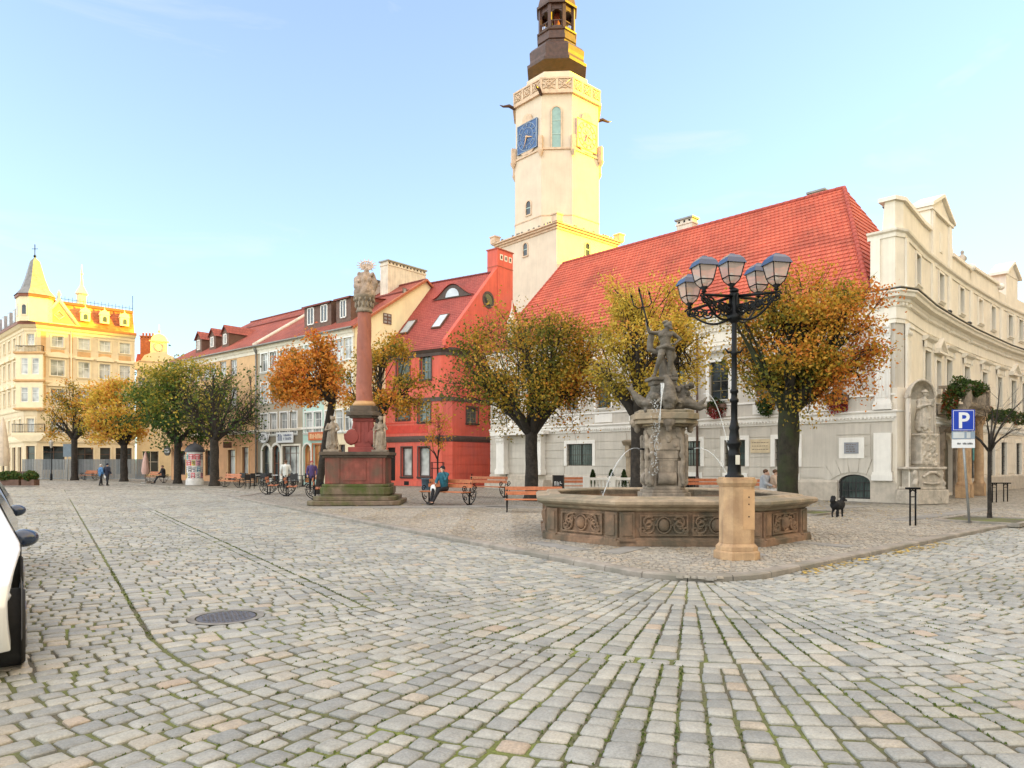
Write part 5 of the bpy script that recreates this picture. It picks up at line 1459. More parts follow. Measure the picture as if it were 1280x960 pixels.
for k,px in enumerate((107,131,156)):
 s_=pR_(px-3,400,px+3,404);c=(s_[0]+s_[1])/2
 mb=MB();pF.box(mb,c-.42,c+.42,zPc+.85,zPc+1.75,-.6,.05);pf_=[(c-.5,zPc+1.75),(c+.5,zPc+1.75),(c+.35,zPc+2.1),(c,zPc+2.3),(c-.35,zPc+2.1)]
 mb.add([pF(x,z,.08)for x,z in pf_]+[pF(x,z,-.6)for x,z in pf_],[tuple(range(5)),(5,6,7,8,9)]+[(i,(i+1)%5,5+(i+1)%5,5+i)for i in range(5)])
 for xx in(c-.42,c,c+.42):mb.lathe([(.07,0),(.04,.2),(.01,.4)],6,pF(xx,zPc+(2.25 if xx==c else 1.85),-.1))
 d=mb.build('dormer',M['palacet'],ms,world=True)
 mb=MB();w=.2;mb.poly([pF(c-w,zPc+1.0,.055),pF(c+w,zPc+1.0,.055)]+[pF(c+w*math.cos(t*PI/6),zPc+1.4+w*math.sin(t*PI/6),.055)for t in range(7)]);mb.build('dormer_pane',M['glass'],ms,world=True)
s_,_z=PR.inv(107,390);s_+=offR;q=pm(s_,1.6,zm1)
mb=MB();mb.lathe([(.75,0),(.6,.35),(.45,.5),(.45,1.3),(.62,1.45),(.4,1.9),(.15,2.4),(.1,3.0),(.02,4.6)],8,q,smooth=False);mb.ball((q[0],q[1],q[2]+3.6),.14,8,6);mb.build('roof_lantern',M['palacet'],pe,world=True)
for j in range(6):
 c=pF.S[1]-1.8-2.6*j;mb=MB();pF.box(mb,c-.55,c+.55,zPc+.7,zPc+2.1,-.6,.02);d=mb.build('dormer',mat('zinc_dormer',(.36,.38,.42),.5),ms,world=True)
 mb=MB();pF.box(mb,c-.35,c+.35,zPc+.9,zPc+1.9,.02,.03);mb.build('dormer_pane',M['glass2'],ms,world=True)
ZRD=-.07
LDv=Vector((-.55,.835)).normalized();RDv=Vector((.75,.66)).normalized()
Xc=Vector((2.62,9.47));bis=(LDv+RDv).normalized();half=math.acos(max(-1,min(1,LDv.dot(RDv))))/2
RC=1.4
CC=Xc+bis*(RC/math.sin(half));TL=RC/math.tan(half)
LT,RT=Xc+LDv*TL,Xc+RDv*TL
LN=Vector((-LDv.y,LDv.x));LN=LN if LN.dot(CC-LT)<0 else-LN
RN=Vector((-RDv.y,RDv.x));RN=RN if RN.dot(CC-RT)<0 else-RN
aL=math.atan2(LN.y,LN.x);aR=math.atan2(RN.y,RN.x)
if aL>0:aL-=2*PI
LLEN=27.0
def mapL(s,d):q=LT+LDv*s+LN*d;return q
def mapR(s,d):
 q=RT+RDv*s+RN*d;return q
def mapA(a,d):return CC+Vector((math.cos(a),math.sin(a)))*(RC+d)
MH=Vector(G(283,771,ZRD))
stones=[]
rs=random.Random(11)
def vis(p,m=1.0):
 if p.y<2.2 or p.y>44:return False
 return abs(p.x)<p.y*.745+m
def lay(map_,x0,x1,pitch_fn,bands,arc=False):
 for bi,(d0,d1,kind)in enumerate(bands):
  if kind=='g':
   dm=(d0+d1)/2;sc_l=(RC+dm)if arc else 1;x=x0
   while x<x1-1e-6:
    w=rs.uniform(.22,.34)/sc_l;xe=min(x+w,x1)
    c=[map_(x,d0),map_(xe,d0),map_(xe,d1),map_(x,d1)]
    if vis((c[0]+c[2])/2):stones.append((c,rs.random()*.75,-.006))
    x=xe
   continue
  dm=(d0+d1)/2;scl=(RC+dm)if arc else 1
  n=max(1,round((x1-x0)*scl/.188));
  for k in range(n):
   a=x0+(x1-x0)*k/n;b=x0+(x1-x0)*(k+1)/n
   m0=map_((a+b)/2,d0);m1=map_((a+b)/2,d1)
   d=d0+(0 if kind=='a' else 0);first=True
   while d<d1-.05:
    l=rs.uniform(.15,.25)*(1.0 if rs.random()<.85 else 1.25)
    if first:l*=rs.uniform(.5,1);first=False
    e=d+l
    if d1-e<.12:e=d1
    c=[map_(a,d),map_(b,d),map_(b,e),map_(a,e)];mid=(c[0]+c[2])/2
    if vis(mid)and(mid-MH).length>.47:
     stones.append((c,rs.random(),0))
    d=e
bands=[(.02,1.75,'a'),(1.75,4.22,'a'),(4.22,4.40,'g'),(4.40,6.55,'a'),(6.57,9.6,'a'),(9.6,13.0,'a'),(13.0,13.18,'g'),(13.18,17,'a'),(17,24,'a'),(24,34,'a'),(34,46,'a'),(46,60,'a')]
lay(mapL,0,LLEN+30,None,bands);lay(mapR,0,24,None,bands[:8]);lay(mapA,aL,aR,None,bands[:8],True)if aR>aL else lay(mapA,aR,aL,None,bands[:8],True)
def stone_mesh(name,stones,z0,mat_,zfn=None,near=15.0,jit=.009,gap=.009):
 V=[];Fc=[];T_=[];S_=[]
 oct_=[(.1,0),(.9,0),(1,.1),(1,.9),(.9,1),(.1,1),(0,.9),(0,.1)]
 vb=0
 for c,tone,dz in stones:
  mx=sum(p.x for p in c)/4;my=sum(p.y for p in c)/4
  z=z0+dz+rs.gauss(0,.0035);tx,ty=rs.gauss(0,.022),rs.gauss(0,.022)
  cc=[]
  for p in c:
   dx,dy=mx-p.x,my-p.y;L=math.hypot(dx,dy)+1e-6;g=gap*rs.uniform(.7,1.5)
   cc.append((p.x+dx/L*g*1.4+rs.uniform(-jit,jit),p.y+dy/L*g*1.4+rs.uniform(-jit,jit)))
  if math.hypot(mx,my)<near:
   def P(u,v,s):
    u=.5+(u-.5)*s;v=.5+(v-.5)*s
    x=(cc[0][0]*(1-u)+cc[1][0]*u)*(1-v)+(cc[3][0]*(1-u)+cc[2][0]*u)*v
    y=(cc[0][1]*(1-u)+cc[1][1]*u)*(1-v)+(cc[3][1]*(1-u)+cc[2][1]*u)*v
    return x,y
   for s,dzz in((1.0,-.035),(.965,-.009),(.86,-.0015),(.5,.003)):
    for u,v in oct_:
     x,y=P(u,v,s);V.append((x,y,z+dzz+(x-mx)*tx+(y-my)*ty+(rs.uniform(-.0015,.0015)if s>.4 else 0)))
   V.append((mx,my,z+.0035))
   for r_ in range(3):
    for k in range(8):
     a=vb+r_*8+k;b=vb+r_*8+(k+1)%8;Fc.append((a,b,b+8,a+8));S_.append(r_>0)
   for k in range(8):Fc.append((vb+24+k,vb+24+(k+1)%8,vb+32));S_.append(True)
   T_+=[tone]*32;vb+=33
  else:
   for s,dzz in((1.0,-.03),(.88,0)):
    for p in cc:x=mx+(p[0]-mx)*s;y=my+(p[1]-my)*s;V.append((x,y,z+dzz+(x-mx)*tx+(y-my)*ty))
   for k in range(4):a=vb+k;b=vb+(k+1)%4;Fc.append((a,b,b+4,a+4));S_.append(False)
   Fc.append((vb+4,vb+5,vb+6,vb+7));S_.append(False);T_+=[tone]*5;vb+=8
 me=bpy.data.meshes.new(name);me.from_pydata(V,[],Fc);me.materials.append(mat_)
 at_=me.attributes.new('tone','FLOAT','FACE');at_.data.foreach_set('value',T_)
 me.polygons.foreach_set('use_smooth',S_);me.update()
 o=bpy.data.objects.new(name,me);col.objects.link(o);return o
def stone_mat(name,stops,sp=.45,rough=.55,sc_=1.0):
 m=bpy.data.materials.new(name);t,b,out=nt(m)
 at_=t.nodes.new('ShaderNodeAttribute');at_.attribute_name='tone'
 r=ramp(t,stops);t.links.new(at_.outputs['Fac'],r.inputs[0])
 pos=t.nodes.new('ShaderNodeNewGeometry').outputs['Position']
 n1=noise_n(t,pos,60*sc_,4,.7);r1=ramp(t,[(.3,(.72,.72,.72)),(.7,(1.18,1.18,1.18))]);t.links.new(n1 .outputs['Fac'],r1 .inputs[0])
 n2=noise_n(t,pos,.35,5,.6);r2=ramp(t,[(.28,(.74,.73,.70)),(.5,(.97,.96,.95)),(.72,(1.08,1.08,1.08))]);t.links.new(n2 .outputs['Fac'],r2 .inputs[0])
 n3=noise_n(t,pos,7,4,.6);r3=ramp(t,[(.35,(.85,.85,.84)),(.65,(1.06,1.06,1.06))]);t.links.new(n3 .outputs['Fac'],r3 .inputs[0])
 cur=mixc(t,r.outputs[0],r1 .outputs[0],1,'MULTIPLY');cur=mixc(t,cur,r2 .outputs[0],1,'MULTIPLY');cur=mixc(t,cur,r3 .outputs[0],1,'MULTIPLY')
 t.links.new(cur,b.inputs['Base Color'])
 b.inputs['Roughness'].default_value=rough;b.inputs['Specular IOR Level'].default_value=sp
 bp=t.nodes.new('ShaderNodeBump');bp.inputs['Strength'].default_value=.5;bp.inputs['Distance'].default_value=.004
 t.links.new(n1 .outputs['Fac'],bp.inputs['Height']);t.links.new(bp.outputs[0],b.inputs['Normal'])
 return m
cob=stone_mat('granite_cobbles',[(0,(.265,.27,.255)),(.3,(.33,.33,.305)),(.6,(.375,.372,.335)),(.88,(.42,.41,.36)),(.97,(.42,.375,.30)),(1,(.42,.34,.26))])
rd=stone_mesh('cobbled_road',stones,ZRD,cob);tag(rd,kind='structure')
def joint_mat():
 m=bpy.data.materials.new('joint_earth_and_moss');t,b,out=nt(m)
 pos=t.nodes.new('ShaderNodeNewGeometry').outputs['Position']
 n=noise_n(t,pos,.9,6,.65,.3);r=ramp(t,[(.38,(.10,.088,.062)),(.5,(.11,.115,.045)),(.62,(.15,.18,.035))]);t.links.new(n.outputs['Fac'],r.inputs[0])
 n2=noise_n(t,pos,60,3);r2=ramp(t,[(.3,(.6,.6,.6)),(.7,(1.3,1.3,1.3))]);t.links.new(n2 .outputs['Fac'],r2 .inputs[0])
 t.links.new(mixc(t,r.outputs[0],r2 .outputs[0],1,'MULTIPLY'),b.inputs['Base Color']);b.inputs['Roughness'].default_value=.95
 return m
JM=joint_mat()
mb=MB();mb.poly([(-60,-12,ZRD-.016),(60,-12,ZRD-.016),(60,46,ZRD-.016),(-60,46,ZRD-.016)]);b_=mb.build('road_bed',JM);tag(b_,kind='structure')
def sett_mat(name,a,b_c,scale,jc):
 m=bpy.data.materials.new(name);t,b,out=nt(m)
 pos=t.nodes.new('ShaderNodeNewGeometry').outputs['Position']
 v=t.nodes.new('ShaderNodeTexVoronoi');v.inputs['Scale'].default_value=scale;v.inputs['Randomness'].default_value=.45;v.distance='CHEBYCHEV'
 t.links.new(pos,v.inputs['Vector'])
 sep=t.nodes.new('ShaderNodeSeparateColor');t.links.new(v.outputs['Color'],sep.inputs[0])
 r=ramp(t,[(0,a),(1,b_c)]);t.links.new(sep.outputs[0],r.inputs[0])
 rj=ramp(t,[(.40,(0,0,0)),(.55,(1,1,1))]);
 mt=t.nodes.new('ShaderNodeMath');mt.operation='MULTIPLY';mt.inputs[1].default_value=1.0;t.links.new(v.outputs['Distance'],mt.inputs[0]);t.links.new(mt.outputs[0],rj.inputs[0])
 n2=noise_n(t,pos,.3,6,.6);r2=ramp(t,[(.3,(.8,.8,.79)),(.7,(1.1,1.1,1.1))]);t.links.new(n2 .outputs['Fac'],r2 .inputs[0])
 cur=mixc(t,r.outputs[0],jc,rj.outputs[0]);cur=mixc(t,cur,r2 .outputs[0],1,'MULTIPLY')
 t.links.new(cur,b.inputs['Base Color']);b.inputs['Roughness'].default_value=.65
 bp=t.nodes.new('ShaderNodeBump');bp.inputs['Strength'].default_value=.6;bp.inputs['Distance'].default_value=.02;bp.invert=True
 t.links.new(v.outputs['Distance'],bp.inputs['Height']);t.links.new(bp.outputs[0],b.inputs['Normal'])
 return m
far_m=sett_mat('far_cobbles',(.31,.29,.255),(.45,.42,.37),5.2,(.08,.08,.06))
plz_m=sett_mat('plaza_setts',(.25,.23,.19),(.37,.34,.285),9.5,(.08,.075,.06))
mb=MB();mb.quad((-900,44,ZRD-.004),(900,44,ZRD-.004),(900,1500,ZRD-.004),(-900,1500,ZRD-.004));mb.quad((-900,-60,ZRD-.03),(900,-60,ZRD-.03),(900,44.01,ZRD-.03),(-900,44.01,ZRD-.03));o=mb.build('ground',far_m);tag(o,kind='structure')
mb=MB();mb.quad((-26,33,ZRD-.008),(-11,33,ZRD-.008),(-11,44.2,ZRD-.008),(-26,44.2,ZRD-.008));o=mb.build('road_patch',far_m);tag(o,kind='structure')
NA=12
arcp=[mapA(aL+(aR-aL)*k/NA,0)for k in range(NA+1)]
endL=mapL(LLEN,0)
backp=[endL+Vector((-.35,.9)),endL+Vector((-.3,1.9)),endL+Vector((-.6,4.5)),Vector((-18.4,43.9)),Vector((-24.95,49.9)),Vector((-33.6,59.5)),Vector((-44.3,72.2)),Vector((-70,92))]
Rend=mapR(11.5,0);Rp=[Rend,Rend+Vector((.82,.57))*9,Rend+Vector((.84,.53))*40]
outline=[q for q in reversed(backp)]+[endL]+[LT]+arcp[1:-1]+[RT]+Rp
mb=MB();mb.poly([(q.x,q.y,-.012)for q in outline]+[(90,120,-.012),(-70,130,-.012)]);pl_=mb.build('plaza',plz_m);tag(pl_,kind='structure')
def kerb(pts,w=.22,h0=-.2,h1=.012,seg=.85):
 mb=MB();P=[Vector(p)for p in pts];S=[0]
 for i in range(1,len(P)):S.append(S[-1]+(P[i]-P[i-1]).length)
 def at_(s):
  for i in range(1,len(P)):
   if s<=S[i]+1e-6:t=(s-S[i-1])/(S[i]-S[i-1]);return P[i-1].lerp(P[i],t),(P[i]-P[i-1]).normalized()
  return P[-1],(P[-1]-P[-2]).normalized()
 s=0;
 while s<S[-1]-.1:
  e=min(s+seg*rs.uniform(.75,1.2),S[-1]);n=3
  vs=[]
  for k in range(n+1):
   q,d=at_(s+.008+(e-s-.016)*k/n);nn_=Vector((-d.y,d.x))
   jz=0
   vs+=[(q.x-nn_.x*.02,q.y-nn_.y*.02,h0),(q.x-nn_.x*.012,q.y-nn_.y*.012,h1-.02),(q.x+nn_.x*.012,q.y+nn_.y*.012,h1),(q.x+nn_.x*w,q.y+nn_.y*w,h1-.002),(q.x+nn_.x*w,q.y+nn_.y*w,h0)]
  fs=[]
  for k in range(n):
   for j in range(4):a=k*5+j;fs.append((a,a+5,a+6,a+1))
  fs+=[(0,1,2,3,4),tuple(n*5+j for j in(4,3,2,1,0))]
  mb.add(vs,fs);s=e
 return mb
km=mat('kerb_stone',(.30,.265,.225),.8,.2,3,.4,40,c2=(.20,.185,.15),dscale=1.2)
kp=[q for q in reversed(backp[:3])]+[endL]+[mapL(LLEN*(1-k/8),0)for k in range(1,8)]+[LT]+arcp[1:-1]+[RT]+Rp
o=kerb(kp).build('kerb',km);tag(o,kind='structure')
o=kerb([q for q in reversed(backp[3:])]+[backp[2]]).build('kerb',km);tag(o,kind='structure')
ps=[]
FC_=Vector((3.6,16.6))
def inside(p):
 dl=(p-LT).dot(LN);dr=(p-RT).dot(RN)
 if dl>-.26 or dr>-.26:
  return(p-CC).length<RC-.26 if((p-LT).dot(LDv)<0 and(p-RT).dot(RDv)<0)else False
 return True
slabs=[]
def slab_rect(c,l,w,ang):slabs.append((Vector(c),l,w,ang))
slab_rect((2.2,13.4),1.5,.42,R(55));slab_rect((.9,13.9),1.6,.4,R(-58));slab_rect((6.2,14.3),1.4,.4,R(-50));slab_rect((4.35,12.95),1.0,.4,R(85))
slab_rect((-3.2,26.2),7.5,1.1,R(8));slab_rect((9.5,24),9,1.1,R(38));slab_rect((14,22.6),8,.6,R(40));slab_rect((3,25.5),8,.9,R(-5))
def in_slab(p):
 for c,l,w,a in slabs:
  d=p-c;u=d.x*math.cos(a)+d.y*math.sin(a);v=-d.x*math.sin(a)+d.y*math.cos(a)
  if abs(u)<l/2+.03 and abs(v)<w/2+.03:return True
 return False
y=9.9;j=0;Wd_=1.5
while y<25:
 x=-y*.3 if y<14 else-y*.62
 x0=x;x=max(x,-9)
 while x<y*.745+.5:
  l=rs.uniform(.085,.12)
  def f(xx):u=((xx/Wd_)%1)*2-1;return y+.32*(1-u*u)
  c=[Vector((x,f(x))),Vector((x+l,f(x+l))),Vector((x+l,f(x+l)+.1)),Vector((x,f(x)+.1))]
  m=(c[0]+c[2])/2
  if abs(c[1].y-c[0].y)<.1 and inside(m)and max(abs(m.x-FC_.x),abs(m.y-FC_.y))<40 and not in_slab(m)and(m-FC_).length>2.6:ps.append((c,rs.random(),0))
  x+=l
 y+=.103;j+=1
pm_=stone_mat('plaza_small_setts',[(0,(.30,.275,.235)),(.4,(.39,.355,.30)),(.8,(.45,.41,.345)),(1,(.48,.39,.29))],.4,.6)
o=stone_mesh('plaza_setts',ps,.0,pm_,near=0,jit=.005,gap=.006);tag(o,kind='structure')
mb=MB()
for c,l,w,a in slabs:
 n=max(1,round(l/1.1))
 for k in range(n):
  u0=-l/2+l*k/n+.008;u1=-l/2+l*(k+1)/n-.008
  q=c+Vector((math.cos(a),math.sin(a)))*(u0+u1)/2;mb.box((q.x,q.y,-.03),(u1-u0,w,.07),a)
o=mb.build('paving_slabs',mat('granite_slab',(.27,.26,.24),.7,.15,2,.2,40,c2=(.2,.19,.17),dscale=.8));tag(o,kind='structure')
mh=empty('manhole_cover',(MH.x,MH.y,ZRD),0,'round cast iron manhole cover set in the cobbles','manhole cover')
mb=MB();mb.lathe([(.31,-.03),(.31,.0),(.30,.004)],40,smooth=False);mb.build('lid',mat('cast_iron',(.13,.12,.125),.45,.2,12,metal=.5),mh)
mb=MB()
for i in range(-5,6):
 for k in range(-5,6):
  x,y=i*.052+(k%2)*.026,k*.052
  if math.hypot(x,y)<.28:mb.box((x,y,.006),(.03,.014,.006),R(45 if(i+k)%2 else-45))
mb.build('tread_pattern',mat('cast_iron_worn',(.22,.205,.20),.4,.2,12,metal=.5),mh)
mb=MB()
for(r0,r1,z)in((.325,.40,.003),):
 K=40
 for k in range(K):
  a0,a1=2*PI*k/K,2*PI*(k+1)/K
  mb.quad((r0*math.cos(a0),r0*math.sin(a0),z),(r0*math.cos(a1),r0*math.sin(a1),z),(r1*math.cos(a1),r1*math.sin(a1),z),(r1*math.cos(a0),r1*math.sin(a0),z))
mb.build('rim',mat('concrete_ring',(.22,.21,.19),.8,.2,8),mh)
st=[]
K=16
for k in range(K):
 a0,a1=2*PI*k/K,2*PI*(k+1)/K
 st.append(([MH+Vector((r*math.cos(a),r*math.sin(a)))for r,a in((.41,a0),(.41,a1),(.5,a1),(.5,a0))],rs.random()*.8,0))
o=stone_mesh('road_cobble_ring',st,ZRD,cob);tag(o,kind='structure')
mb=MB();lp=random.Random(5)
for k in range(1500):
 if k<260:q=mapR(lp.uniform(.5,7),lp.gauss(.18,.12));zz=ZRD+.01
 elif k<900:
  q=Vector((lp.uniform(-18,16),lp.uniform(16,40)));zz=.012
  if not inside(q):continue
 else:q=Vector((lp.uniform(3,14),lp.uniform(20,32)));zz=.012
 s=lp.uniform(.03,.055);a=lp.uniform(0,6.28);tl=lp.uniform(-.3,.3)
 mb.add([(q.x+s*math.cos(a),q.y+s*math.sin(a),zz),(q.x-s*.6*math.sin(a),q.y+s*.6*math.cos(a),zz+.01),(q.x-s*math.cos(a),q.y-s*math.sin(a),zz+s*abs(tl)),(q.x+s*.6*math.sin(a),q.y-s*.6*math.cos(a),zz+.004)],[(0,1,2,3)])
o=mb.build('fallen_leaves',mat('fallen_leaf',(.50,.34,.06),.8,.5,3));tag(o,'yellow fallen leaves scattered along the kerb and over the plaza','leaves',kind='stuff')
mb=MB()
for k in range(9000):
 r_=lp.random()
 if r_<.02:q=mapL(lp.uniform(-.5,5),6.56+lp.gauss(0,.018))
 elif r_<.22:q=mapL(lp.uniform(0,20),4.31+lp.choice((-.1,.1))+lp.gauss(0,.012))
 elif r_<.9:
  d=lp.uniform(1.8,9);dm=0
  for b0,b1,kk in bands:
   if b0<=d<b1:dm=(b0+b1)/2
  n=max(1,round(abs(aR-aL)*(RC+dm)/.188));kx=min(n-1,max(1,int(lp.gauss(.5,.25)*n)));q=mapA(min(aL,aR)+abs(aR-aL)*kx/n,d)+Vector((lp.gauss(0,.008),lp.gauss(0,.008)))
  if noise.noise(Vector((q.x*.8,q.y*.8,0)))<-.05:continue
 else:q=Vector((lp.uniform(-5,1),lp.uniform(3,9)))
 if not vis(q):continue
 s=lp.uniform(.006,.014);zz=ZRD-.012
 if r_>=.9:s*=.5
 for m in range(2):
  a=lp.uniform(0,6.28);mb.add([(q.x+s*math.cos(a),q.y+s*math.sin(a),zz),(q.x-s*math.cos(a),q.y-s*math.sin(a),zz),(q.x+s*.3*math.sin(a),q.y+s*.3*math.cos(a),zz+s*1.5)],[(0,1,2)])
o=mb.build('moss',mat('moss_green',(.10,.14,.025),.9,.4,6));tag(o,'green moss tufts growing in the cobble joints','moss',kind='stuff')
def shade_house(P0,P1,depth,h,m,k):  # unseen houses added to keep the square in shade; heights set the shadow edge
 F=Facade([P0,P1]);c=(F.P[0]+F.P[1])/2
 e=empty('shade_tenement',(c.x,c.y,0),0,['pale grey','ochre','sand coloured','light green','rose','cream','white','tan','brown','buff'][k]+' tenement house added out of view to shade the square, tiled roof','house')
 n=max(2,int(F.L/3));ops=[(F.L*(i+.5)/n-.55,F.L*(i+.5)/n+.55,z,z+1.7)for i in range(n)for z in[1.0+3.4*q for q in range(int((h-3)/3.4))]]
 mb=MB();F.wall(mb,0,F.L,0,h-3,ops,.2)
 d=-F.N[0]*depth;a,b=F.P;a2,b2=a+d,b+d
 for p,q in((b,b2),(b2,a2),(a2,a)):mb.quad((p.x,p.y,0),(q.x,q.y,0),(q.x,q.y,h-3),(p.x,p.y,h-3))
 mm=d*.5
 for p in(a,b):mb.poly([(p.x,p.y,h-3),(p.x+d.x,p.y+d.y,h-3),(p.x+mm.x,p.y+mm.y,h)])
 mb.build('wall',m,e,world=True)
 mb=MB();roof_plane(mb,(a.x,a.y,h-3),(b.x,b.y,h-3),(b.x+mm.x,b.y+mm.y,h),(a.x+mm.x,a.y+mm.y,h),rh=.5);roof_plane(mb,(a2 .x,a2 .y,h-3),(b2 .x,b2 .y,h-3),(b.x+mm.x,b.y+mm.y,h),(a.x+mm.x,a.y+mm.y,h),rh=.5);mb.build('roof',M['tile2'],e,world=True)
 mb=MB()
 for q in ops:mb.quad(F(q[0],q[2],-.18),F(q[1],q[2],-.18),F(q[1],q[3],-.18),F(q[0],q[3],-.18))
 mb.build('window_panes',M['glass'],e,world=True)
hm=[M['th_wall'],M['palacep'],M['beige'],M['mint'],M['peach'],M['palace'],M['tower'],M['orange'],M['beige'],M['gable']]
hs=[((16,-26),(20,-14),17),((20.1,-14),(28,-2),17),((28.1,-1.9),(36,9),18.5),((36.1,9.1),(45,20),20),((45.1,20.1),(52,33),21),((52.1,33.1),(56,47),22),((56.1,47.1),(59,63),25),((59.1,63.2),(61,80),30)]
for k,(a,b,h)in enumerate(hs):shade_house(b,a,11,h,hm[k],k)
shade_house((34,80.5),(34,62),8,20.5,hm[8],8)  # added pair hidden behind the town hall, shading tower foot and palace
shade_house((35,120),(35,80.7),9,28.6,hm[9],9)
class Sculpt:
 """overlapping tapered limbs and lumps, fused into ONE continuous skin with a voxel remesh"""
 def __init__(s):s.mb=MB()
 def limb(s,pts,rad,n=10):
  s.mb.tube(pts,rad,n)
  for p,r in zip(pts,rad if hasattr(rad,'__len__')else[rad]*len(pts)):s.mb.ball(p,r*.985,10,6)
 def lump(s,c,r,M=None):s.mb.ball(c,r,12,8,0,M)
 def box(s,c,d,rz=0):s.mb.box(c,d,rz)
 def build(s,name,mat_,parent,voxel=.02,rough=0,rscale=.08,smooth=3,loc=None,rz=0,sc_=1):
  o=s.mb.build(name,mat_,parent,world=False)
  if loc is not None:o.location=loc
  o.rotation_euler=(0,0,rz)
  if sc_!=1:o.scale=(sc_,)*3
  m=o.modifiers.new('r','REMESH');m.mode='VOXEL';m.voxel_size=voxel;m.use_smooth_shade=True
  m2=o.modifiers.new('s','SMOOTH');m2 .factor=.5;m2 .iterations=smooth
  if rough:
   tx=bpy.data.textures.new(name,'CLOUDS');tx.noise_scale=rscale;tx.noise_depth=3
   d=o.modifiers.new('d','DISPLACE');d.texture=tx;d.strength=rough;d.mid_level=.5
  dg=bpy.context.evaluated_depsgraph_get();dg.update()
  me=bpy.data.meshes.new_from_object(o.evaluated_get(dg))
  o.modifiers.clear();o.data=me
  me.materials.clear();me.materials.append(mat_)
  for p in me.polygons:p.use_smooth=True
  return o
def hand(S,wrist,dirv,palm_n,L=.18,curl=.5,spread=.12):
 """palm + five separate fingers"""
 d=Vector(dirv).normalized();n=Vector(palm_n).normalized();sd=d.cross(n).normalized()
 w=Vector(wrist);S.limb([w,w+d*L*.45],[L*.17,L*.2])
 for k,(f,ln)in enumerate(((-1.5,.40),(-.5,.5),(.5,.52),(1.5,.46))):
  b=w+d*L*.42+sd*f*L*.11;p1=b+(d+sd*f*spread*.4)*L*ln*.5;p2=p1+(d*(1-curl)+n*curl).normalized()*L*ln*.5
  S.limb([b,p1,p2],[L*.06,L*.055,L*.042],6)
 b=w+d*L*.12+sd*L*.14;p1=b+(d*.6+sd*.8).normalized()*L*.25;S.limb([b,p1,p1+(d+n*.5).normalized()*L*.2],[L*.075,L*.06,L*.045],6)
def face(S,c,r,fwd,up=(0,0,1)):
 """skull, jaw, nose, brow, eyes, ears on a head at c"""
 f=Vector(fwd).normalized();u=Vector(up).normalized();sd=f.cross(u).normalized();c=Vector(c)
 Mx=Matrix((sd,f,u)).transposed().to_4x4()
 S.lump(c,(r*.78,r*.9,r*1.05),Mx);S.lump(c+f*r*.3-u*r*.45,(r*.5,r*.55,r*.5),Mx)
 S.limb([c+f*r*.85+u*r*.05,c+f*r*1.08-u*r*.28],[r*.1,r*.15],6)
 for s_ in(-1,1):
  S.lump(c+f*r*.8+sd*s_*r*.32+u*r*.18,(r*.2,r*.1,r*.07),Mx)
  S.lump(c+f*r*.74+sd*s_*r*.3+u*r*.03,(r*.12,r*.1,r*.08),Mx)
  S.lump(c+sd*s_*r*.8-u*r*.05,(r*.1,r*.18,r*.26),Mx)
 S.lump(c+f*r*.82-u*r*.48,(r*.22,r*.1,r*.06),Mx)
fc=Vector((3.58,16.62))
ft=empty('fountain',(fc.x,fc.y,0),R(-1.5),'large octagonal carved stone fountain with a basin of water and a tall central pier','fountain')
W1,Cc_=2.86,1.42
def foct(g=0.0):
 h=W1+g;c=Cc_+g*.586
 return[(-h+c,-h),(h-c,-h),(h,-h+c),(h,h-c),(h-c,h),(-h+c,h),(-h,h-c),(-h,-h+c)]
def ring(mb,prof,mi=0):
 """prof list (g, z) swept round the octagon"""
 P=[[(x,y,z)for x,y in foct(g)]for g,z in prof]
 for a,b in zip(P[:-1],P[1:]):
  for i in range(8):j=(i+1)%8;mb.quad(a[i],a[j],b[j],b[i],mi)
mb=MB();ring(mb,[(.02,0),(.02,.10),(-.04,.13),(-.05,.16),(-.12,.17),(-.12,.66),(-.09,.68),(-.35,.68)]);ring(mb,[(-.42,.9),(-.42,.2),(-3.0,.2)]);mb.build('basin_wall',M['fstone'],ft)
mb=MB();ring(mb,[(-.09,.68),(-.03,.71),(.0,.75),(.10,.79),(.14,.83),(.14,.88),(.10,.91),(-.12,.93),(-.16,.965),(-.36,.965),(-.42,.93),(-.42,.80)]);mb.build('rim',M['frim'],ft,bevel=.012)
mb=MB();mb.poly([(x,y,.70)for x,y in foct(-.41)]);mb.build('water',M['water'],ft)
fo=foct(-.12)
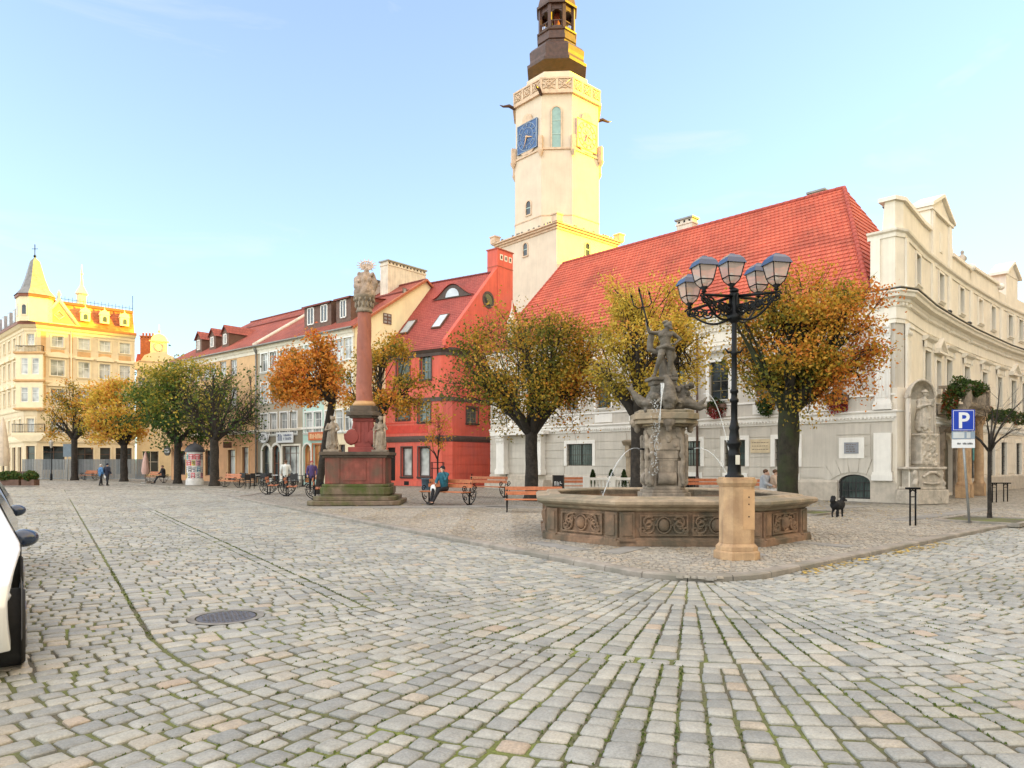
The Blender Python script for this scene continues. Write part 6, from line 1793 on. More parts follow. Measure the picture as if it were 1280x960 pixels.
for i in range(8):
 a,b=Vector(fo[i]),Vector(fo[(i+1)%8]);F=Facade([a,b])
 if F.N[0].dot((a+b)/2)<0:F=Facade([b,a])
 L=F.L
 for s0,s1 in((-.0,.30),(L-.30,L)):
  pier=MB();F.box(pier,s0,s1,.14,.67,.002,.075);F.box(pier,s0+.05,s1-.05,.2,.62,.075,.095);F.box(pier,s0-.02,s1+.02,.05,.15,.0,.14);pier.build('corner_pier',M['fstone'],ft,bevel=.01)
 pass
 n=2 if L>2.5 else 1
 if i in(3,4,5):continue
 for k in range(n):
  a0=.36+(L-.72)*k/n+.04;a1=.36+(L-.72)*(k+1)/n-.04;z0,z1=.2,.62
  pb_=MB();w=.035
  for q in((a0,a1,z0,z0+w),(a0,a1,z1-w,z1),(a0,a0+w,z0+w,z1-w),(a1-w,a1,z0+w,z1-w)):F.box(pb_,*q,.002,.05)
  cx=(a0+a1)/2;cz=(z0+z1)/2;hw=(a1-a0)/2-.05;hh=.17
  rr=random.Random(i*10+k)
  def scroll(cx0,cz0,r,sg,vz=1,turns=1.35,r0=.02):
   pts=[]
   for t in range(17):
    u=t/16;rad=r0+(r-r0)*u;an=turns*2*PI*u
    pts.append(F(cx0+sg*rad*math.cos(an),cz0+vz*rad*math.sin(an),.03))
   pb_.tube(pts,[.016+.012*(t/16)for t in range(17)],6)
  pb_.ball(F(cx,cz,.03),(.11,.06,.13),12,8);pb_.tube([F(cx+.14*math.cos(t*PI/8),cz+.16*math.sin(t*PI/8),.04)for t in range(17)],.02,6)
  for sg in(-1,1):
   scroll(cx+sg*.3,cz+.05,.13,sg,1);scroll(cx+sg*(hw*.72),cz-.03,.14,-sg,-1);scroll(cx+sg*.42,cz-.1,.07,sg,-1)
   for q in range(5):
    u=q/4;p0=(cx+sg*(.16+(hw-.2)*u),cz+.12*math.sin(u*5+i));pb_.ball(F(p0[0],p0[1],.025),(.045,.035,.03),8,6)
    pb_.tube([F(p0[0],p0[1],.025),F(p0[0]+sg*.07,p0[1]+rr.uniform(-.1,.1),.03)],[.02,.008],5)
  pb_.build('carved_panel',M['fstone'],ft)
def boxs(mb,w,z0,z1,ch=.0,rz=0):
 h=w/2
 mb.prism([(-h+ch,-h),(h-ch,-h),(h,-h+ch),(h,h-ch),(h-ch,h),(-h+ch,h),(-h,h-ch),(-h,-h+ch)]if ch else[(-h,-h),(h,-h),(h,h),(-h,h)],z0,z1)
zcap=ZAT(16.6,531);ztop=ZAT(16.6,519)
mb=MB();boxs(mb,1.30,.2,.95,.22);boxs(mb,1.18,.95,1.02,.2);boxs(mb,1.05,1.02,1.10,.18)
boxs(mb,.86,1.1,zcap-.85,.16)
for k,(w,z)in enumerate(((.86,zcap-.85),(.95,zcap-.8),(.98,zcap-.6),(1.06,zcap-.35),(1.02,zcap-.12),(.95,zcap-.05))):
 if k:boxs(mb,w,pz,z,.2)
 pz=z
for a in range(4):
 Mx=Matrix.Rotation(a*PI/2,4,'Z')
 for sx in(-1,1):
  c=Mx@Vector((sx*.37,-.46,0));mb.box((c.x,c.y,(1.1+zcap-.85)/2),(.17,.12,zcap-.85-1.1),a*PI/2)
 c=Mx@Vector((0,-.44,0));mb.box((c.x,c.y,1.85),(.42,.05,1.0),a*PI/2)
 p0=Mx@Vector((0,-.47,1.28));ax=Mx@Vector((.24,0,0));mb.tube([p0-ax,p0+ax],.14,14)
 for s in(-1,1):
  p=Mx@Vector((s*.26,-.52,2.0))
  mb.tube([Mx@Vector((s*.44+.06*math.cos(t)*(1+t/9),-.44,1.36+.07*math.sin(t)*(1+t/9)))for t in[q*.5 for q in range(14)]],.03,6)
mb.build('central_pier',M['gstone'],ft,bevel=.015)
mb=MB();boxs(mb,1.2,zcap-.05,zcap+.0,.25);boxs(mb,1.62,zcap,zcap+.10,.36);boxs(mb,1.74,zcap+.10,ztop+.02,.38);boxs(mb,1.5,ztop+.02,ztop+.1,.3)
cap_=mb.build('pier_capital',M['frim'],ft,bevel=.02)
S=Sculpt();rr=random.Random(4)
for a in range(4):
 for sx in(-1,1):
  Mx=Matrix.Rotation(a*PI/2,4,'Z')
  for k in range(16):
   z=1.2+(zcap-1.5)*k/15;c=Mx@Vector((sx*.40+rr.uniform(-.03,.03),-.52,z));S.lump(c,(.07,.05,.09))
 Mx=Matrix.Rotation(a*PI/2,4,'Z');S.lump(Mx@Vector((0,-.74,zcap+.05)),(.2,.12,.13));S.lump(Mx@Vector((0,-.72,zcap-.1)),(.09,.07,.1))
 for k in range(9):S.lump(Mx@Vector((rr.uniform(-.35,.35),-.52,zcap-.3+rr.uniform(-.22,.22))),(.07,.05,.07))
S.build('carved_garlands',M['gstone'],ft,.025,.03,.05)
wj=bpy.data.materials.new('water_jet');t_,b_,o_=nt(wj);b_.inputs['Base Color'].default_value=(.85,.88,.9,1);b_.inputs['Roughness'].default_value=.15;b_.inputs['Alpha'].default_value=.38;b_.inputs['Specular IOR Level'].default_value=.8
for sg,zz,vx in((-1,1.95,1.15),(1,1.95,1.2)):
 mb=MB();p0=Vector((sg*.47,-.3,zz));p1=Vector((sg*.72,-.42,zz+.01));mb.tube([p0,p1],.022,8);mb.build('spout',M['iron'],ft)
 pts=[]
 for k in range(15):
  t=k/14;pts.append((p1 .x+sg*vx*t*.95,p1 .y-.35*t,p1 .z+.35*t-1.6*t*t))
 mb=MB();mb.tube(pts,[.007+.006*k/14 for k in range(15)],6);rj=random.Random(2)
 for k in range(40):
  q=pts[rj.randrange(6,15)];mb.ball((q[0]+rj.gauss(0,.03),q[1]+rj.gauss(0,.03),q[2]+rj.gauss(0,.05)),rj.uniform(.006,.014),5,4)
 mb.build('water_jet',wj,ft)
mb=MB();rj=random.Random(8)
for k in range(9):
 x0=-.2+k*.012;e_=rj.uniform(.5,1);pts=[(x0-(.05+.02*k)*t+rj.gauss(0,.004),-.62-.3*math.sqrt(t),ztop+.7-.75*t*e_-.4*t*t)for t in[q/12 for q in range(13)]]
 mb.tube(pts,[max(.002,.009-.0005*q+rj.uniform(-.003,.003))for q in range(13)],5)
for k in range(260):
 t=rj.uniform(.3,2.2);mb.ball((-.34+rj.gauss(0,.06)-.03*t,-.86+rj.gauss(0,.05),ztop+.3-.9*(t-.3)),rj.uniform(.006,.014),5,4)
mb.build('water_jet',wj,ft)
pts=[(.95+.95*t,-.5-.2*t,ztop+.45+.55*t-3.6*t*t)for t in[q/14 for q in range(13)]]
mb=MB();mb.tube(pts,[.008+.006*q/12 for q in range(13)],5);mb.build('water_jet',wj,ft)
def local_h(py):return ZAT(16.6,py)
S=Sculpt();zt=ztop+.08
S.lump((0,0,zt+.35),(.55,.5,.5));S.lump((0,-.1,zt+.75),(.42,.38,.35));S.lump((-.28,-.25,zt+.2),(.3,.3,.25));S.lump((.3,-.2,zt+.2),(.3,.3,.25))
S.limb([(.02,-.68,zt+.12),(.04,-.66,zt+.32),(.05,-.55,zt+.6),(.05,-.42,zt+.88),(.0,-.34,zt+1.08)],[.17,.24,.2,.15,.1])
S.lump((.02,-.78,zt+.1),(.14,.1,.08));S.lump((-.1,-.84,zt+.32),(.05,.04,.05));S.lump((.16,-.84,zt+.32),(.05,.04,.05))
for sg in(-1,1):S.limb([(sg*.15+.04,-.6,zt+.4),(sg*.36,-.66,zt+.22)],[.08,.03])
S.limb([(-.25,-.3,zt+.15),(-.5,-.35,zt+.16),(-.72,-.38,zt+.3),(-.9,-.36,zt+.52),(-1.02,-.34,zt+.72)],[.2,.19,.16,.1,.05])
S.limb([(-1.0,-.34,zt+.66),(-1.16,-.4,zt+.78)],[.07,.02]);S.limb([(-1.0,-.34,zt+.66),(-.98,-.3,zt+.9)],[.07,.02]);S.limb([(-.5,-.4,zt+.1),(-.62,-.62,zt+.0)],[.12,.07])
S.lump((-.56,-.5,zt+.22),(.17,.16,.13));S.lump((-.35,-.5,zt+.45),(.15,.14,.14))
S.limb([(.25,-.25,zt+.25),(.5,-.32,zt+.3),(.72,-.38,zt+.22),(.95,-.42,zt+.1),(1.12,-.42,zt+.14)],[.2,.2,.17,.11,.06])
S.limb([(.9,-.42,zt+.16),(1.06,-.45,zt+.3),(1.14,-.46,zt+.42)],[.08,.06,.03])
S.limb([(.5,-.3,zt+.35),(.5,-.25,zt+.6),(.62,-.25,zt+.78),(.78,-.28,zt+.8)],[.16,.14,.11,.07])
rr=random.Random(6)
for k in range(22):S.lump((.42+rr.uniform(-.1,.3),-.34+rr.uniform(-.12,.08),zt+.5+rr.uniform(-.2,.35)),rr.uniform(.05,.09))
for k in range(20):S.lump((rr.uniform(-.5,.5),-.45+rr.uniform(-.1,.1),zt+rr.uniform(.05,.4)),rr.uniform(.06,.12))
S.limb([(0,.3,zt+.2),(-.3,.6,zt+.2),(-.5,.7,zt+.5)],[.22,.18,.06]);S.limb([(.1,.3,zt+.2),(.4,.6,zt+.2),(.6,.65,zt+.5)],[.22,.18,.06])
bs=S.build('sea_beasts',M['nstone'],ft,.022,.035,.06)
ZF=.72
for v in bs.data.vertices:
 if v.co.z>zt:v.co.z=zt+(v.co.z-zt)*ZF
mb=MB();mb.box((-.08,-.1,zt+.75),(.72,.6,.08),R(8));mb.box((-.06,-.1,zt+.66),(.6,.5,.11),R(8));mb.build('statue_plinth',M['nstone'],ft,bevel=.02)
for o in kids(ft):
 f_={'central_pier':.86,'pier_capital':.85,'carved_garlands':.86,'statue_plinth':.9,'sea_beasts':.8,'water_jet':.86,'spout':.86}.get(o.name.split('.')[0])
 if f_:
  for v in o.data.vertices:v.co.x*=f_;v.co.y*=f_
zN=zt+.79;HN=ZAT(16.6,402)-zN
NS=(1.25,1.2,1.0)
nep=empty('statue',(fc.x-.0+.0,fc.y-.1,zN),R(-1.5),'weathered stone figure of a bearded sea god raising a trident on the fountain pier','statue')
k_=HN/1.95
def V3(x,y,z):return Vector((x*k_,y*k_,z*k_))
S=Sculpt()
S.limb([V3(.10,0,1.02),V3(.16,-.03,.58),V3(.13,.03,.12),V3(.13,.0,.06)],[.125*k_,.085*k_,.05*k_,.05*k_])
S.limb([V3(.13,.03,.05),V3(.15,-.16,.03)],[.05*k_,.035*k_])
S.limb([V3(-.06,0,1.02),V3(-.14,-.24,.72),V3(-.24,-.10,.30),V3(-.28,-.06,.08)],[.13*k_,.09*k_,.06*k_,.045*k_])
S.limb([V3(-.28,-.05,.07),V3(-.36,-.2,.05)],[.05*k_,.035*k_])
S.limb([V3(.03,0,1.02),V3(.02,-.02,1.2),V3(0,.0,1.42),V3(.02,.0,1.56)],[.165*k_,.14*k_,.18*k_,.13*k_])
S.lump(V3(-.09,-.08,1.45),.1*k_);S.lump(V3(.1,-.08,1.45),.1*k_);S.lump(V3(-.16,0,1.53),.085*k_);S.lump(V3(.2,0,1.52),.085*k_)
S.limb([V3(.04,0,1.58),V3(.07,-.02,1.7)],[.07*k_,.065*k_])
face(S,V3(.09,-.03,1.80),.115*k_,(.7,-.6,.05));
rr=random.Random(3)
for q in range(16):a=rr.uniform(0,6.28);S.lump(V3(.07+.09*math.cos(a),.0+.07*math.sin(a)+.02,1.84+rr.uniform(-.06,.1)),.045*k_)
for q in range(8):S.lump(V3(.15+rr.uniform(-.04,.04),-.1+rr.uniform(-.03,.03),1.69+rr.uniform(-.05,.03)),.035*k_)
S.limb([V3(-.17,0,1.53),V3(-.42,-.04,1.56),V3(-.5,-.06,1.84)],[.075*k_,.055*k_,.04*k_])
hand(S,V3(-.5,-.06,1.85),(0,-.1,1),(.4,-.6,0),.17*k_,.9)
S.limb([V3(.22,0,1.52),V3(.43,.04,1.33),V3(.25,-.08,1.14)],[.075*k_,.055*k_,.04*k_]);hand(S,V3(.24,-.09,1.14),(-.9,-.2,-.3),(0,-.7,-.6),.15*k_,.5)
S.limb([V3(-.2,-.12,1.0),V3(0,-.2,1.06),V3(.2,-.1,.98),V3(.24,.06,.9)],[.06*k_,.07*k_,.07*k_,.06*k_])
S.limb([V3(.2,.08,.95),V3(.28,.1,.75),V3(.26,.08,.6)],[.09*k_,.08*k_,.03*k_])
S.limb([V3(-.38,.02,1.52),V3(-.4,.04,1.25),V3(-.38,.06,.98),V3(-.22,.02,.88)],[.045*k_,.08*k_,.10*k_,.07*k_])
S.limb([V3(-.3,.04,1.48),V3(-.36,.05,1.1)],[.03*k_,.06*k_])
S.limb([V3(-.12,.1,.95),V3(-.02,.12,.5),V3(.0,.1,.05)],[.1*k_,.12*k_,.14*k_]);S.limb([V3(.2,.1,.5),V3(.28,.08,.1)],[.07*k_,.1*k_])
S.build('figure',M['nstone'],nep,.011,.012,.05,2)
mb=MB();hb=V3(-.5,-.1,1.93);x0=hb.x;
ztip=ZAT(16.6,364)-zN
pts=[Vector((hb.x+.12,hb.y,hb.z-.55)),hb,Vector((hb.x-.14,hb.y+.02,ztip))]
mb.tube([pts[1]+(pts[1]-pts[2])*.18,pts[1],pts[2]],.016,8)
dr_=(pts[2]-pts[1]).normalized();sd_=Vector((dr_.z,0,-dr_.x));b0=pts[2]-dr_*.42
for sg in(-1,1):
 mb.tube([b0,b0+sd_*sg*.1+dr_*.0,b0+sd_*sg*.17+dr_*.08,b0+sd_*sg*.17+dr_*.3],[.014,.014,.013,.011],6);mb.tube([b0+sd_*sg*.17+dr_*.28,b0+sd_*sg*.17+dr_*.38],[.025,.003],6)
mb.tube([pts[2]-dr_*.03,pts[2]+dr_*.08],[.025,.003],6);mb.build('trident',M['iron'],nep)
nep.scale=NS
cc=Vector((-6.14,28.3));
mo=empty('monument',(cc.x,cc.y,0),R(3),'tall red twisted sandstone column on a broad red pedestal with mossy steps and saints','monument')
def hz(py):return ZAT(28.3,py)
def hf(py):return ZAT(27.0,py)
z1,z2,z3,z4,z5=hf(626),hf(621),hf(606),hf(572),hf(566)
def rbox(mb,w,d,z0,z1,rz=0):mb.box((0,0,(z0+z1)/2),(w,d,z1-z0),rz)
mb=MB()
def stp(w,d,z0,z1,c):x,y=w/2,d/2;mb.prism([(-x+c,-y),(x-c,-y),(x,-y+c),(x,y-c),(x-c,y),(-x+c,y),(-x,y-c),(-x,-y+c)],z0,z1)
stp(3.75,3.3,0,.17,.3);stp(3.35,2.9,.17,.34,.28);mb.build('step',M['mossy'],mo,bevel=.03)
zb0,zb1=.34,z3+.02
mb=MB();stp(2.78,2.5,zb0,zb0+.06,.2);stp(2.84,2.56,zb0+.06,zb1-.12,.22);stp(2.7,2.42,zb1-.12,zb1,.2);mb.build('base_block',M['mossy'],mo,bevel=.05)
mb=MB();w=2.44;rbox(mb,w,2.1,zb1,z4)
for sx in(-.86,.86):mb.box((sx,-1.06,(zb1+z4)/2),(.5,.05,z4-zb1-.02))
mb.box((0,-1.06,(zb1+z4)/2),(.92,.03,z4-zb1-.25));mb.build('pedestal',M['colred2'],mo,bevel=.02)
mb=MB();rbox(mb,2.6,2.26,z4,z4+.1);rbox(mb,2.84,2.5,z4+.1,z5+.04);mb.build('pedestal_slab',mat('dark_slab',(.10,.075,.055),.85,.3,3,.3,30),mo,bevel=.015)
zp0=z5+.04;zp1=hz(515);zc0=hz(508)
mb=MB();rbox(mb,1.3,1.2,zp0,zp0+.2);rbox(mb,.78,.74,zp0+.2,zp1-.3);rbox(mb,.95,.9,zp1-.38,zp1-.26)
for sx in(-1,1):
 for t in range(1):
  cx,cz=sx*.5,zp0+.62
  pts=[(cx+sx*(.05+.028*q)*math.cos(q*.55)*.9,-.36,cz+(.05+.028*q)*math.sin(q*.55))for q in range(13)]
  mb.tube(pts,.06,8);mb.tube([(cx,-.45,cz),(cx,.3,cz)],.3,16)
  mb.tube([(sx*.42,-.3,cz+.3),(sx*.38,-.3,cz+.7),(sx*.4,-.3,zp1-.4)],[.12,.07,.05],8)
for sx in(-.18,.18):mb.box((sx,-.39,(zp0+zp1)/2),(.16,.05,zp1-zp0-.8))
mb.build('scroll_pedestal',mat('dark_red_stone',(.27,.055,.045),.75,.15,3,.3,30),mo,bevel=.02)
mb=MB();boxs(mb,1.25,zp1-.26,zp1-.18,.2);boxs(mb,1.5,zp1-.18,zp1-.02,.25);boxs(mb,1.2,zp1-.02,zc0,.2);mb.build('upper_slab',mat('dark_slab',(.1,.075,.055)),mo,bevel=.02)
mb=MB();mb.lathe([(.56,0),(.6,.06),(.56,.13),(.5,.17),(.5,.2)],32,(0,0,zc0));mb.build('column_base_gilt',mat('ochre_ring',(.50,.28,.12),.6,.1,5),mo)
za=zc0+.2;zb_=hz(391);n=60;K=48;vs=[];fs=[]
for j in range(n+1):
 t=j/n;r=.465*(1-.22*t);z=za+(zb_-za)*t
 for k in range(K):
  a=2*PI*k/K;tw_=t*2*PI*.75
  rr_=r*(.80+.23*abs(math.cos(1.5*(a+tw_)))**.45)
  vs.append((rr_*math.cos(a),rr_*math.sin(a),z))
for j in range(n):
 for k in range(K):fs.append((j*K+k,j*K+(k+1)%K,(j+1)*K+(k+1)%K,(j+1)*K+k))
mb=MB();mb.add(vs,fs,0,None,True);mb.build('twisted_shaft',M['colred'],mo)
mb=MB();mb.lathe([(.4,0),(.44,.04),(.4,.1),(.38,.2),(.42,.42),(.5,.55),(.56,.6),(.56,.68)],24,(0,0,zb_))
for q in range(12):
 a=q*PI/6;mb.ball((.44*math.cos(a),.44*math.sin(a),zb_+.3),(.07,.07,.12),8,6);mb.ball((.5*math.cos(a+.26),.5*math.sin(a+.26),zb_+.5),(.07,.07,.08),8,6)
mb.build('capital',M['gstone'],mo)
zk=zb_+.66
S=Sculpt();rr=random.Random(12);ht=hz(338)-zk
for q in range(46):
 t=rr.random();z=zk+ht*.02+t*ht*.62;w=.56*(1-.25*abs(t-.35));a=rr.uniform(0,6.28);S.lump((w*math.cos(a)*.8,w*math.sin(a)*.65,z),rr.uniform(.1,.19))
S.limb([(0,0,zk),(0,0,zk+ht*.6)],[.5,.38]);
S.limb([(-.12,-.1,zk+ht*.3),(-.2,-.1,zk+ht*.6),(-.22,-.1,zk+ht*.72)],[.3,.2,.1]);face(S,(-.24,-.14,zk+ht*.80),.13,(-.6,-.8,0))
S.limb([(.12,0,zk+ht*.4),(.16,0,zk+ht*.75),(.14,0,zk+ht*.9)],[.3,.22,.1]);face(S,(.14,-.05,zk+ht*.97),.13,(-.3,-.95,0))
S.limb([(-.28,-.1,zk+ht*.66),(-.42,-.3,zk+ht*.5),(-.2,-.45,zk+ht*.52)],[.1,.08,.06]);S.limb([(.3,-.05,zk+ht*.78),(.5,-.2,zk+ht*.86)],[.1,.05])
S.limb([(.4,.1,zk+ht*.2),(.52,.1,zk+ht*.5),(.42,.1,zk+ht*.85)],[.16,.2,.12])
S.build('statue_group',mat('pink_grey_stone',(.40,.30,.235),.85,.25,4,.4,25,c2=(.24,.18,.14),dscale=1.6),mo,.028,.05,.08,2)
mb=MB();zs_=hz(333)+.02
for q in range(14):
 a=q*PI/7;mb.tube([(.1,-.05,zs_-.06),(.1+.42*math.cos(a),-.05,zs_+.26*math.sin(a)+.02)],[.05,.012],5)
mb.tube([(.1+.26*math.cos(a*PI/8),-.05,zs_+.17*math.sin(a*PI/8))for a in range(17)],.03,6);mb.tube([(.1,-.05,zk+ht*.98),(.1,-.05,zs_)],.05,6)
mb.build('radiant_crown',mat('pale_gilt',(.62,.47,.38),.5,.2,5,metal=.2),mo)
for o in kids(mo):
 if o.name.split('.')[0]in('scroll_pedestal','upper_slab','column_base_gilt','twisted_shaft','capital','statue_group','radiant_crown'):o.location.x+=.2
for o in kids(mo):
 nm=o.name.split('.')[0];f_=.72 if nm=='twisted_shaft' else .76 if nm in('column_base_gilt','capital','statue_group')else .86 if nm in('upper_slab','scroll_pedestal')else .95
 for v in o.data.vertices:v.co.x*=f_;v.co.y*=f_
def saint(name,label,px,face_dir,seed,lean,m=M['gstone'],H=None):
 base=Matrix.Rotation(R(3),4,'Z')@Vector((px,-.72,z5+.04));h=hf(519)-z5-.04 if H is None else H
 e=empty(name,(cc.x+base.x,cc.y+base.y,base.z),R(3),label,'statue');k=h/1.8;rr=random.Random(seed)
 S=Sculpt();v=lambda x,y,z:Vector((x*k,y*k,z*k))
 mb=MB();mb.box((0,0,.045),(.62,.5,.09));mb.build('plinth',m,e,bevel=.02)
 S.limb([v(0,0,.12),v(0,0,.5),v(.02*lean,0,1.0)],[.24*k,.2*k,.16*k]);S.limb([v(0,0,1.0),v(0,0,1.25),v(0,0,1.42)],[.17*k,.19*k,.12*k])
 for s in(-1,1):
  S.limb([v(s*.09,-.08,.95),v(s*.11,-.14,.5),v(s*.1,-.12,.15)],[.11*k,.08*k,.06*k]);S.limb([v(s*.1,-.1,.12),v(s*.12,-.26,.1)],[.05*k,.04*k])
 for q in range(14):a=rr.uniform(0,6.28);S.limb([v(.2*math.cos(a),.17*math.sin(a),1.0),v(.27*math.cos(a+.2),.22*math.sin(a+.2),rr.uniform(.15,.4))],[.04*k,.06*k],6)
 S.limb([v(-.2,0,1.38),v(-.32,-.06,1.1),v(-.12,-.22,1.12)],[.08*k,.06*k,.045*k]);hand(S,v(-.1,-.23,1.13),(1,-.1,.3),(0,-.5,.6),.15*k)
 S.limb([v(.2,0,1.38),v(.34,-.08,1.15),v(.22,-.24,1.3 if lean>0 else 1.0)],[.08*k,.06*k,.045*k]);hand(S,v(.22,-.25,1.3 if lean>0 else 1.0),(-.5,-.3,.6),(0,-.6,.2),.15*k)
 S.limb([v(0,0,1.42),v(.02,-.02,1.54)],[.07*k,.06*k]);face(S,v(.03,-.03,1.66),.12*k,face_dir)
 for q in range(12):a=rr.uniform(0,6.28);S.lump(v(.02+.1*math.cos(a),.02+.09*math.sin(a),1.7+rr.uniform(-.08,.08)),.045*k)
 if lean>0:
  S.limb([v(.3,-.2,.3),v(.27,-.22,1.5)],[.03*k,.03*k]);S.limb([v(-.3,-.15,.2),v(-.28,-.18,1.2)],[.04*k,.05*k])
 S.build('figure',m,e,.016,.022,.05,2)
 return e
saint('statue','grey robed stone saint on the left end of the red pedestal',-.93,(-.6,-.8,0),2,-1)
saint('statue','grey stone saint with a staff on the right end of the red pedestal',.93,(.2,-.95,0),5,1)
cf0,cf1=SL,SC
mid_s=SC+.55
nd=Vector((.93,.37)).normalized();nc=Vector((XAT(1140,28.55,560),28.55));nn=Vector((nd.y,-nd.x));na=math.atan2(nd.y,nd.x)
ni=empty('niche_shrine',(nc.x+nn.x*.1,nc.y+nn.y*.1,0),na,'carved stone shrine with a shell-topped niche built against the town hall corner','shrine')
yD=28.1
zn0=ZAT(yD,592);zsh=ZAT(yD,477);zped=ZAT(yD,543)
mb=MB();K=14;rN=.66;zsp=zsh-rN
ys=.06
def sh(r,a,z):return(r*-math.cos(a),-ys-.30+.0+(r*.75)*math.sin(a)-.0,z)
for k in range(K):
 a0,a1=PI*k/K,PI*(k+1)/K
 A=lambda a,r=rN:(-r*math.cos(a),.18-.0-.52*(1-math.sin(a)),0)
 p0,p1=A(a0),A(a1);mb.add([(p0[0],p0[1],.0),(p1[0],p1[1],.0),(p1[0],p1[1],zsp),(p0[0],p0[1],zsp)],[(0,1,2,3)],0,None,True)
mb.build('niche_wall',M['th_trimc'],ni)
mb=MB();mb.prism([(-.72,.19),(.72,.19),(1.0,1.9),(-.72,.6)],0,zsh-.2);mb.build('niche_backing',M['th_cream'],ni)
mb=MB()
for k in range(K):
 a0,a1=PI*k/K,PI*(k+1)/K
 for j in range(8):
  b0,b1=PI/2*j/8,PI/2*(j+1)/8
  def q(a,b):
   fl=1+.05*math.cos(a*18);r=rN*1.06*fl
   return(-r*math.cos(a)*math.cos(b),.18-.52*(1-math.sin(a)*math.cos(b)),zsp+r*math.sin(b))
  mb.add([q(a0,b0),q(a1,b0),q(a1,b1),q(a0,b1)],[(0,1,2,3)],0,None,True)
arc=[(-rN*1.1*math.cos(PI*t/16),-.36,zsp+rN*1.1*math.sin(PI*t/16))for t in range(17)]
mb.tube(arc,.05,8);mb.tube([(-rN*1.05,-.36,1.3),(-rN*1.05,-.36,zsp)],.04,6);mb.tube([(rN*1.05,-.36,1.3),(rN*1.05,-.36,zsp)],.04,6)
mb.build('shell_hood',M['statue'],ni)
mb=MB();mb.box((0,-.35,.28),(1.75,1.0,.56));mb.box((0,-.35,.62),(1.55,.9,.12));mb.box((0,-.35,1.0),(1.3,.8,.8));mb.box((0,-.35,1.42),(1.6,.95,.1));mb.build('pedestal',M['statue'],ni,bevel=.03)
S=Sculpt();rr=random.Random(9)
for s in(-1,1):
 S.limb([(s*.72,-.6,.65),(s*.8,-.66,.8),(s*.66,-.62,1.0),(s*.74,-.62,1.2),(s*.66,-.62,1.36)],[.12,.1,.09,.1,.08])
for k in range(30):S.lump((rr.uniform(-.75,.75),-.8,rr.uniform(.1,.5)),rr.uniform(.04,.08))
S.limb([(-.45,-.78,1.1),(-.2,-.82,1.25),(.2,-.82,1.25),(.45,-.78,1.1)],.06);S.limb([(-.45,-.78,.85),(0,-.82,.8),(.45,-.78,.85)],.05)
S.box((0,-.38,(1.46+zped)/2),(.86,.55,zped-1.46))
for k in range(60):S.lump((rr.uniform(-.42,.42),-.66,rr.uniform(1.5,zped-.03)),rr.uniform(.04,.075))
S.box((0,-.38,zped-.02),(1.0,.66,.08));S.box((0,-.38,1.62),(.98,.64,.1))
S.build('carved_plinth',M['statue'],ni,.025,.025,.05)
hS=ZAT(yD,487)-zped-.02;k=hS/1.85
bw=Vector((nc.x+nn.x*.48,nc.y+nn.y*.48))
ns=empty('statue',(bw.x,bw.y,zped+.02),na,'pale stone saint in pleated robe standing in the shell niche','statue')
S=Sculpt();v=lambda x,y,z:Vector((x*k,y*k,z*k))
S.limb([v(.05,0,.1),v(.02,0,.5),v(-.05,0,1.0)],[.26*k,.24*k,.22*k]);S.limb([v(-.05,0,1.0),v(-.02,0,1.25),v(.04,0,1.42)],[.2*k,.22*k,.14*k])
for q in range(16):a=rr.uniform(0,6.28);S.limb([v(-.03+.2*math.cos(a),.18*math.sin(a),1.02),v(.03+.31*math.cos(a),.26*math.sin(a),rr.uniform(.1,.7))],[.05*k,.07*k],6)
S.limb([v(-.22,0,1.36),v(-.34,-.08,1.1),v(-.05,-.28,1.2)],[.11*k,.1*k,.05*k]);hand(S,v(-.03,-.28,1.2),(1,-.1,.4),(0,-.5,.6),.16*k)
S.limb([v(.22,0,1.36),v(.38,-.14,1.2),v(.34,-.26,1.45)],[.1*k,.09*k,.05*k]);hand(S,v(.34,-.27,1.46),(.1,-.2,.9),(-.5,-.5,0),.16*k)
S.limb([v(.05,0,1.42),v(.08,-.02,1.54)],[.07*k,.065*k]);face(S,v(.1,-.04,1.66),.125*k,(.7,-.7,0));S.lump(v(.1,0,1.78),(.13*k,.13*k,.07*k));S.lump(v(.1,0,1.74),(.18*k,.18*k,.03*k))
for s in(-1,1):S.limb([v(s*.1+.05,-.1,.1),v(s*.13+.05,-.28,.05)],[.07*k,.045*k])
S.build('figure',M['statue'],ns,.016,.025,.06,2)
lx,ly=3.86,12.1
pl=empty('stone_pillar',(lx,ly,0),R(4),'orange sandstone pillar with moulded foot in front of the fountain','pillar')
zt_=ZAT(ly-.25,597)
def rect8(w,d,c):x,y=w/2,d/2;return[(-x+c,-y),(x-c,-y),(x,-y+c),(x,y-c),(x-c,y),(-x+c,y),(-x,y-c),(-x,-y+c)]
mb=MB();mb.prism(rect8(.70,.62,.15),0,.13);mb.prism(rect8(.68,.60,.15),.13,.15,pts2=rect8(.64,.56,.14));mb.prism(rect8(.64,.56,.14),.15,.22);mb.prism(rect8(.62,.54,.13),.22,.27,pts2=rect8(.54,.46,.12));mb.build('foot',M['sand'],pl,bevel=.008)
mb=MB();mb.prism(rect8(.54,.46,.12),.27,zt_-.16);mb.build('shaft',M['sand'],pl,bevel=.006)
mb=MB();mb.prism(rect8(.54,.46,.12),zt_-.16,zt_-.10,pts2=rect8(.60,.52,.13));mb.prism(rect8(.61,.53,.13),zt_-.10,zt_-.03);mb.prism(rect8(.56,.48,.12),zt_-.03,zt_);mb.build('capital',M['sand'],pl,bevel=.006)
mb=MB();mb.bx(.02,.22,-.238,-.2301,zt_-.88,zt_-.20);d_=mb.build('inspection_door',mat('sandstone_panel',(.54,.33,.17),.8,.1,6),pl,bevel=.002)
mb=MB()
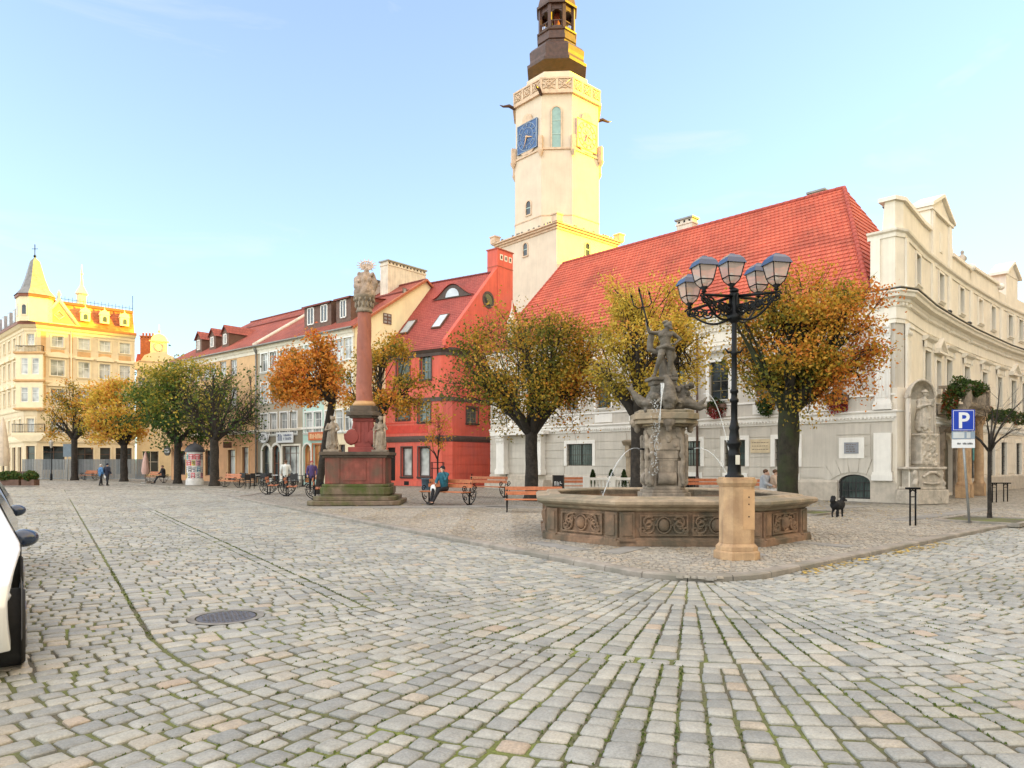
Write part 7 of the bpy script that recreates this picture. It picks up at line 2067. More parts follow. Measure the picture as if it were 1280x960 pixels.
for z in(zt_-.33,zt_-.45,zt_-.66):mb.ball((.12,-.239,z),(.013,.008,.013),8,6)
mb.build('keyhole',M['dark'],d_)
lm=empty('street_lamp',(lx-.04,ly,zt_),R(-8),'black ornate cast iron street lamp with five glazed lanterns','street lamp')
def lz(py):return ZAT(ly,py)-zt_
LM=M['iron']
zA0=lz(404)
mb=MB();mb.lathe([(.16,0),(.16,.03),(.12,.05),(.115,.1),(.105,.35),(.115,.38),(.10,.42),(.085,.5),(.12,.56),(.125,.6),(.09,.64),(.085,.72),(.075,.8),(.09,.85),(.07,.9),(.055,1.0),(.055,1.28),(.075,1.3),(.075,1.34),(.055,1.36),(.052,1.44),(.07,1.46),(.07,1.5),(.05,1.52),(.046,zA0-.55),(.06,zA0-.53),(.06,zA0-.49),(.045,zA0-.47),(.045,zA0)],16);mb.build('post',LM,lm)
mb=MB();mb.bx(-.0,.07,-.13,-.122,.22,.38);mb.bx(.005,.065,-.134,-.1301,.24,.3);mb.build('sticker',mat('sticker_white',(.65,.6,.5),.5),lm)
mb=MB()
for sg in(-1,1):mb.tube([(0,0,zA0-.5),(sg*.1,0,zA0-.5),(sg*.16,0,zA0-.42)],[.03,.022,.008],6)
mb.build('ladder_hook',LM,lm)
zc1=lz(372)
mb=MB();mb.lathe([(.05,zA0),(.10,zA0+.04),(.13,zA0+.12),(.09,zA0+.16),(.07,zA0+.2),(.065,zA0+.45),(.085,zA0+.5),(.06,zA0+.53),(.05,lz(361)-.08),(.08,lz(361)-.04),(.06,lz(361)),(.02,lz(361)+.02)],14)
for a in range(4):
 for r_ in(.085,):mb.tube([(r_*math.cos(a*PI/2+.4),r_*math.sin(a*PI/2+.4),zA0+.12),(r_*math.cos(a*PI/2+.4),r_*math.sin(a*PI/2+.4),zA0+.48)],.018,6)
mb.build('bracket_hub',LM,lm)
def lantern(parent,p,s=1.0,rz=R(20)):
 L=empty('lantern',p,rz);L.parent=parent
 mb=MB();w0,w1=.085*s,.165*s;h=.36*s
 def sqr(w,z):return[(-w,-w,z),(w,-w,z),(w,w,z),(-w,w,z)]
 z0=.10*s
 A,B,Cq=sqr(w0,z0+.03*s),sqr(w1,z0+h),sqr(.125*s,z0+.1*s)
 A=sqr(.06*s,z0)
 prof=[(.05*s,z0),(.095*s,z0+.055*s),(.12*s,z0+.12*s),(.165*s,z0+h)]
 for i in range(4):
  a=PI/4+i*PI/2
  mb.tube([(r_*math.sqrt(2)*math.cos(a),r_*math.sqrt(2)*math.sin(a),z)for r_,z in prof],.010*s,6)
 for r_,z in(prof[0],prof[2],prof[3]):
  q=[(r_*math.sqrt(2)*math.cos(PI/4+i*PI/2),r_*math.sqrt(2)*math.sin(PI/4+i*PI/2),z)for i in range(5)]
  mb.tube(q,.011*s,6)
 mb.lathe([(.02*s,0),(.05*s,.02*s),(.03*s,.05*s),(.07*s,.08*s),(.055*s,z0)],10);mb.build('frame',LM,L)
 g=MB()
 for(r0,za_),(r1,zb_)in zip(prof[:-1],prof[1:]):
  for i in range(4):
   c=[(r*math.sqrt(2)*.985*math.cos(PI/4+(i+j)*PI/2),r*math.sqrt(2)*.985*math.sin(PI/4+(i+j)*PI/2),z)for r,z,j in((r0,za_,0),(r0,za_,1),(r1,zb_,1),(r1,zb_,0))];g.quad(*c)
 g.build('glass',LG,L)
 t=MB();zr=z0+h
 pr_=[(.195*s,zr-.005),(.185*s,zr+.02*s),(.155*s,zr+.09*s),(.10*s,zr+.15*s),(.045*s,zr+.165*s),(.04*s,zr+.185*s),(.01*s,zr+.19*s)]
 for(r0,za_),(r1,zb_)in zip(pr_[:-1],pr_[1:]):
  for i in range(4):
   c=[(r*math.sqrt(2)*math.cos(PI/4+(i+j)*PI/2),r*math.sqrt(2)*math.sin(PI/4+(i+j)*PI/2),z)for r,z,j in((r0,za_,0),(r0,za_,1),(r1,zb_,1),(r1,zb_,0))];t.quad(*c)
 t.poly([(.195*s*math.sqrt(2)*math.cos(PI/4+i*PI/2),.195*s*math.sqrt(2)*math.sin(PI/4+i*PI/2),zr-.006)for i in range(4)])
 t.build('roof',LR_,L)
 bm=MB();bm.lathe([(.015,0),(.035*s,.03*s),(.035*s,.12*s),(.01,.15*s)],10,(0,0,z0+.06*s));bm.build('bulb',mat('bulb_white',(.8,.78,.74),.3),L)
 return L
LG=bpy.data.materials.new('lantern_glass');t_,b_,o_=nt(LG);b_.inputs['Base Color'].default_value=(.70,.56,.50,1);b_.inputs['Roughness'].default_value=.15;b_.inputs['Alpha'].default_value=.55
LR_=mat('lantern_roof_paint',(.02,.045,.11),.22,.2,4,spec=.8)
def lamp_pt(px,py,dy):
 y=ly+dy;x=XAT(px,y,py);z=ZAT(y,py)
 return Vector((x-(lx-.04),dy,z-zt_))
Rm=Matrix.Rotation(R(8),4,'Z')
sL=.95
ends=[(880,366,-.32),(862,386,.45),(970.5,363,-.38),(948,372,.50)]
arms=[]
lantern(lm,Rm@lamp_pt(914.5,362,0),sL)
for px,py,dy in ends:
 p=Rm@lamp_pt(px,py,dy);lantern(lm,p,sL);arms.append(p)
for p in arms:
 mb=MB();r=Vector((p.x,p.y,0));rl=r.length;u=r.normalized();zb=zA0+.46;ze=p.z
 mb.tube([Vector((0,0,zb))+u*.04,Vector((0,0,ze-.03))+u*rl],[.028,.024],6)
 pts=[]
 for k in range(13):
  t=k/12;pts.append(u*(.08+(rl-.1)*t)+Vector((0,0,zA0+.08+(ze-.1-zA0-.08)*t**1.6-.10*math.sin(PI*t))))
 mb.tube(pts,.02,6)
 def spiral(c,r0,turns,sg):
  q=[]
  for k in range(18):
   t=k/17;a=sg*turns*2*PI*t;rr_=r0*(1-.85*t);q.append(c+u*rr_*math.cos(a)+Vector((0,0,rr_*math.sin(a))))
  mb.tube(q,.016,5)
 for k in range(5):
  t=.14+.19*k;top=zb+(ze-zb)*t;lo=zA0+.08+(ze-.1-zA0-.08)*t**1.6-.10*math.sin(PI*t)
  hh=max(.03,(top-lo)/2);spiral(u*(.04+rl*t)+Vector((0,0,(top+lo)/2)),min(hh,.1),1.6,1 if k%2 else-1)
  spiral(u*(.04+rl*(t+.08))+Vector((0,0,(top+lo)/2+.02)),min(hh,.07)*.8,1.3,-1 if k%2 else 1)
 mb.ball(u*rl+Vector((0,0,ze-.08)),.03,8,6);mb.tube([u*rl+Vector((0,0,ze-.14)),u*rl+Vector((0,0,ze+.03))],[.012,.022],6)
 spiral(u*.13+Vector((0,0,zA0+.2)),.11,1.5,1)
 mb.build('scroll_arm',LM,lm)
def leaf_mat(name,stops):
 m=bpy.data.materials.new(name);t,b,out=nt(m)
 at_=t.nodes.new('ShaderNodeAttribute');at_.attribute_name='tone';r=ramp(t,stops);t.links.new(at_.outputs['Fac'],r.inputs[0])
 t.links.new(r.outputs[0],b.inputs['Base Color']);b.inputs['Roughness'].default_value=.6;b.inputs['Specular IOR Level'].default_value=.3
 tr=t.nodes.new('ShaderNodeBsdfTranslucent');t.links.new(r.outputs[0],tr.inputs[0]);mx=t.nodes.new('ShaderNodeMixShader');mx.inputs[0].default_value=.35
 t.links.new(b.outputs[0],mx.inputs[1]);t.links.new(tr.outputs[0],mx.inputs[2]);t.links.new(mx.outputs[0],out.inputs[0]);return m
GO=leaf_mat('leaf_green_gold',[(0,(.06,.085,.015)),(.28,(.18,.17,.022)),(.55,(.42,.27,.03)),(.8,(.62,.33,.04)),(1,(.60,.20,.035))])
OR=leaf_mat('leaf_orange',[(0,(.10,.10,.02)),(.25,(.36,.20,.03)),(.6,(.66,.24,.035)),(.85,(.70,.32,.05)),(1,(.52,.11,.03))])
YE=leaf_mat('leaf_yellow',[(0,(.20,.18,.03)),(.4,(.48,.35,.045)),(.75,(.72,.52,.08)),(1,(.66,.31,.06))])
GR=leaf_mat('leaf_green',[(0,(.03,.07,.015)),(.5,(.09,.15,.025)),(.8,(.26,.24,.035)),(1,(.5,.36,.05))])
IV=leaf_mat('leaf_ivy',[(0,(.02,.04,.012)),(.6,(.06,.11,.025)),(.85,(.10,.15,.03)),(1,(.28,.05,.02))])
RDL=leaf_mat('leaf_red_green',[(0,(.02,.04,.012)),(.45,(.06,.09,.02)),(.6,(.28,.04,.03)),(1,(.36,.03,.04))])
def leaves(name,pts,size,mat_,parent,rr,tones,elong=1.35,flat=.0):
 n=len(pts);P=np.array(pts,dtype=float);g=np.random.default_rng(rr.randrange(10**6))
 a=g.normal(size=(n,3));a[:,2]*=(1-flat);a/=np.linalg.norm(a,axis=1)[:,None];b=np.cross(a,g.normal(size=(n,3)));b/=np.linalg.norm(b,axis=1)[:,None]
 s=size*g.uniform(.6,1.25,n)[:,None];c=np.cross(a,b)*s*.18
 V=np.stack([P-a*s*.5*elong,P+b*s*.42+c,P+a*s*.5*elong,P-b*s*.42+c],1).reshape(-1,3)
 me=bpy.data.meshes.new(name);me.vertices.add(4*n);me.vertices.foreach_set('co',V.ravel());me.loops.add(4*n);me.loops.foreach_set('vertex_index',np.arange(4*n));me.polygons.add(n);me.polygons.foreach_set('loop_start',np.arange(n)*4)
 me.update(calc_edges=True);me.materials.append(mat_);at_=me.attributes.new('tone','FLOAT','FACE');at_.data.foreach_set('value',np.clip(np.array(tones),0,1))
 o=bpy.data.objects.new(name,me);col.objects.link(o);o.parent=parent;return o
def tree(name,label,x,y,hf,cz,rad,r0,mat_,seed,nl=9000,ls=.12,nc=150,lean=0,bias=None,off=(0,0),gap=-.12,twigs=2,bark='bark',group='trees on the square',cat='tree',np_=6,cr=.34):
 rr=random.Random(seed);e=empty(name,(x,y,0),0,label,cat,group);rx,ry,rz_=rad;C=Vector((off[0],off[1],cz))
 fork=Vector((lean,0,hf));cl=[];k=0
 while len(cl)<nc and k<20000:
  k+=1;d=Vector((rr.gauss(0,1),rr.gauss(0,1),rr.gauss(0,1))).normalized();f=rr.uniform(.25,1)**.45
  f*=1.04+.5*noise.noise(d*2.2+Vector((seed,0,0)))
  p=C+Vector((d.x*rx*f,d.y*ry*f,d.z*rz_*f))
  if noise.noise(p*(2.2/rx)+Vector((0,seed*3.1,0)))<gap:continue
  if p.z<hf*.95 or(p.z<hf+.32*rz_ and math.hypot(p.x-lean,p.y)<.42*rx):continue
  cl.append(p)
 mb=MB();tp=[Vector((0,0,-.03)),Vector((lean*.08,0,hf*.12)),Vector((lean*.35,0,hf*.4)),Vector((lean*.7,0,hf*.75)),fork]
 n=14;tt=[]
 for i in range(n+1):
  u=i/n*4;j=min(3,int(u));tt.append(tp[j].lerp(tp[j+1],u-j))
 base=len(mb.v);mb.tube(tt,[r0*(1.35-.35*min(1,i/3))*(1-.12*i/n)for i in range(n+1)],14)
 for i in range(base,len(mb.v)):
  v=Vector(mb.v[i]);a=math.atan2(v.y,v.x-lean*v.z/hf);q=1+.16*noise.noise(Vector((math.cos(a)*1.4,math.sin(a)*1.4,v.z*1.2+seed)))+.05*math.sin(a*5+v.z)
  cx=lean*v.z/hf*.9;mb.v[i]=(cx+(v.x-cx)*q,v.y*q,v.z)
 dirs=[]
 for i in range(np_):
  a=2*PI*i/np_+rr.uniform(-.3,.3);dirs.append(Vector((math.cos(a),math.sin(a),rr.uniform(.5,1.2))).normalized())
 dirs.append(Vector((0,0,1)));grp=[[]for _ in dirs]
 for p in cl:d=(p-fork).normalized();grp[max(range(len(dirs)),key=lambda i:d.dot(dirs[i]))].append(p)
 limbs=[]
 for g in grp:
  if not g:limbs.append(None);continue
  c=sum(g,Vector())/len(g);c=fork.lerp(c,1.15);mid=fork.lerp(c,.45)+Vector((rr.uniform(-.1,.1),rr.uniform(-.1,.1),-.06*(c-fork).length+rr.uniform(0,.12)));w=[fork-Vector((0,0,.12)),fork.lerp(mid,.5),mid,mid.lerp(c,.5)+Vector((rr.uniform(-.1,.1),)*3),c]
  mb.tube(w,[r0*.7,r0*.55,r0*.4,r0*.26,r0*.12],8);limbs.append(w)
 for g,w in zip(grp,limbs):
  for p in g:
   t=rr.uniform(1,3.6);j=int(t);s=w[j].lerp(w[min(4,j+1)],t-j)
   m=s.lerp(p,.5)+Vector((rr.uniform(-.15,.15),rr.uniform(-.15,.15),rr.uniform(-.05,.2)));q=r0*.13
   mb.tube([s,m,p],[q,q*.6,q*.22],5,cap=False)
   for _ in range(twigs):
    e1=p+Vector((rr.gauss(0,.3),rr.gauss(0,.3),rr.gauss(.08,.3)))*(rx/2.3);mb.tube([m.lerp(p,rr.uniform(.3,1)),e1],[q*.25,q*.1],3,cap=False)
 tk=mb.build('trunk',M[bark],e)
 if nl:
  pts=[];tn=[]
  for _ in range(nl):
   p=cl[rr.randrange(len(cl))];s=cr*rx/2.4;q=p+Vector((rr.gauss(0,s),rr.gauss(0,s),rr.gauss(0,s*.72)));pts.append(q)
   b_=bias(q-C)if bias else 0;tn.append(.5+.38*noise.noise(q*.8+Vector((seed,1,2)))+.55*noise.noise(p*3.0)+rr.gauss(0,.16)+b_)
  leaves('crown',pts,ls,mat_,e,rr,tn)
 return e
def place(px,py):return G(px,py)
def trees_at(px,y,x0,x1,y0,y1):
 """crown box in pixels -> centre offset, radii at depth y"""
 x=XAT(px,y,600);cx=(XAT(x0,y,(y0+y1)/2)+XAT(x1,y,(y0+y1)/2))/2;rx=(XAT(x1,y,500)-XAT(x0,y,500))/2;zt=ZAT(y,y0);zb=ZAT(y,y1)
 return x,cx-x,(zt+zb)/2,rx*.97,(zt-zb)/2*.97
def T_(name,label,px,y,box,r0,mat_,seed,hfpy,**k):
 x,ox,cz,rx,rz_=trees_at(px,y,*box);return tree(name,label,x,y,ZAT(y,hfpy),cz,(rx,rx*.9,rz_),r0,mat_,seed,off=(ox,0),**k)
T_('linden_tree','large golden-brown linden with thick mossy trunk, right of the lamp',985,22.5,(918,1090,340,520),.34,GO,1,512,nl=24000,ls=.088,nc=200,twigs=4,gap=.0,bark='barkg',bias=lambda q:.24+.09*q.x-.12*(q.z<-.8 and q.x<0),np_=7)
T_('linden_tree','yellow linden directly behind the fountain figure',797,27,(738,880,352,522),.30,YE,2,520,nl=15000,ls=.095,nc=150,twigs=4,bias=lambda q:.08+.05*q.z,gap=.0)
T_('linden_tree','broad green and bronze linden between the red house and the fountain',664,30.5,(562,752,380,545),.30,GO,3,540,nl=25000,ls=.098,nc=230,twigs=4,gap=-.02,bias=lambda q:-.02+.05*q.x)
T_('linden_tree','thinning yellow-brown tree behind the red column',474,34,(430,528,412,560),.22,GO,4,515,nl=5200,ls=.12,nc=110,bias=lambda q:.12,gap=-.05)
T_('linden_tree','bright orange tree with a leaning trunk left of the red column',398,37,(338,438,432,578),.22,OR,5,500,nl=10500,ls=.135,nc=150,lean=.75,bias=lambda q:.12,gap=-.03)
T_('linden_tree','nearly bare dark tree with a few green leaves beside the advertising column',268,49.5,(222,332,458,556),.32,GR,6,548,nl=1700,ls=.16,nc=150,twigs=9,bias=lambda q:.05-.12*q.x,gap=-.2)
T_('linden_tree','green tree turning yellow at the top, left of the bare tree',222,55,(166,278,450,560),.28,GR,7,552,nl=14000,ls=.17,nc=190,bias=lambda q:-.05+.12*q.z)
T_('linden_tree','orange-brown tree in front of the yellow palace',155,61,(108,188,470,562),.3,YE,8,556,nl=9000,ls=.18,nc=130,bias=lambda q:.30)
T_('linden_tree','sparse olive tree nearest the pointed turret',93,66,(60,122,480,570),.28,GO,9,548,nl=3000,ls=.17,nc=110,twigs=5,bias=lambda q:0,gap=-.2)
x,y=G(547,615)
tree('young_tree','slim young tree with sparse gold leaves and a black metal guard',x,y,ZAT(y,572),ZAT(y,535),(.72,.7,1.65),.055,GO,10,nl=520,ls=.11,nc=60,cr=.5,bias=lambda q:.2,gap=-.6,np_=5)
x,y=G(1237,648)
tree('bare_sapling','leafless young tree standing behind the parking sign',x,y,ZAT(y,560),ZAT(y,525),(1.25,1.1,1.35),.055,GO,11,nl=0,nc=34,twigs=7,gap=-.6,np_=6,bark='bark',group=None)
x,y=G(547,615);tg=empty('tree_guard',(x,y,0),0,'black square metal guard round the young tree','tree guard');mb=MB();h=ZAT(y,578)
for sx in(-.32,.32):
 for sy in(-.32,.32):mb.tube([(sx,sy,0),(sx,sy,h)],.025,6)
for z in(h,h*.8,.3):
 mb.tube([(-.32,-.32,z),(.32,-.32,z),(.32,.32,z),(-.32,.32,z),(-.32,-.32,z)],.02,6)
mb.build('frame',M['iron'],tg)
for px,py,w,d,lab in((1000,641,2.0,2.0,'low square stone edging round the foot of the big linden'),(1235,651,2.4,2.0,'low stone edging round the bare sapling')):
 x,y=G(px,py);e=empty('tree_pit',(x,y,0),R(42),lab,'tree pit');mb=MB()
 for a,b,c,d_ in((-w/2,w/2,-d/2,-d/2+.12),(-w/2,w/2,d/2-.12,d/2),(-w/2,-w/2+.12,-d/2+.12,d/2-.12),(w/2-.12,w/2,-d/2+.12,d/2-.12)):mb.bx(a,b,c,d_,-.05,.06)
 mb.build('edging',km,e,bevel=.01);mb=MB();mb.bx(-w/2+.12,w/2-.12,-d/2+.12,d/2-.12,-.05,.02);mb.build('soil',JM,e)
def bush(name,label,c,rad,n,mat_,seed,cat='plant',ls=.09,group=None,tone=0,box=None,bmat=None):
 rr=random.Random(seed);e=empty(name,c,0,label,cat,group);pts=[];tn=[]
 for _ in range(n):
  d=Vector((rr.gauss(0,1),rr.gauss(0,1),rr.gauss(0,1))).normalized()*rr.uniform(.3,1)**.5;q=Vector((d.x*rad[0],d.y*rad[1],d.z*rad[2]))*(1+.3*noise.noise(d*2+Vector((seed,0,0))));pts.append(q);tn.append(.5+.4*noise.noise(q*4+Vector((seed,0,0)))+rr.gauss(0,.15)+tone-(.35*q.z/rad[2]if mat_ is RDL else 0))
 leaves('foliage',pts,ls,mat_,e,rr,tn)
 if box:mb=MB();mb.box(box[0],box[1],box[2]);mb.build('box',bmat or M['brown'],e)
 return e
AngL=math.atan2(-DL.y,-DL.x)
for px,lab,sd in((899,'red and green flower box on the sill left of the lamp post',1),(961,'green flower box on the sill half behind the big linden',2),(1049,'dark red flower box under the linden crown',3)):
 q=TH_L.inv(px,508);s=q[0];c=TH(s,LI(890,508,900,510)[2]-.05,.28)
 bush('flower_box',lab,c,(.52 if px!=961 else .42,.3,.5),900,IV if px==961 else RDL,sd,'flower box',.085,'flower boxes on the town hall front',box=((0,.0,.12),(.95,.22,.18),AngL))
for i,(px,py)in enumerate(((1225,517),(1240,521),(1254,520),(1268,524))):
 q=TH_R.inv(px,py);c=TH(q[0]+SC,q[1],.3);bush('hanging_plant',['leafy green window plant right of the balcony','second leafy window plant right of the balcony','third leafy window plant right of the balcony, left of the sapling top','rightmost leafy window plant on the curved front'][i],c,(.42,.42,.42),800,IV,20+i,'plant',.09,'window plants on the curved front',tone=.1)
for i,(s,dx,w,hh,t_)in enumerate(((pa-.1,1.0,.55,.55,0),(pa+.7,1.35,.6,.4,.1),(pa-.15,.6,.35,.8,.35))):
 c=TH(s,bz+(.75 if i<2 else .1),dx);bush('balcony_plant',['bushy green vine on the left corner of the balcony','green vine along the balcony rail','reddish vine hanging down beside the porch column'][i],c,(w,.4,hh),1300,IV,40+i,'plant',.09,'vines on the stone balcony',tone=t_)
def make_bench(name='park_bench'):
 e=empty(name,(0,0,0),0,'bench','bench','double-ended park benches on the square')
 L=1.0
 for y0,z in((-.40,.45),(-.24,.45),(-.08,.45)):
  mb=MB();mb.box((0,y0+.0,z),(2*L,.13,.035));mb.build('seat_plank',M['bench'],e,bevel=.006)
 for z,y in((.66,.06),(.82,.10)):
  mb=MB();mb.box((0,y,z),(2*L,.035,.13));mb.build('back_plank',M['bench'],e,bevel=.006)
 for sx in(-.93,.93):
  mb=MB();t=lambda p,r=.018:mb.tube([(sx,a,b)for a,b in p],r,6)
  t([(.38*math.cos(a),.40-.38*math.sin(a))for a in[PI*k/12 for k in range(13)]],.018)
  t([(-.45,.43),(.0,.42),(.06,.6),(.12,.92)],.02);t([(0,.02),(0,.45)],.03);t([(-.42,.44),(.42,.44)],.02)
  for sg in(-1,1):
   t([(sg*.30+.13*(1-k/16)*math.cos(k*.6),.56+.13*(1-k/16)*math.sin(k*.6))for k in range(15)],.018);t([(sg*.2+.1*(1-k/14)*math.cos(k*.6+2),.24+.1*(1-k/14)*math.sin(k*.6+2))for k in range(12)],.014)
  t([(-.14,.015),(.14,.015)],.025);mb.ball((sx,.12,.96),.03,8,6);mb.build('side_frame',M['iron'],e)
 return e
bproto=None
AB_=R(145)
BN=[(561,630,146,'bench on which the man in the teal jacket sits',1.1),(609,621,146,'empty bench behind the seated man, nearest the red house',1.1),(667,640,178,'empty bench at the left end of the fountain',.95),(722,618,180,'bench behind the fountain, in front of the barred window',1),(880,622,180,'bench behind the fountain pier, right side',1),
(336,617,105,'leftmost of three benches in a row left of the red column',1),(359,619,105,'middle one of three benches in a row left of the red column',1),(394,623,105,'bench nearest to the red column on its left',1.05),(290,609,140,'bench right of the bare dark tree',1),(113,600,150,'far bench between the two leftmost trees',1),(196,603,150,'far bench beside the green tree with a dark figure',1),(958,624,176,'bench behind the big linden trunk, with two people',1)]
for i,(px,py,rz,lab,s)in enumerate(BN):
 x,y=G(px,py)
 if i==0:bproto=make_bench();b=bproto;b.location=(x,y,0);b.rotation_euler=(0,0,R(rz)+PI);b['label']=lab;b.scale=(s,s,s)
 else:b=copy_tree(bproto,None,(x,y,0),R(rz)+(PI if i in(1,2,4,3,8,9,10,11)else 0),lab,s)
skin=mat('skin',(.55,.33,.24),.55,.08,20);blkc=mat('black_cloth',(.012,.012,.016),.85,.3,12);hairb=mat('hair_brown',(.10,.05,.025),.8,.3,30);hairg=mat('hair_grey',(.45,.42,.38),.8,.2,30);shoe=mat('shoe_black',(.015,.014,.014),.5)
def person(label,x,y,h,pose,top,legs,hair,rz,cat='person',hat=None,bag=None,z=0,vox=.014,holds=None):
 e=empty('person',(x,y,z),rz,label,cat);k=h/1.75;v=lambda a,b,c:Vector((a*k,b*k,c*k))
 if pose=='sit':
  hip=v(0,.05,.63);ch=v(0,-.02,1.07);nk=v(0,-.06,1.2);hd=v(0,-.08,1.34);legs_=[[v(s*.1,.0,.60),v(s*.13,-.44,.58),v(s*.12,-.70-.1*s,.12)]for s in(-1,1)]
  arms=[[v(-.19,-.02,1.14),v(-.25,-.12,.88),v(-.1,-.34,.80)],[v(.19,-.02,1.14),v(.25,-.2,.96),v(.08,-.18,1.22)]]
 else:
  st=.0 if pose=='stand' else .16;hip=v(0,0,.92);ch=v(0,0,1.32);nk=v(0,0,1.47);hd=v(0,-.02,1.62);legs_=[[v(s*.09,0,.9),v(s*.1,-s*st*.5-.02,.48),v(s*.1,s*-st,.07)]for s in(-1,1)]
  arms=[[v(s*.2,0,1.4),v(s*.27,.03,1.13),v(s*.24,-.12,.92)]for s in(-1,1)]
 S=Sculpt();S.limb([hip,ch,nk],[.14*k,.15*k,.05*k]);S.limb([nk,hd],[.05*k,.05*k]);face(S,hd,.105*k,(0,-1,0))
 for l in legs_:S.limb(l,[.08*k,.055*k,.038*k]);S.limb([l[2],l[2]+v(0,-.14,-.03)],[.038*k,.03*k])
 for a in arms:S.limb(a,[.05*k,.042*k,.03*k]);hand(S,a[2],a[2]-a[1]+v(0,-.02,.0),(0,-.3,-1)if pose!='sit' else(0,-1,0),.17*k,.5)
 S.build('body',skin,e,vox,0,.1,1)
 C_=Sculpt();C_.limb([hip+v(0,0,-.06),(hip+ch)/2,ch,nk-v(0,0,.03)],[(.13 if pose=='sit' else .175)*k,.165*k,.185*k,.085*k]);C_.lump(ch+v(-.13,0,.06),.1*k);C_.lump(ch+v(.13,0,.06),.1*k)
 for a in arms:C_.limb([a[0],a[1],a[1].lerp(a[2],.85)],[.075*k,.065*k,.05*k])
 C_.build('jacket',top,e,vox,.008,.06,1)
 T2=Sculpt();T2 .limb([hip+v(-.05,0,0),hip+v(.05,0,0)],.13*k)
 for l in legs_:T2 .limb([l[0],l[1],l[1].lerp(l[2],.9)],[.1*k,.075*k,.058*k])
 T2 .build('trousers',legs,e,vox,.006,.06,1)
 for l in legs_:F_=Sculpt();F_.limb([l[2]+v(0,.03,-.02),l[2]+v(0,-.17,-.035)],[.05*k,.04*k]);F_.build('shoe',shoe,e,vox,0,.1,1)
 mb=MB();mb.ball(hd+v(0,.018,.035),(.098*k,.108*k,.098*k),14,10);mb.build('hat' if hat else 'hair',hat or hair,e)
 if bag:mb=MB();c=arms[0][2]+v(-.06 if pose=='sit' else-.02,-.08,-.2);mb.ball(c,(.13*k,.07*k,.17*k),12,8);mb.tube([c+v(-.05,0,.14),arms[0][2]+v(0,0,-.02),c+v(.05,0,.14)],.008,5);b=mb.build('bag',bag,None);b.location=(x,y,z);b.rotation_euler=(0,0,rz);tag(b,'white carrier bag held by '+('the seated man' if pose=='sit' else 'the walker in the blue coat'),'bag')
 return e
bx_,by_=G(561,630);bx_+=.36;by_+=-.42;bx_-=.55;by_+=.3
person('seated man in teal jacket and black cap on the bench left of the fountain',bx_,by_,1.85,'sit',mat('teal_cloth',(.015,.12,.17),.7,.2,10),blkc,None,R(-34),hat=blkc,bag=mat('white_plastic',(.75,.75,.74),.4),z=-.03)
x,y=G(126,607);person('walker in a light blue quilted coat, left of the far couple',x,y,ZAT(y,580),'walk',mat('blue_coat',(.06,.17,.36),.7,.2,10),blkc,hairg,R(150),bag=mat('white_plastic',(.75,.75,.74)))
x,y=G(134,607);person('walker in a dark navy coat and cap, right of the far couple',x,y,ZAT(y,579),'walk',mat('navy_cloth',(.01,.015,.035),.85),blkc,None,R(170),hat=mat('navy_cloth',(.01,.015,.035)))
for px,lab,t_,hr,rz in((955,'seated person in a pale grey jacket, left of the two behind the fountain',mat('pale_grey_cloth',(.36,.38,.42),.8),hairb,60),(967,'seated person in a beige coat beside the linden trunk',mat('beige_cloth',(.52,.38,.28),.8),hairb,75)):
 x=XAT(px,27.2,600);person(lab,x,27.2,1.65,'sit',t_,mat('light_trousers',(.5,.48,.45),.8),hr,R(rz),z=.0)
x,y=G(204,605);person('dark seated figure on the far bench beside the green tree',x,y,1.7,'sit',blkc,blkc,hairb,R(-40))
x=XAT(357,43,600);person('person in a white top standing among the cafe tables',x,43,1.8,'stand',mat('white_cloth',(.6,.62,.6),.8),blkc,hairb,R(200))
x=XAT(390,40,600);person('person in a purple-blue jacket just left of the red pedestal',x,40,1.75,'stand',mat('purple_cloth',(.08,.05,.16),.8),blkc,mat('hair_red',(.35,.06,.06),.8),R(10))
x,y=G(1047,646);d=empty('dog',(x,y,0),R(40),'small shaggy black dog standing on the plaza right of the fountain','dog');S=Sculpt();k=.5
v=lambda a,b,c:Vector((a*k,b*k,c*k))
S.limb([v(-.38,0,.72),v(0,0,.68),v(.34,0,.72)],[.27*k,.26*k,.29*k]);S.limb([v(.34,0,.78),v(.5,-.05,1.0)],[.15*k,.13*k]);S.lump(v(.54,-.08,1.05),(.15*k,.14*k,.14*k));S.limb([v(.6,-.12,1.02),v(.74,-.2,.98)],[.08*k,.05*k])
for s in(-1,1):
 S.limb([v(.48,s*.1-.06,1.14),v(.45,s*.15-.06,1.26)],[.05*k,.015*k]);S.limb([v(.3,s*.13,.6),v(.32,s*.13,.3),v(.33,s*.13,.05)],[.1*k,.06*k,.05*k]);S.limb([v(.33,s*.13,.04),v(.39,s*.13,.03)],.045*k)
 S.limb([v(-.34,s*.13,.62),v(-.26,s*.13,.42),v(-.42,s*.13,.25),v(-.4,s*.13,.04)],[.12*k,.08*k,.05*k,.045*k]);S.limb([v(-.4,s*.13,.04),v(-.33,s*.13,.03)],.042*k)
S.limb([v(-.5,0,.78),v(-.64,0,1.0),v(-.52,.02,1.16),v(-.38,.02,1.1)],[.13*k,.15*k,.15*k,.09*k]);db=S.build('body',mat('black_fur',(.008,.008,.009),.9,.3,20),d,.014,.03,.03,1)
mb=MB();mb.ball(v(.76,-.21,1.0),.014,8,6);mb.build('nose',blkc,d)
x,y=G(1208,654);ps_=empty('parking_sign',(x,y,0),R(-4),'blue parking sign with smaller white plates on a grey pole','sign');h=ZAT(y,512);blue=mat('sign_blue',(.01,.05,.42),.35,.03);grey=mat('pole_grey',(.30,.31,.31),.4,.1,8,metal=.4);pw=.62
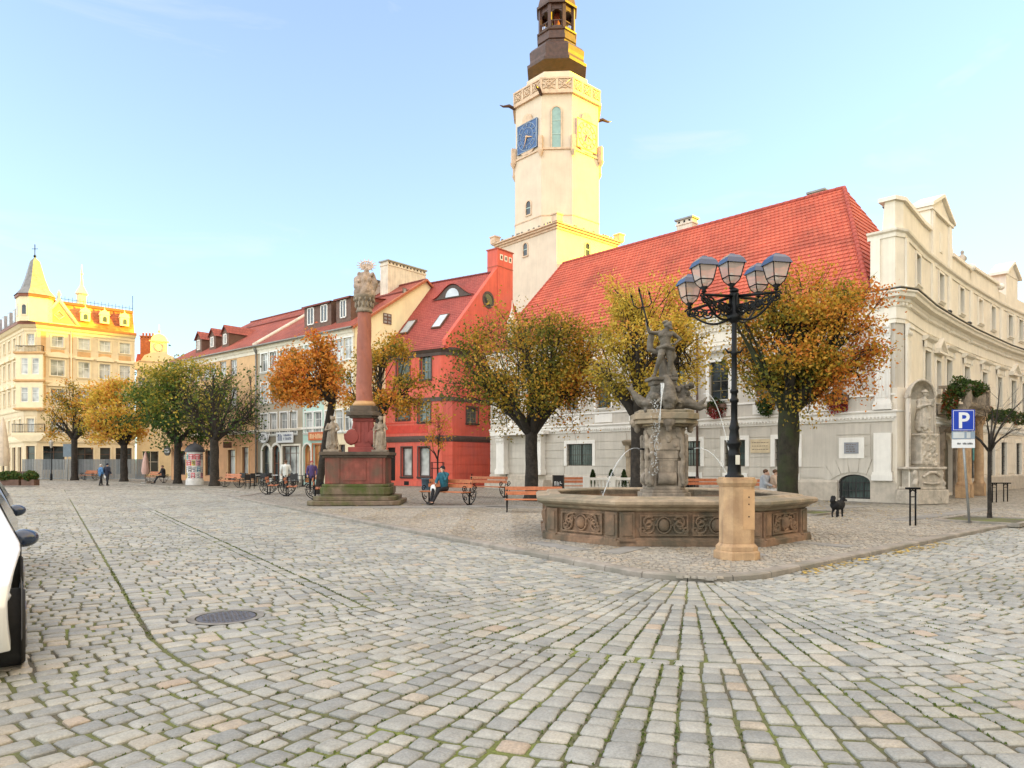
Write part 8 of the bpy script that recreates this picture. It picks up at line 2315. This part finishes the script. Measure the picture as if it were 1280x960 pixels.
mb=MB();mb.tube([(.1,.04,0),(-.12,.04,h-.05)],.032,10);mb.build('pole',grey,ps_)
def plate(z0,z1,m,w=.60,dx=-.08):
 mb=MB();mb.box((dx,0,(z0+z1)/2),(w,.02,z1-z0));return mb.build('plate',m,ps_,bevel=.004)
dz=ZAT(y,512);z_a,z_b,z_c=ZAT(y,539),ZAT(y,549),ZAT(y,560)
p=plate(z_a+.01,dz,blue);text_mesh('P',.60,white,p,(-.08,-.013,(z_a+dz)/2-.02),bold=.012)
mb=MB();w=.27;zz0,zz1=z_a+.03,dz-.02
for a in((-.08-w,zz0,.012,zz1-zz0),(-.08+w-.012,zz0,.012,zz1-zz0)):mb.bx(a[0],a[0]+a[2],-.0125,-.0105,a[1],a[1]+a[3])
mb.bx(-.08-w,-.08+w,-.0125,-.0105,zz0,zz0+.012);mb.bx(-.08-w,-.08+w,-.0125,-.0105,zz1-.012,zz1);mb.build('border',white,p)
p=plate(z_b+.005,z_a-.005,mat('plate_grey',(.26,.33,.42),.4));mb=MB();mb.bx(-.35,-.06,-.013,-.0105,z_b+.03,z_a-.03);mb.bx(.0,.1,-.013,-.0105,z_b+.03,z_a-.03);mb.build('pictogram',mat('plate_pale',(.55,.58,.6),.5),p)
p=plate(z_c,z_b-.005,white);marks([(-.24,-.14,(z_b+z_c)/2,.05),(-.10,-.02,(z_b+z_c)/2,.05),(.02,.16,(z_b+z_c)/2,.05)],blk,p,-.0105)
def hoop(px,py,topy,lab,w=.26,fine=False):
 x,y=G(px,py);e=empty('bollard',(x,y,0),R(8),lab,'bollard');h=ZAT(y,topy);mb=MB();lw=w/2
 for s in(-lw*.6,lw*.6):mb.tube([(s,0,0),(s,0,h-.04)],.022,8)
 mb.tube([(-lw*.6,0,h*.75),(lw*.6,0,h*.75)],.014,6);mb.build('posts',M['iron'],e);mb=MB();mb.box((0,0,h-.03),(w*1.3,.16,.05));mb.tube([(-lw*.8,0,h-.14),(0,0,h-.07),(lw*.8,0,h-.14)],.02,6);mb.build('cap',M['iron'],e,bevel=.008)
hoop(1141,657,609,'black double-post bollard on the plaza, left of the parking sign');hoop(1243,628,603,'far black bollard beyond the sapling',.3);hoop(1257,627,603,'far black bollard right of the sapling',.3)
x,y=G(533,612);bn_=empty('litter_bin',(x,y,0),0,'blue-grey litter bin left of the young tree','bin');h=ZAT(y,598);mb=MB();mb.lathe([(.27,0),(.3,h*.9),(.31,h*.9),(.31,h),(.27,h),(.25,h*.4)],16,cap=False);mb.build('drum',mat('bin_blue',(.07,.12,.17),.5),bn_);mb=MB();mb.lathe([(.26,h*.55),(.26,h*.56)],16);mb.build('lining',blkc,bn_)
x,y=G(243.5,606);ac=empty('advertising_column',(x,y,0),0,'round advertising column with a dark domed cap covered in colourful posters','advertising column');h=ZAT(y,565);mb=MB();mb.lathe([(.62,0),(.62,.35),(.56,.4),(.56,h)],24,smooth=False);mb.build('drum',mat('column_white',(.62,.6,.58),.6),ac)
mb=MB();mb.lathe([(.68,h),(.68,h+.12),(.6,h+.3),(.42,h+.5),(.15,h+.62),(.03,h+.75)],24);mb.build('dome',mat('dome_dark',(.03,.03,.035),.5),ac)
rr=random.Random(14);pcs=[(.5,.05,.04),(.6,.1,.12),(.06,.2,.3),(.6,.45,.06),(.65,.62,.6),(.08,.05,.04),(.55,.25,.3),(.1,.3,.25)]
for r_ in range(4):
 a=-2.9+rr.uniform(0,.3)
 while a<-.3:
  w=rr.uniform(.45,.8);c=pcs[rr.randrange(8)];z0=.5+r_*(h-.6)/4;z1=z0+(h-.6)/4-.06;mb=MB();n=5
  for k in range(n):a0,a1=a+(w-.05)*k/n,a+(w-.05)*(k+1)/n;mb.quad((.566*math.cos(a0),.566*math.sin(a0),z0),(.566*math.cos(a1),.566*math.sin(a1),z0),(.566*math.cos(a1),.566*math.sin(a1),z1),(.566*math.cos(a0),.566*math.sin(a0),z1))
  m_=mat('poster%d'%pcs.index(c),c,.5,.5,6);p=mb.build('poster',m_,ac);mb=MB();am=a+w*.45
  for q in range(3):zz=z1-.1-q*.12;mb.box((.572*math.cos(am),.572*math.sin(am),zz),(.01,.22-.04*q,.04),am)
  mb.build('lettering',white if sum(c)<1 else navy,p);a+=w
y0=62.0;P0=Vector((XAT(28,66,590),66.0));P1=Vector((XAT(182,66.5,590),66.5));HF=Facade([P0,P1]);ho=empty('hoarding',((P0 .x+P1 .x)/2,66.2,0),0,'long grey corrugated metal hoarding in front of the yellow palace','fence');h=ZAT(66,574);n=12
for k in range(n):
 a,b=HF.L*k/n+.02,HF.L*(k+1)/n-.02;mb=MB();m=14
 for q in range(m):x0,x1=a+(b-a)*q/m,a+(b-a)*(q+1)/m;o=.0 if q%2 else .05;HF.box(mb,x0,x1,.08,h,o,o+.02)
 HF.box(mb,a,b,.08,.16,.0,.08);mb.build('panel',mat('hoarding_grey%d'%(k%3),[(.22,.235,.245),(.27,.275,.275),(.17,.185,.20)][k%3],.5,.08,4),ho,world=True)
for px,lab,sd in((10,'left green planter hedge at the edge of the cafe terrace',1),(38,'right green planter hedge beside the brown wicker panel',2)):
 x,y=G(px,607);bush('hedge',lab,(x,y,.62),(1.0 if sd==1 else .55,.4,.42),1800,IV,60+sd,'hedge',.12,'planter hedges',.1,((0,0,-.4),(1.9 if sd==1 else .9,.6,.42),0))
x,y=G(28,606);e=empty('terrace_screen',(x,y,0),R(8),'brown slatted wooden screen between the two hedges','screen');mb=MB()
for k in range(8):mb.box((-.7+k*.2,0,.5),(.14,.05,.95))
for z in(.12,.5,.95):mb.box((0,.0,z),(1.6,.08,.07))
mb.build('slats',M['brown'],e)
def parasol(px,py,topy,lab,c,r=.28):
 x,y=G(px,py);e=empty('closed_parasol',(x,y,0),0,lab,'parasol','closed cafe parasols');h=ZAT(y,topy);mb=MB();mb.tube([(0,0,0),(0,0,h)],.03,8);mb.lathe([(.3,0),(.3,.08),(.05,.12)],12);mb.build('pole',M['zinc'],e);mb=MB();n=20;vs=[];fs=[]
 pr=[(.45,1),(.42,.6),(.36,.95),(.5,1.0),(.75,.8),(.93,.4),(1,.05)];pr=[(.28,.8),(.38,1),(.55,.85),(.75,.6),(.92,.3),(1,.06)]
 for t,f in pr:
  for k in range(n):a=2*PI*k/n;q=r*f*(1 if k%2 else .72);vs.append((q*math.cos(a),q*math.sin(a),h*t))
 for j in range(len(pr)-1):
  for k in range(n):fs.append((j*n+k,j*n+(k+1)%n,(j+1)*n+(k+1)%n,(j+1)*n+k))
 mb.add(vs,fs,0,None,True);mb.build('canopy',c,e)
parasol(4,606,522,'tall closed cream parasol at the left edge',mat('canvas_cream',(.66,.56,.46),.8),.45);parasol(182,604,564,'closed pinkish parasol by the peach house',mat('canvas_pink',(.6,.38,.32),.8),.32)
x,y=XAT(64,64.5,560),64.5;e=empty('old_lantern',(x,y,0),0,'slim old-style lantern post in front of the yellow palace','street lamp');h=ZAT(y,560);mb=MB();mb.lathe([(.12,0),(.1,.5),(.05,.7),(.04,h)],8);mb.build('post',M['iron'],e);mb=MB();mb.lathe([(.08,h),(.2,h+.5),(.24,h+.52),(.05,h+.75)],6,smooth=False);mb.build('lantern',mat('lantern_far',(.35,.33,.3),.3),e)
x,y=XAT(84,63,560),63;e=empty('notice_board',(x,y,0),0,'blue-grey back of a notice board on posts by the leftmost tree','sign');z0,z1=ZAT(y,571),ZAT(y,555);mb=MB();mb.box((0,0,(z0+z1)/2),(.7,.06,z1-z0));mb.build('board',mat('board_grey',(.13,.17,.21),.5),e);mb=MB();mb.tube([(0,.06,0),(0,.06,z1)],.04,8);mb.build('post',grey,e)
F_=ROW
for px,py,o_,w,lab in((193,564,'oval',1.3,'black oval shop sign at the left end of the row'),(232,556,'o2',.8,'small round black sign by the advertising column')):
 q=F_.inv(px,py);e=empty('hanging_sign',F_(max(q[0],.3),q[1],.5),math.atan2(F_.D[0].y,F_.D[0].x),lab,'sign');mb=MB();K=20;oo=[(w/2*math.cos(2*PI*k/K),w*.36*math.sin(2*PI*k/K))for k in range(K)];mb.add([(a,-.05,b)for a,b in oo]+[(a,.05,b)for a,b in oo],[tuple(range(K)),tuple(range(2*K-1,K-1,-1))]+[(i,(i+1)%K,K+(i+1)%K,K+i)for i in range(K)]);bd_=mb.build('board',blk,e);marks([(-w*.33,w*.3,w*.08,w*.09),(-w*.33,w*.36,-w*.08,w*.13)],white,e,-.051);mb=MB();mb.tube([(0,0,w*.36),(0,0,w*.5),(0,.5,w*.5)],.025,6);mb.build('bracket',M['iron'],e)
def chair_():
 e=empty('cafe_chair',(0,0,0),0,'c','chair','dark cafe chairs outside the beige and mint houses');mb=MB();mb.box((0,0,.45),(.44,.44,.04));mb.build('seat',blk,e,bevel=.01);mb=MB();mb.box((0,.21,.72),(.44,.03,.36));mb.build('backrest',blk,e,bevel=.01)
 for sx in(-.19,.19):
  for sy in(-.19,.19):mb=MB();mb.tube([(sx,sy,0),(sx,sy,.44 if sy<0 else .88)],.018,5);mb.build('leg',M['iron'],e)
 return e
cp=None;rr=random.Random(21);seq=[(302,605),(313,606),(322,604),(331,606),(341,605),(351,606),(363,605),(374,606),(384,606),(344,608),(369,608),(312,609)]
names=['first','second','third','fourth','fifth','sixth','seventh','eighth','ninth','tenth','eleventh','twelfth']
for i,(px,py)in enumerate(sorted(seq)):
 x,y=G(px,py+2);lab='dark cafe chair, %s from the left in front of the shopfronts'%names[i]
 if cp is None:cp=chair_();cp.location=(x,y,0);cp['label']=lab
 else:copy_tree(cp,None,(x,y,0),rr.uniform(0,6.28),lab)
for i,(px,py)in enumerate(((318,606),(347,606),(378,607))):
 x,y=G(px,py+1);e=empty('cafe_table',(x,y,0),0,['white-topped cafe table left of the other two','white-topped cafe table between the other two','cafe table nearest the orange tree'][i],'table','small round cafe tables');mb=MB();mb.lathe([(.4,.73),(.4,.76)],16,smooth=False);mb.build('table_top',white if i<2 else blk,e);mb=MB();mb.lathe([(.25,0),(.22,.03),(.035,.06),(.035,.73)],10);mb.build('pedestal',M['iron'],e)
for i,px in enumerate((741,764,780)):
 y=34.5-i*.6;x=XAT(px,y,600);e=empty('potted_conifer',(x,y,0),0,['small potted conifer under the barred window, leftmost of three','middle one of three small potted conifers','potted conifer nearest the fountain pier'][i],'plant','potted conifers by the town hall door');rr=random.Random(i);pts=[];tn=[];zt_=ZAT(y,587)
 for _ in range(900):t=rr.random()**1.3;z=.45+t*(zt_-.45);r=.26*(1-t)**.8+.02;a=rr.uniform(0,6.28);pts.append(Vector((r*math.cos(a)*rr.uniform(.6,1),r*math.sin(a)*rr.uniform(.6,1),z)));tn.append(rr.uniform(0,.5))
 leaves('foliage',pts,.07,IV,e,rr,tn);mb=MB();mb.lathe([(.17,0),(.23,.42),(.25,.45),(.2,.45)],12);mb.build('pot',M['th_trim'],e)
e=empty('stone_balustrade',(XAT(765,33.2,600),33.2,0),0,'low white stone balustrade behind the fountain near the arched door','balustrade');x0,x1=XAT(733,33.2,600)-e.location.x,XAT(797,33.2,600)-e.location.x;zt_=ZAT(33.2,597);mb=MB();mb.bx(x0,x1,-.12,.12,zt_-.12,zt_);mb.build('rail',M['th_trim'],e,bevel=.01);mb=MB()
for k in range(14):mb.lathe([(.05,.1),(.04,.2),(.085,zt_*.45),(.04,zt_*.75),(.06,zt_-.12)],8,(x0+.15+(x1-x0-.3)*k/13,0,0))
mb.build('balusters',M['th_trim'],e)
for xx in(x0,(x0+x1)/2,x1):mb=MB();mb.box((xx,0,zt_/2+.03),(.3,.3,zt_+.06));mb.build('post',M['th_trim'],e,bevel=.01)
x,y=XAT(698,33.5,600),33.5;e=empty('menu_board',(x,y,0),R(10),'black chalkboard menu stand with scribbled chalk strokes behind the left bench','board');h=ZAT(y,594);mb=MB();mb.box((0,0,h/2+.1),(.5,.04,h-.2));mb.build('board',blk,e);marks([(-.2,.2,h*.62,.2)],white,e,-.021);mb=MB()
for s in(-.27,.27):mb.tube([(s,0,0),(s,0,h)],.025,6)
mb.build('legs',M['wood'],e)
def car(label,x,y,rz,paint,mir):
 e=empty('parked_car',(x,y,ZRD),rz,label,'car')
 hl,hw=2.05,.88;ys=[-1,1]
 prof=[(2.05,.45),(2.08,.62),(1.98,.78),(1.2,.98),(1.0,1.02),(.35,1.42),(-.2,1.50),(-1.1,1.47),(-1.75,1.2),(-2.0,.95),(-2.05,.5),(-1.98,.28),(1.95,.25)]
 low=[(a,min(b,1.0))for a,b in prof]
 bm=bmesh.new();st=[(-1,.80,.0),(-.96,.93,.0),(-.6,1,.0),(.6,1,0),(.96,.93,0),(1,.8,0)]
 def section(w):
  pts=[]
  for a,b in prof:
   yy=hw*w;z=b
   if b>1.0:yy*=1-.28*(b-1.0)/.5*abs(w)
   if abs(a)>1.7:yy*=1-.10*(abs(a)-1.7)/.35
   pts.append((a,yy,z))
  return pts
 rows=[[bm.verts.new(p)for p in section(w)]for w in(-1,-.93,-.5,0,.5,.93,1)]
 for r in(0,6):
  for v_ in rows[r]:v_.co.z=.25+(v_.co.z-.25)*.985;v_.co.x*=.985
 n=len(prof)
 for A,B in zip(rows[:-1],rows[1:]):
  for i in range(n):bm.faces.new((A[i],A[(i+1)%n],B[(i+1)%n],B[i]))
 bm.faces.new(rows[0]);bm.faces.new(list(reversed(rows[-1])))
 bmesh.ops.recalc_face_normals(bm,faces=bm.faces);me=bpy.data.meshes.new('body');bm.to_mesh(me);bm.free();me.materials.append(paint)
 o=bpy.data.objects.new('body',me);col.objects.link(o);o.parent=e;b=o.modifiers.new('b','BEVEL');b.width=.05;b.segments=3
 for p in me.polygons:p.use_smooth=True
 gl_=mat('car_glass',(.02,.035,.05),.04,.1,2,spec=.8)
 for s in ys:
  mb=MB();q=[(.86,1.03),(.33,1.36),(-.2,1.43),(-1.05,1.40),(-1.5,1.18),(-1.45,1.05)]
  yy=lambda z:s*(hw*(1-.28*(z-1.0)/.5)+.006)if z>1 else s*(hw+.006);mb.poly([(a,yy(z),z)for a,z in q]);mb.build('side_window',gl_,e)
  mb=MB();mb.box((.1,s*(hw+.008),.62),(.015,.01,.7));mb.box((-.85,s*(hw+.008),.62),(.015,.01,.7));mb.box((0,s*(hw+.012),.33),(2.3,.03,.12));mb.build('trim',blk,e)
  for hx in(-.15,-1.0):mb=MB();mb.box((hx,s*(hw+.03),.9),(.17,.03,.03));mb.build('door_handle',paint,e,bevel=.008)
  mb=MB();mb.ball((.5,s*(hw+.03),1.0),(.10,.12,.085),16,10);mb.tube([(.55,s*hw*.9,.97),(.52,s*(hw+.0),1.0)],.03,8);mb.build('wing_mirror',mir,e)
  for wx in(1.28,-1.28):
   mb=MB();K=20
   for k in range(K):
    a0,a1=PI*k/K-.1,PI*(k+1)/K-.1;mb.add([(wx+r*math.cos(a),s*yv,.32+r*math.sin(a))for r,yv,a in((.36,hw+.012,a0),(.36,hw+.012,a1),(.42,hw+.004,a1),(.42,hw+.004,a0))],[(0,1,2,3)])
   mb.poly([(wx+.37*math.cos(a),s*(hw+.004),.32+.37*math.sin(a))for a in[2*PI*k/24 for k in range(24)]]);mb.build('wheel_arch',blk,e)
   w=MB();pts=[(wx+0,s*(hw-.2),.32),(wx,s*(hw+.02),.32)]
   K=28;pr=[(.2,.03),(.3,.035),(.32,.015),(.325,-.02),(.325,-.16),(.3,-.2)]
   vs=[(wx+r*math.cos(2*PI*k/K),s*(hw+yv),.32+r*math.sin(2*PI*k/K))for r,yv in pr for k in range(K)];w.add(vs,[(j*K+k,j*K+(k+1)%K,(j+1)*K+(k+1)%K,(j+1)*K+k)for j in range(len(pr)-1)for k in range(K)],0,None,True);wh=w.build('wheel',mat('tyre',(.018,.018,.018),.85,.2,20),e)
   w=MB()
   for k in range(7):a=2*PI*k/7;w.tube([(wx,s*(hw+.01),.32),(wx+.2*math.cos(a),s*(hw+.02),.32+.2*math.sin(a))],[.035,.028],6)
   w.poly([(wx+.2*math.cos(a),s*(hw-.02),.32+.2*math.sin(a))for a in[2*PI*k/24 for k in range(24)]]);w.build('rim',mat('alloy',(.35,.35,.36),.35,.05,5,metal=.8),wh)
  mb=MB();mb.ball((1.9,s*.62,.68),(.16,.2,.09),12,8);mb.build('headlight',mat('lamp_clear',(.6,.6,.6),.1),e);mb=MB();mb.ball((-1.98,s*.68,.85),(.08,.13,.14),12,8);mb.build('tail_light',mat('lamp_red',(.4,.01,.01),.2),e)
 mb=MB();mb.quad((1.02,-.70,1.04),(1.02,.70,1.04),(.36,.60,1.425),(.36,-.60,1.425));mb.build('windscreen',gl_,e);mb=MB();mb.quad((-1.80,-.6,1.2),(-1.80,.6,1.2),(-1.2,.6,1.46),(-1.2,-.6,1.46));mb.build('rear_window',gl_,e)
 return e
car_w=mat('white_paint',(.78,.78,.77),.25,.02,3,spec=.6,coat=.6);car_g=mat('grey_paint',(.16,.165,.16),.25,.05,3,spec=.6,coat=.6);mir_=mat('mirror_navy',(.012,.03,.075),.2,.1,3,spec=.7,coat=.5)
fd=Vector((.575,-.818)).normalized();lf=Vector((fd.y,-fd.x));lf=lf if lf.x>0 else-lf
rzc=math.atan2(fd.y,fd.x)
CARP=(-4.2,6.05)
P_=Vector(CARP)-lf*.90-fd*1.28
car('white car parked at the left edge, navy mirror and front wheel showing',P_.x,P_.y,rzc,car_w,mir_);Q_=P_-fd*4.75-lf*.06
car('dark grey car parked behind the white one',Q_.x,Q_.y,rzc,car_g,mir_)
cam_d=bpy.data.cameras.new('camera');cam=bpy.data.objects.new('camera',cam_d);col.objects.link(cam)
cam.location=(0,0,EYE);cam.rotation_euler=(PI/2+PITCH,0,0)
cam_d.sensor_width=36;cam_d.lens=36*880/1280;cam_d.shift_y=(HZ-480)/1280;cam_d.clip_end=3000;cam_d.clip_start=.05
sc.camera=cam
SUN_AZ=R(12)
SUN_EL=R(9.0)
sun_d=bpy.data.lights.new('sun','SUN');sun=bpy.data.objects.new('sun',sun_d);col.objects.link(sun)
sun_d.energy=5.0;sun_d.angle=R(.5);sun_d.color=(1.0,.70,.02)
dv=Vector((math.cos(SUN_AZ)*math.cos(SUN_EL),math.sin(SUN_AZ)*math.cos(SUN_EL),math.sin(SUN_EL)))
sun.rotation_euler=dv.to_track_quat('Z','Y').to_euler()
w=bpy.data.worlds.new('World');sc.world=w;w.use_nodes=True
t=w.node_tree;t.nodes.clear()
out=t.nodes.new('ShaderNodeOutputWorld');bg=t.nodes.new('ShaderNodeBackground')
sky=t.nodes.new('ShaderNodeTexSky');sky.sky_type='NISHITA';sky.sun_disc=False
sky.sun_elevation=SUN_EL;sky.sun_rotation=PI/2-SUN_AZ
sky.altitude=250;sky.air_density=1.0;sky.dust_density=.1;sky.ozone_density=1.0
tc=t.nodes.new('ShaderNodeTexCoord');mp=t.nodes.new('ShaderNodeMapping');mp.inputs['Scale'].default_value=(1.2,1.2,4.5)
t.links.new(tc.outputs['Generated'],mp.inputs[0])
n=noise_n(t,mp.outputs[0],2.1,8,.58,.6)
r=ramp(t,[(.57,(0,0,0)),(.80,(.7,.7,.7))]);t.links.new(n.outputs['Fac'],r.inputs[0])
mx=t.nodes.new('ShaderNodeMix');mx.data_type='RGBA';mx.blend_type='MULTIPLY';mx.inputs[0].default_value=1
t.links.new(sky.outputs[0],mx.inputs[6]);mx.inputs[7].default_value=(1.0,1.0,1.0,1)
CLOUD=(6.5,6.2,5.8)
SKY_FILL=(1.62,1.38,1.0);EXPO=2.6;GAIN=.12*2**EXPO
def vm(op,a_,b_=None):
 q=t.nodes.new('ShaderNodeVectorMath');q.operation=op
 for i_,v_ in enumerate((a_,b_)):
  if v_ is None:continue
  if isinstance(v_,tuple):q.inputs[i_].default_value=v_
  else:t.links.new(v_,q.inputs[i_])
 return q.outputs[0]
x_=vm('MULTIPLY',mx.outputs[2],(GAIN,)*3)
y_=vm('DIVIDE',vm('MULTIPLY',x_,(1.6/GAIN,2.9/GAIN,4.0/GAIN)),vm('ADD',x_,(1.35,2.9,3.6)))
c1_=mixc(t,y_,(1.0/GAIN,1.04/GAIN,1.05/GAIN),r.outputs[0])
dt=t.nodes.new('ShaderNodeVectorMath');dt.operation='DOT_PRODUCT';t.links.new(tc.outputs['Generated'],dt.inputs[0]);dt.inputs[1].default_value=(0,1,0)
rv=ramp(t,[(.40,(SKY_FILL[0]/GAIN,SKY_FILL[1]/GAIN,SKY_FILL[2]/GAIN)),(.68,(0,0,0))],'EASE');t.links.new(dt.outputs['Value'],rv.inputs[0])  # sky brightened behind and above the camera, added fill for shaded walls
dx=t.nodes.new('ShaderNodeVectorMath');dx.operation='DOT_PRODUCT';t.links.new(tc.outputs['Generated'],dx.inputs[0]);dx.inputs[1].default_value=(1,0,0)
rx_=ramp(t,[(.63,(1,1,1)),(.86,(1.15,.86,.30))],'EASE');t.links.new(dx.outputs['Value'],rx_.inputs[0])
ry_=ramp(t,[(.15,(1,1,1)),(.7,(1.25,.95,.42))],'EASE');t.links.new(dx.outputs['Value'],ry_.inputs[0])  # both tints turn the unseen right-hand sky golden, added to warm right-facing walls
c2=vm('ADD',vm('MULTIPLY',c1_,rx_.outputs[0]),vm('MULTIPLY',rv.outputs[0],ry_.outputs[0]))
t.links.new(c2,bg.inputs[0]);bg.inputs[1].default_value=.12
t.links.new(bg.outputs[0],out.inputs[0])
vs_=sc.view_settings
sc.view_settings.view_transform='Standard';sc.view_settings.look='None';sc.view_settings.exposure=EXPO;sc.view_settings.gamma=1
sc.render.engine='CYCLES'
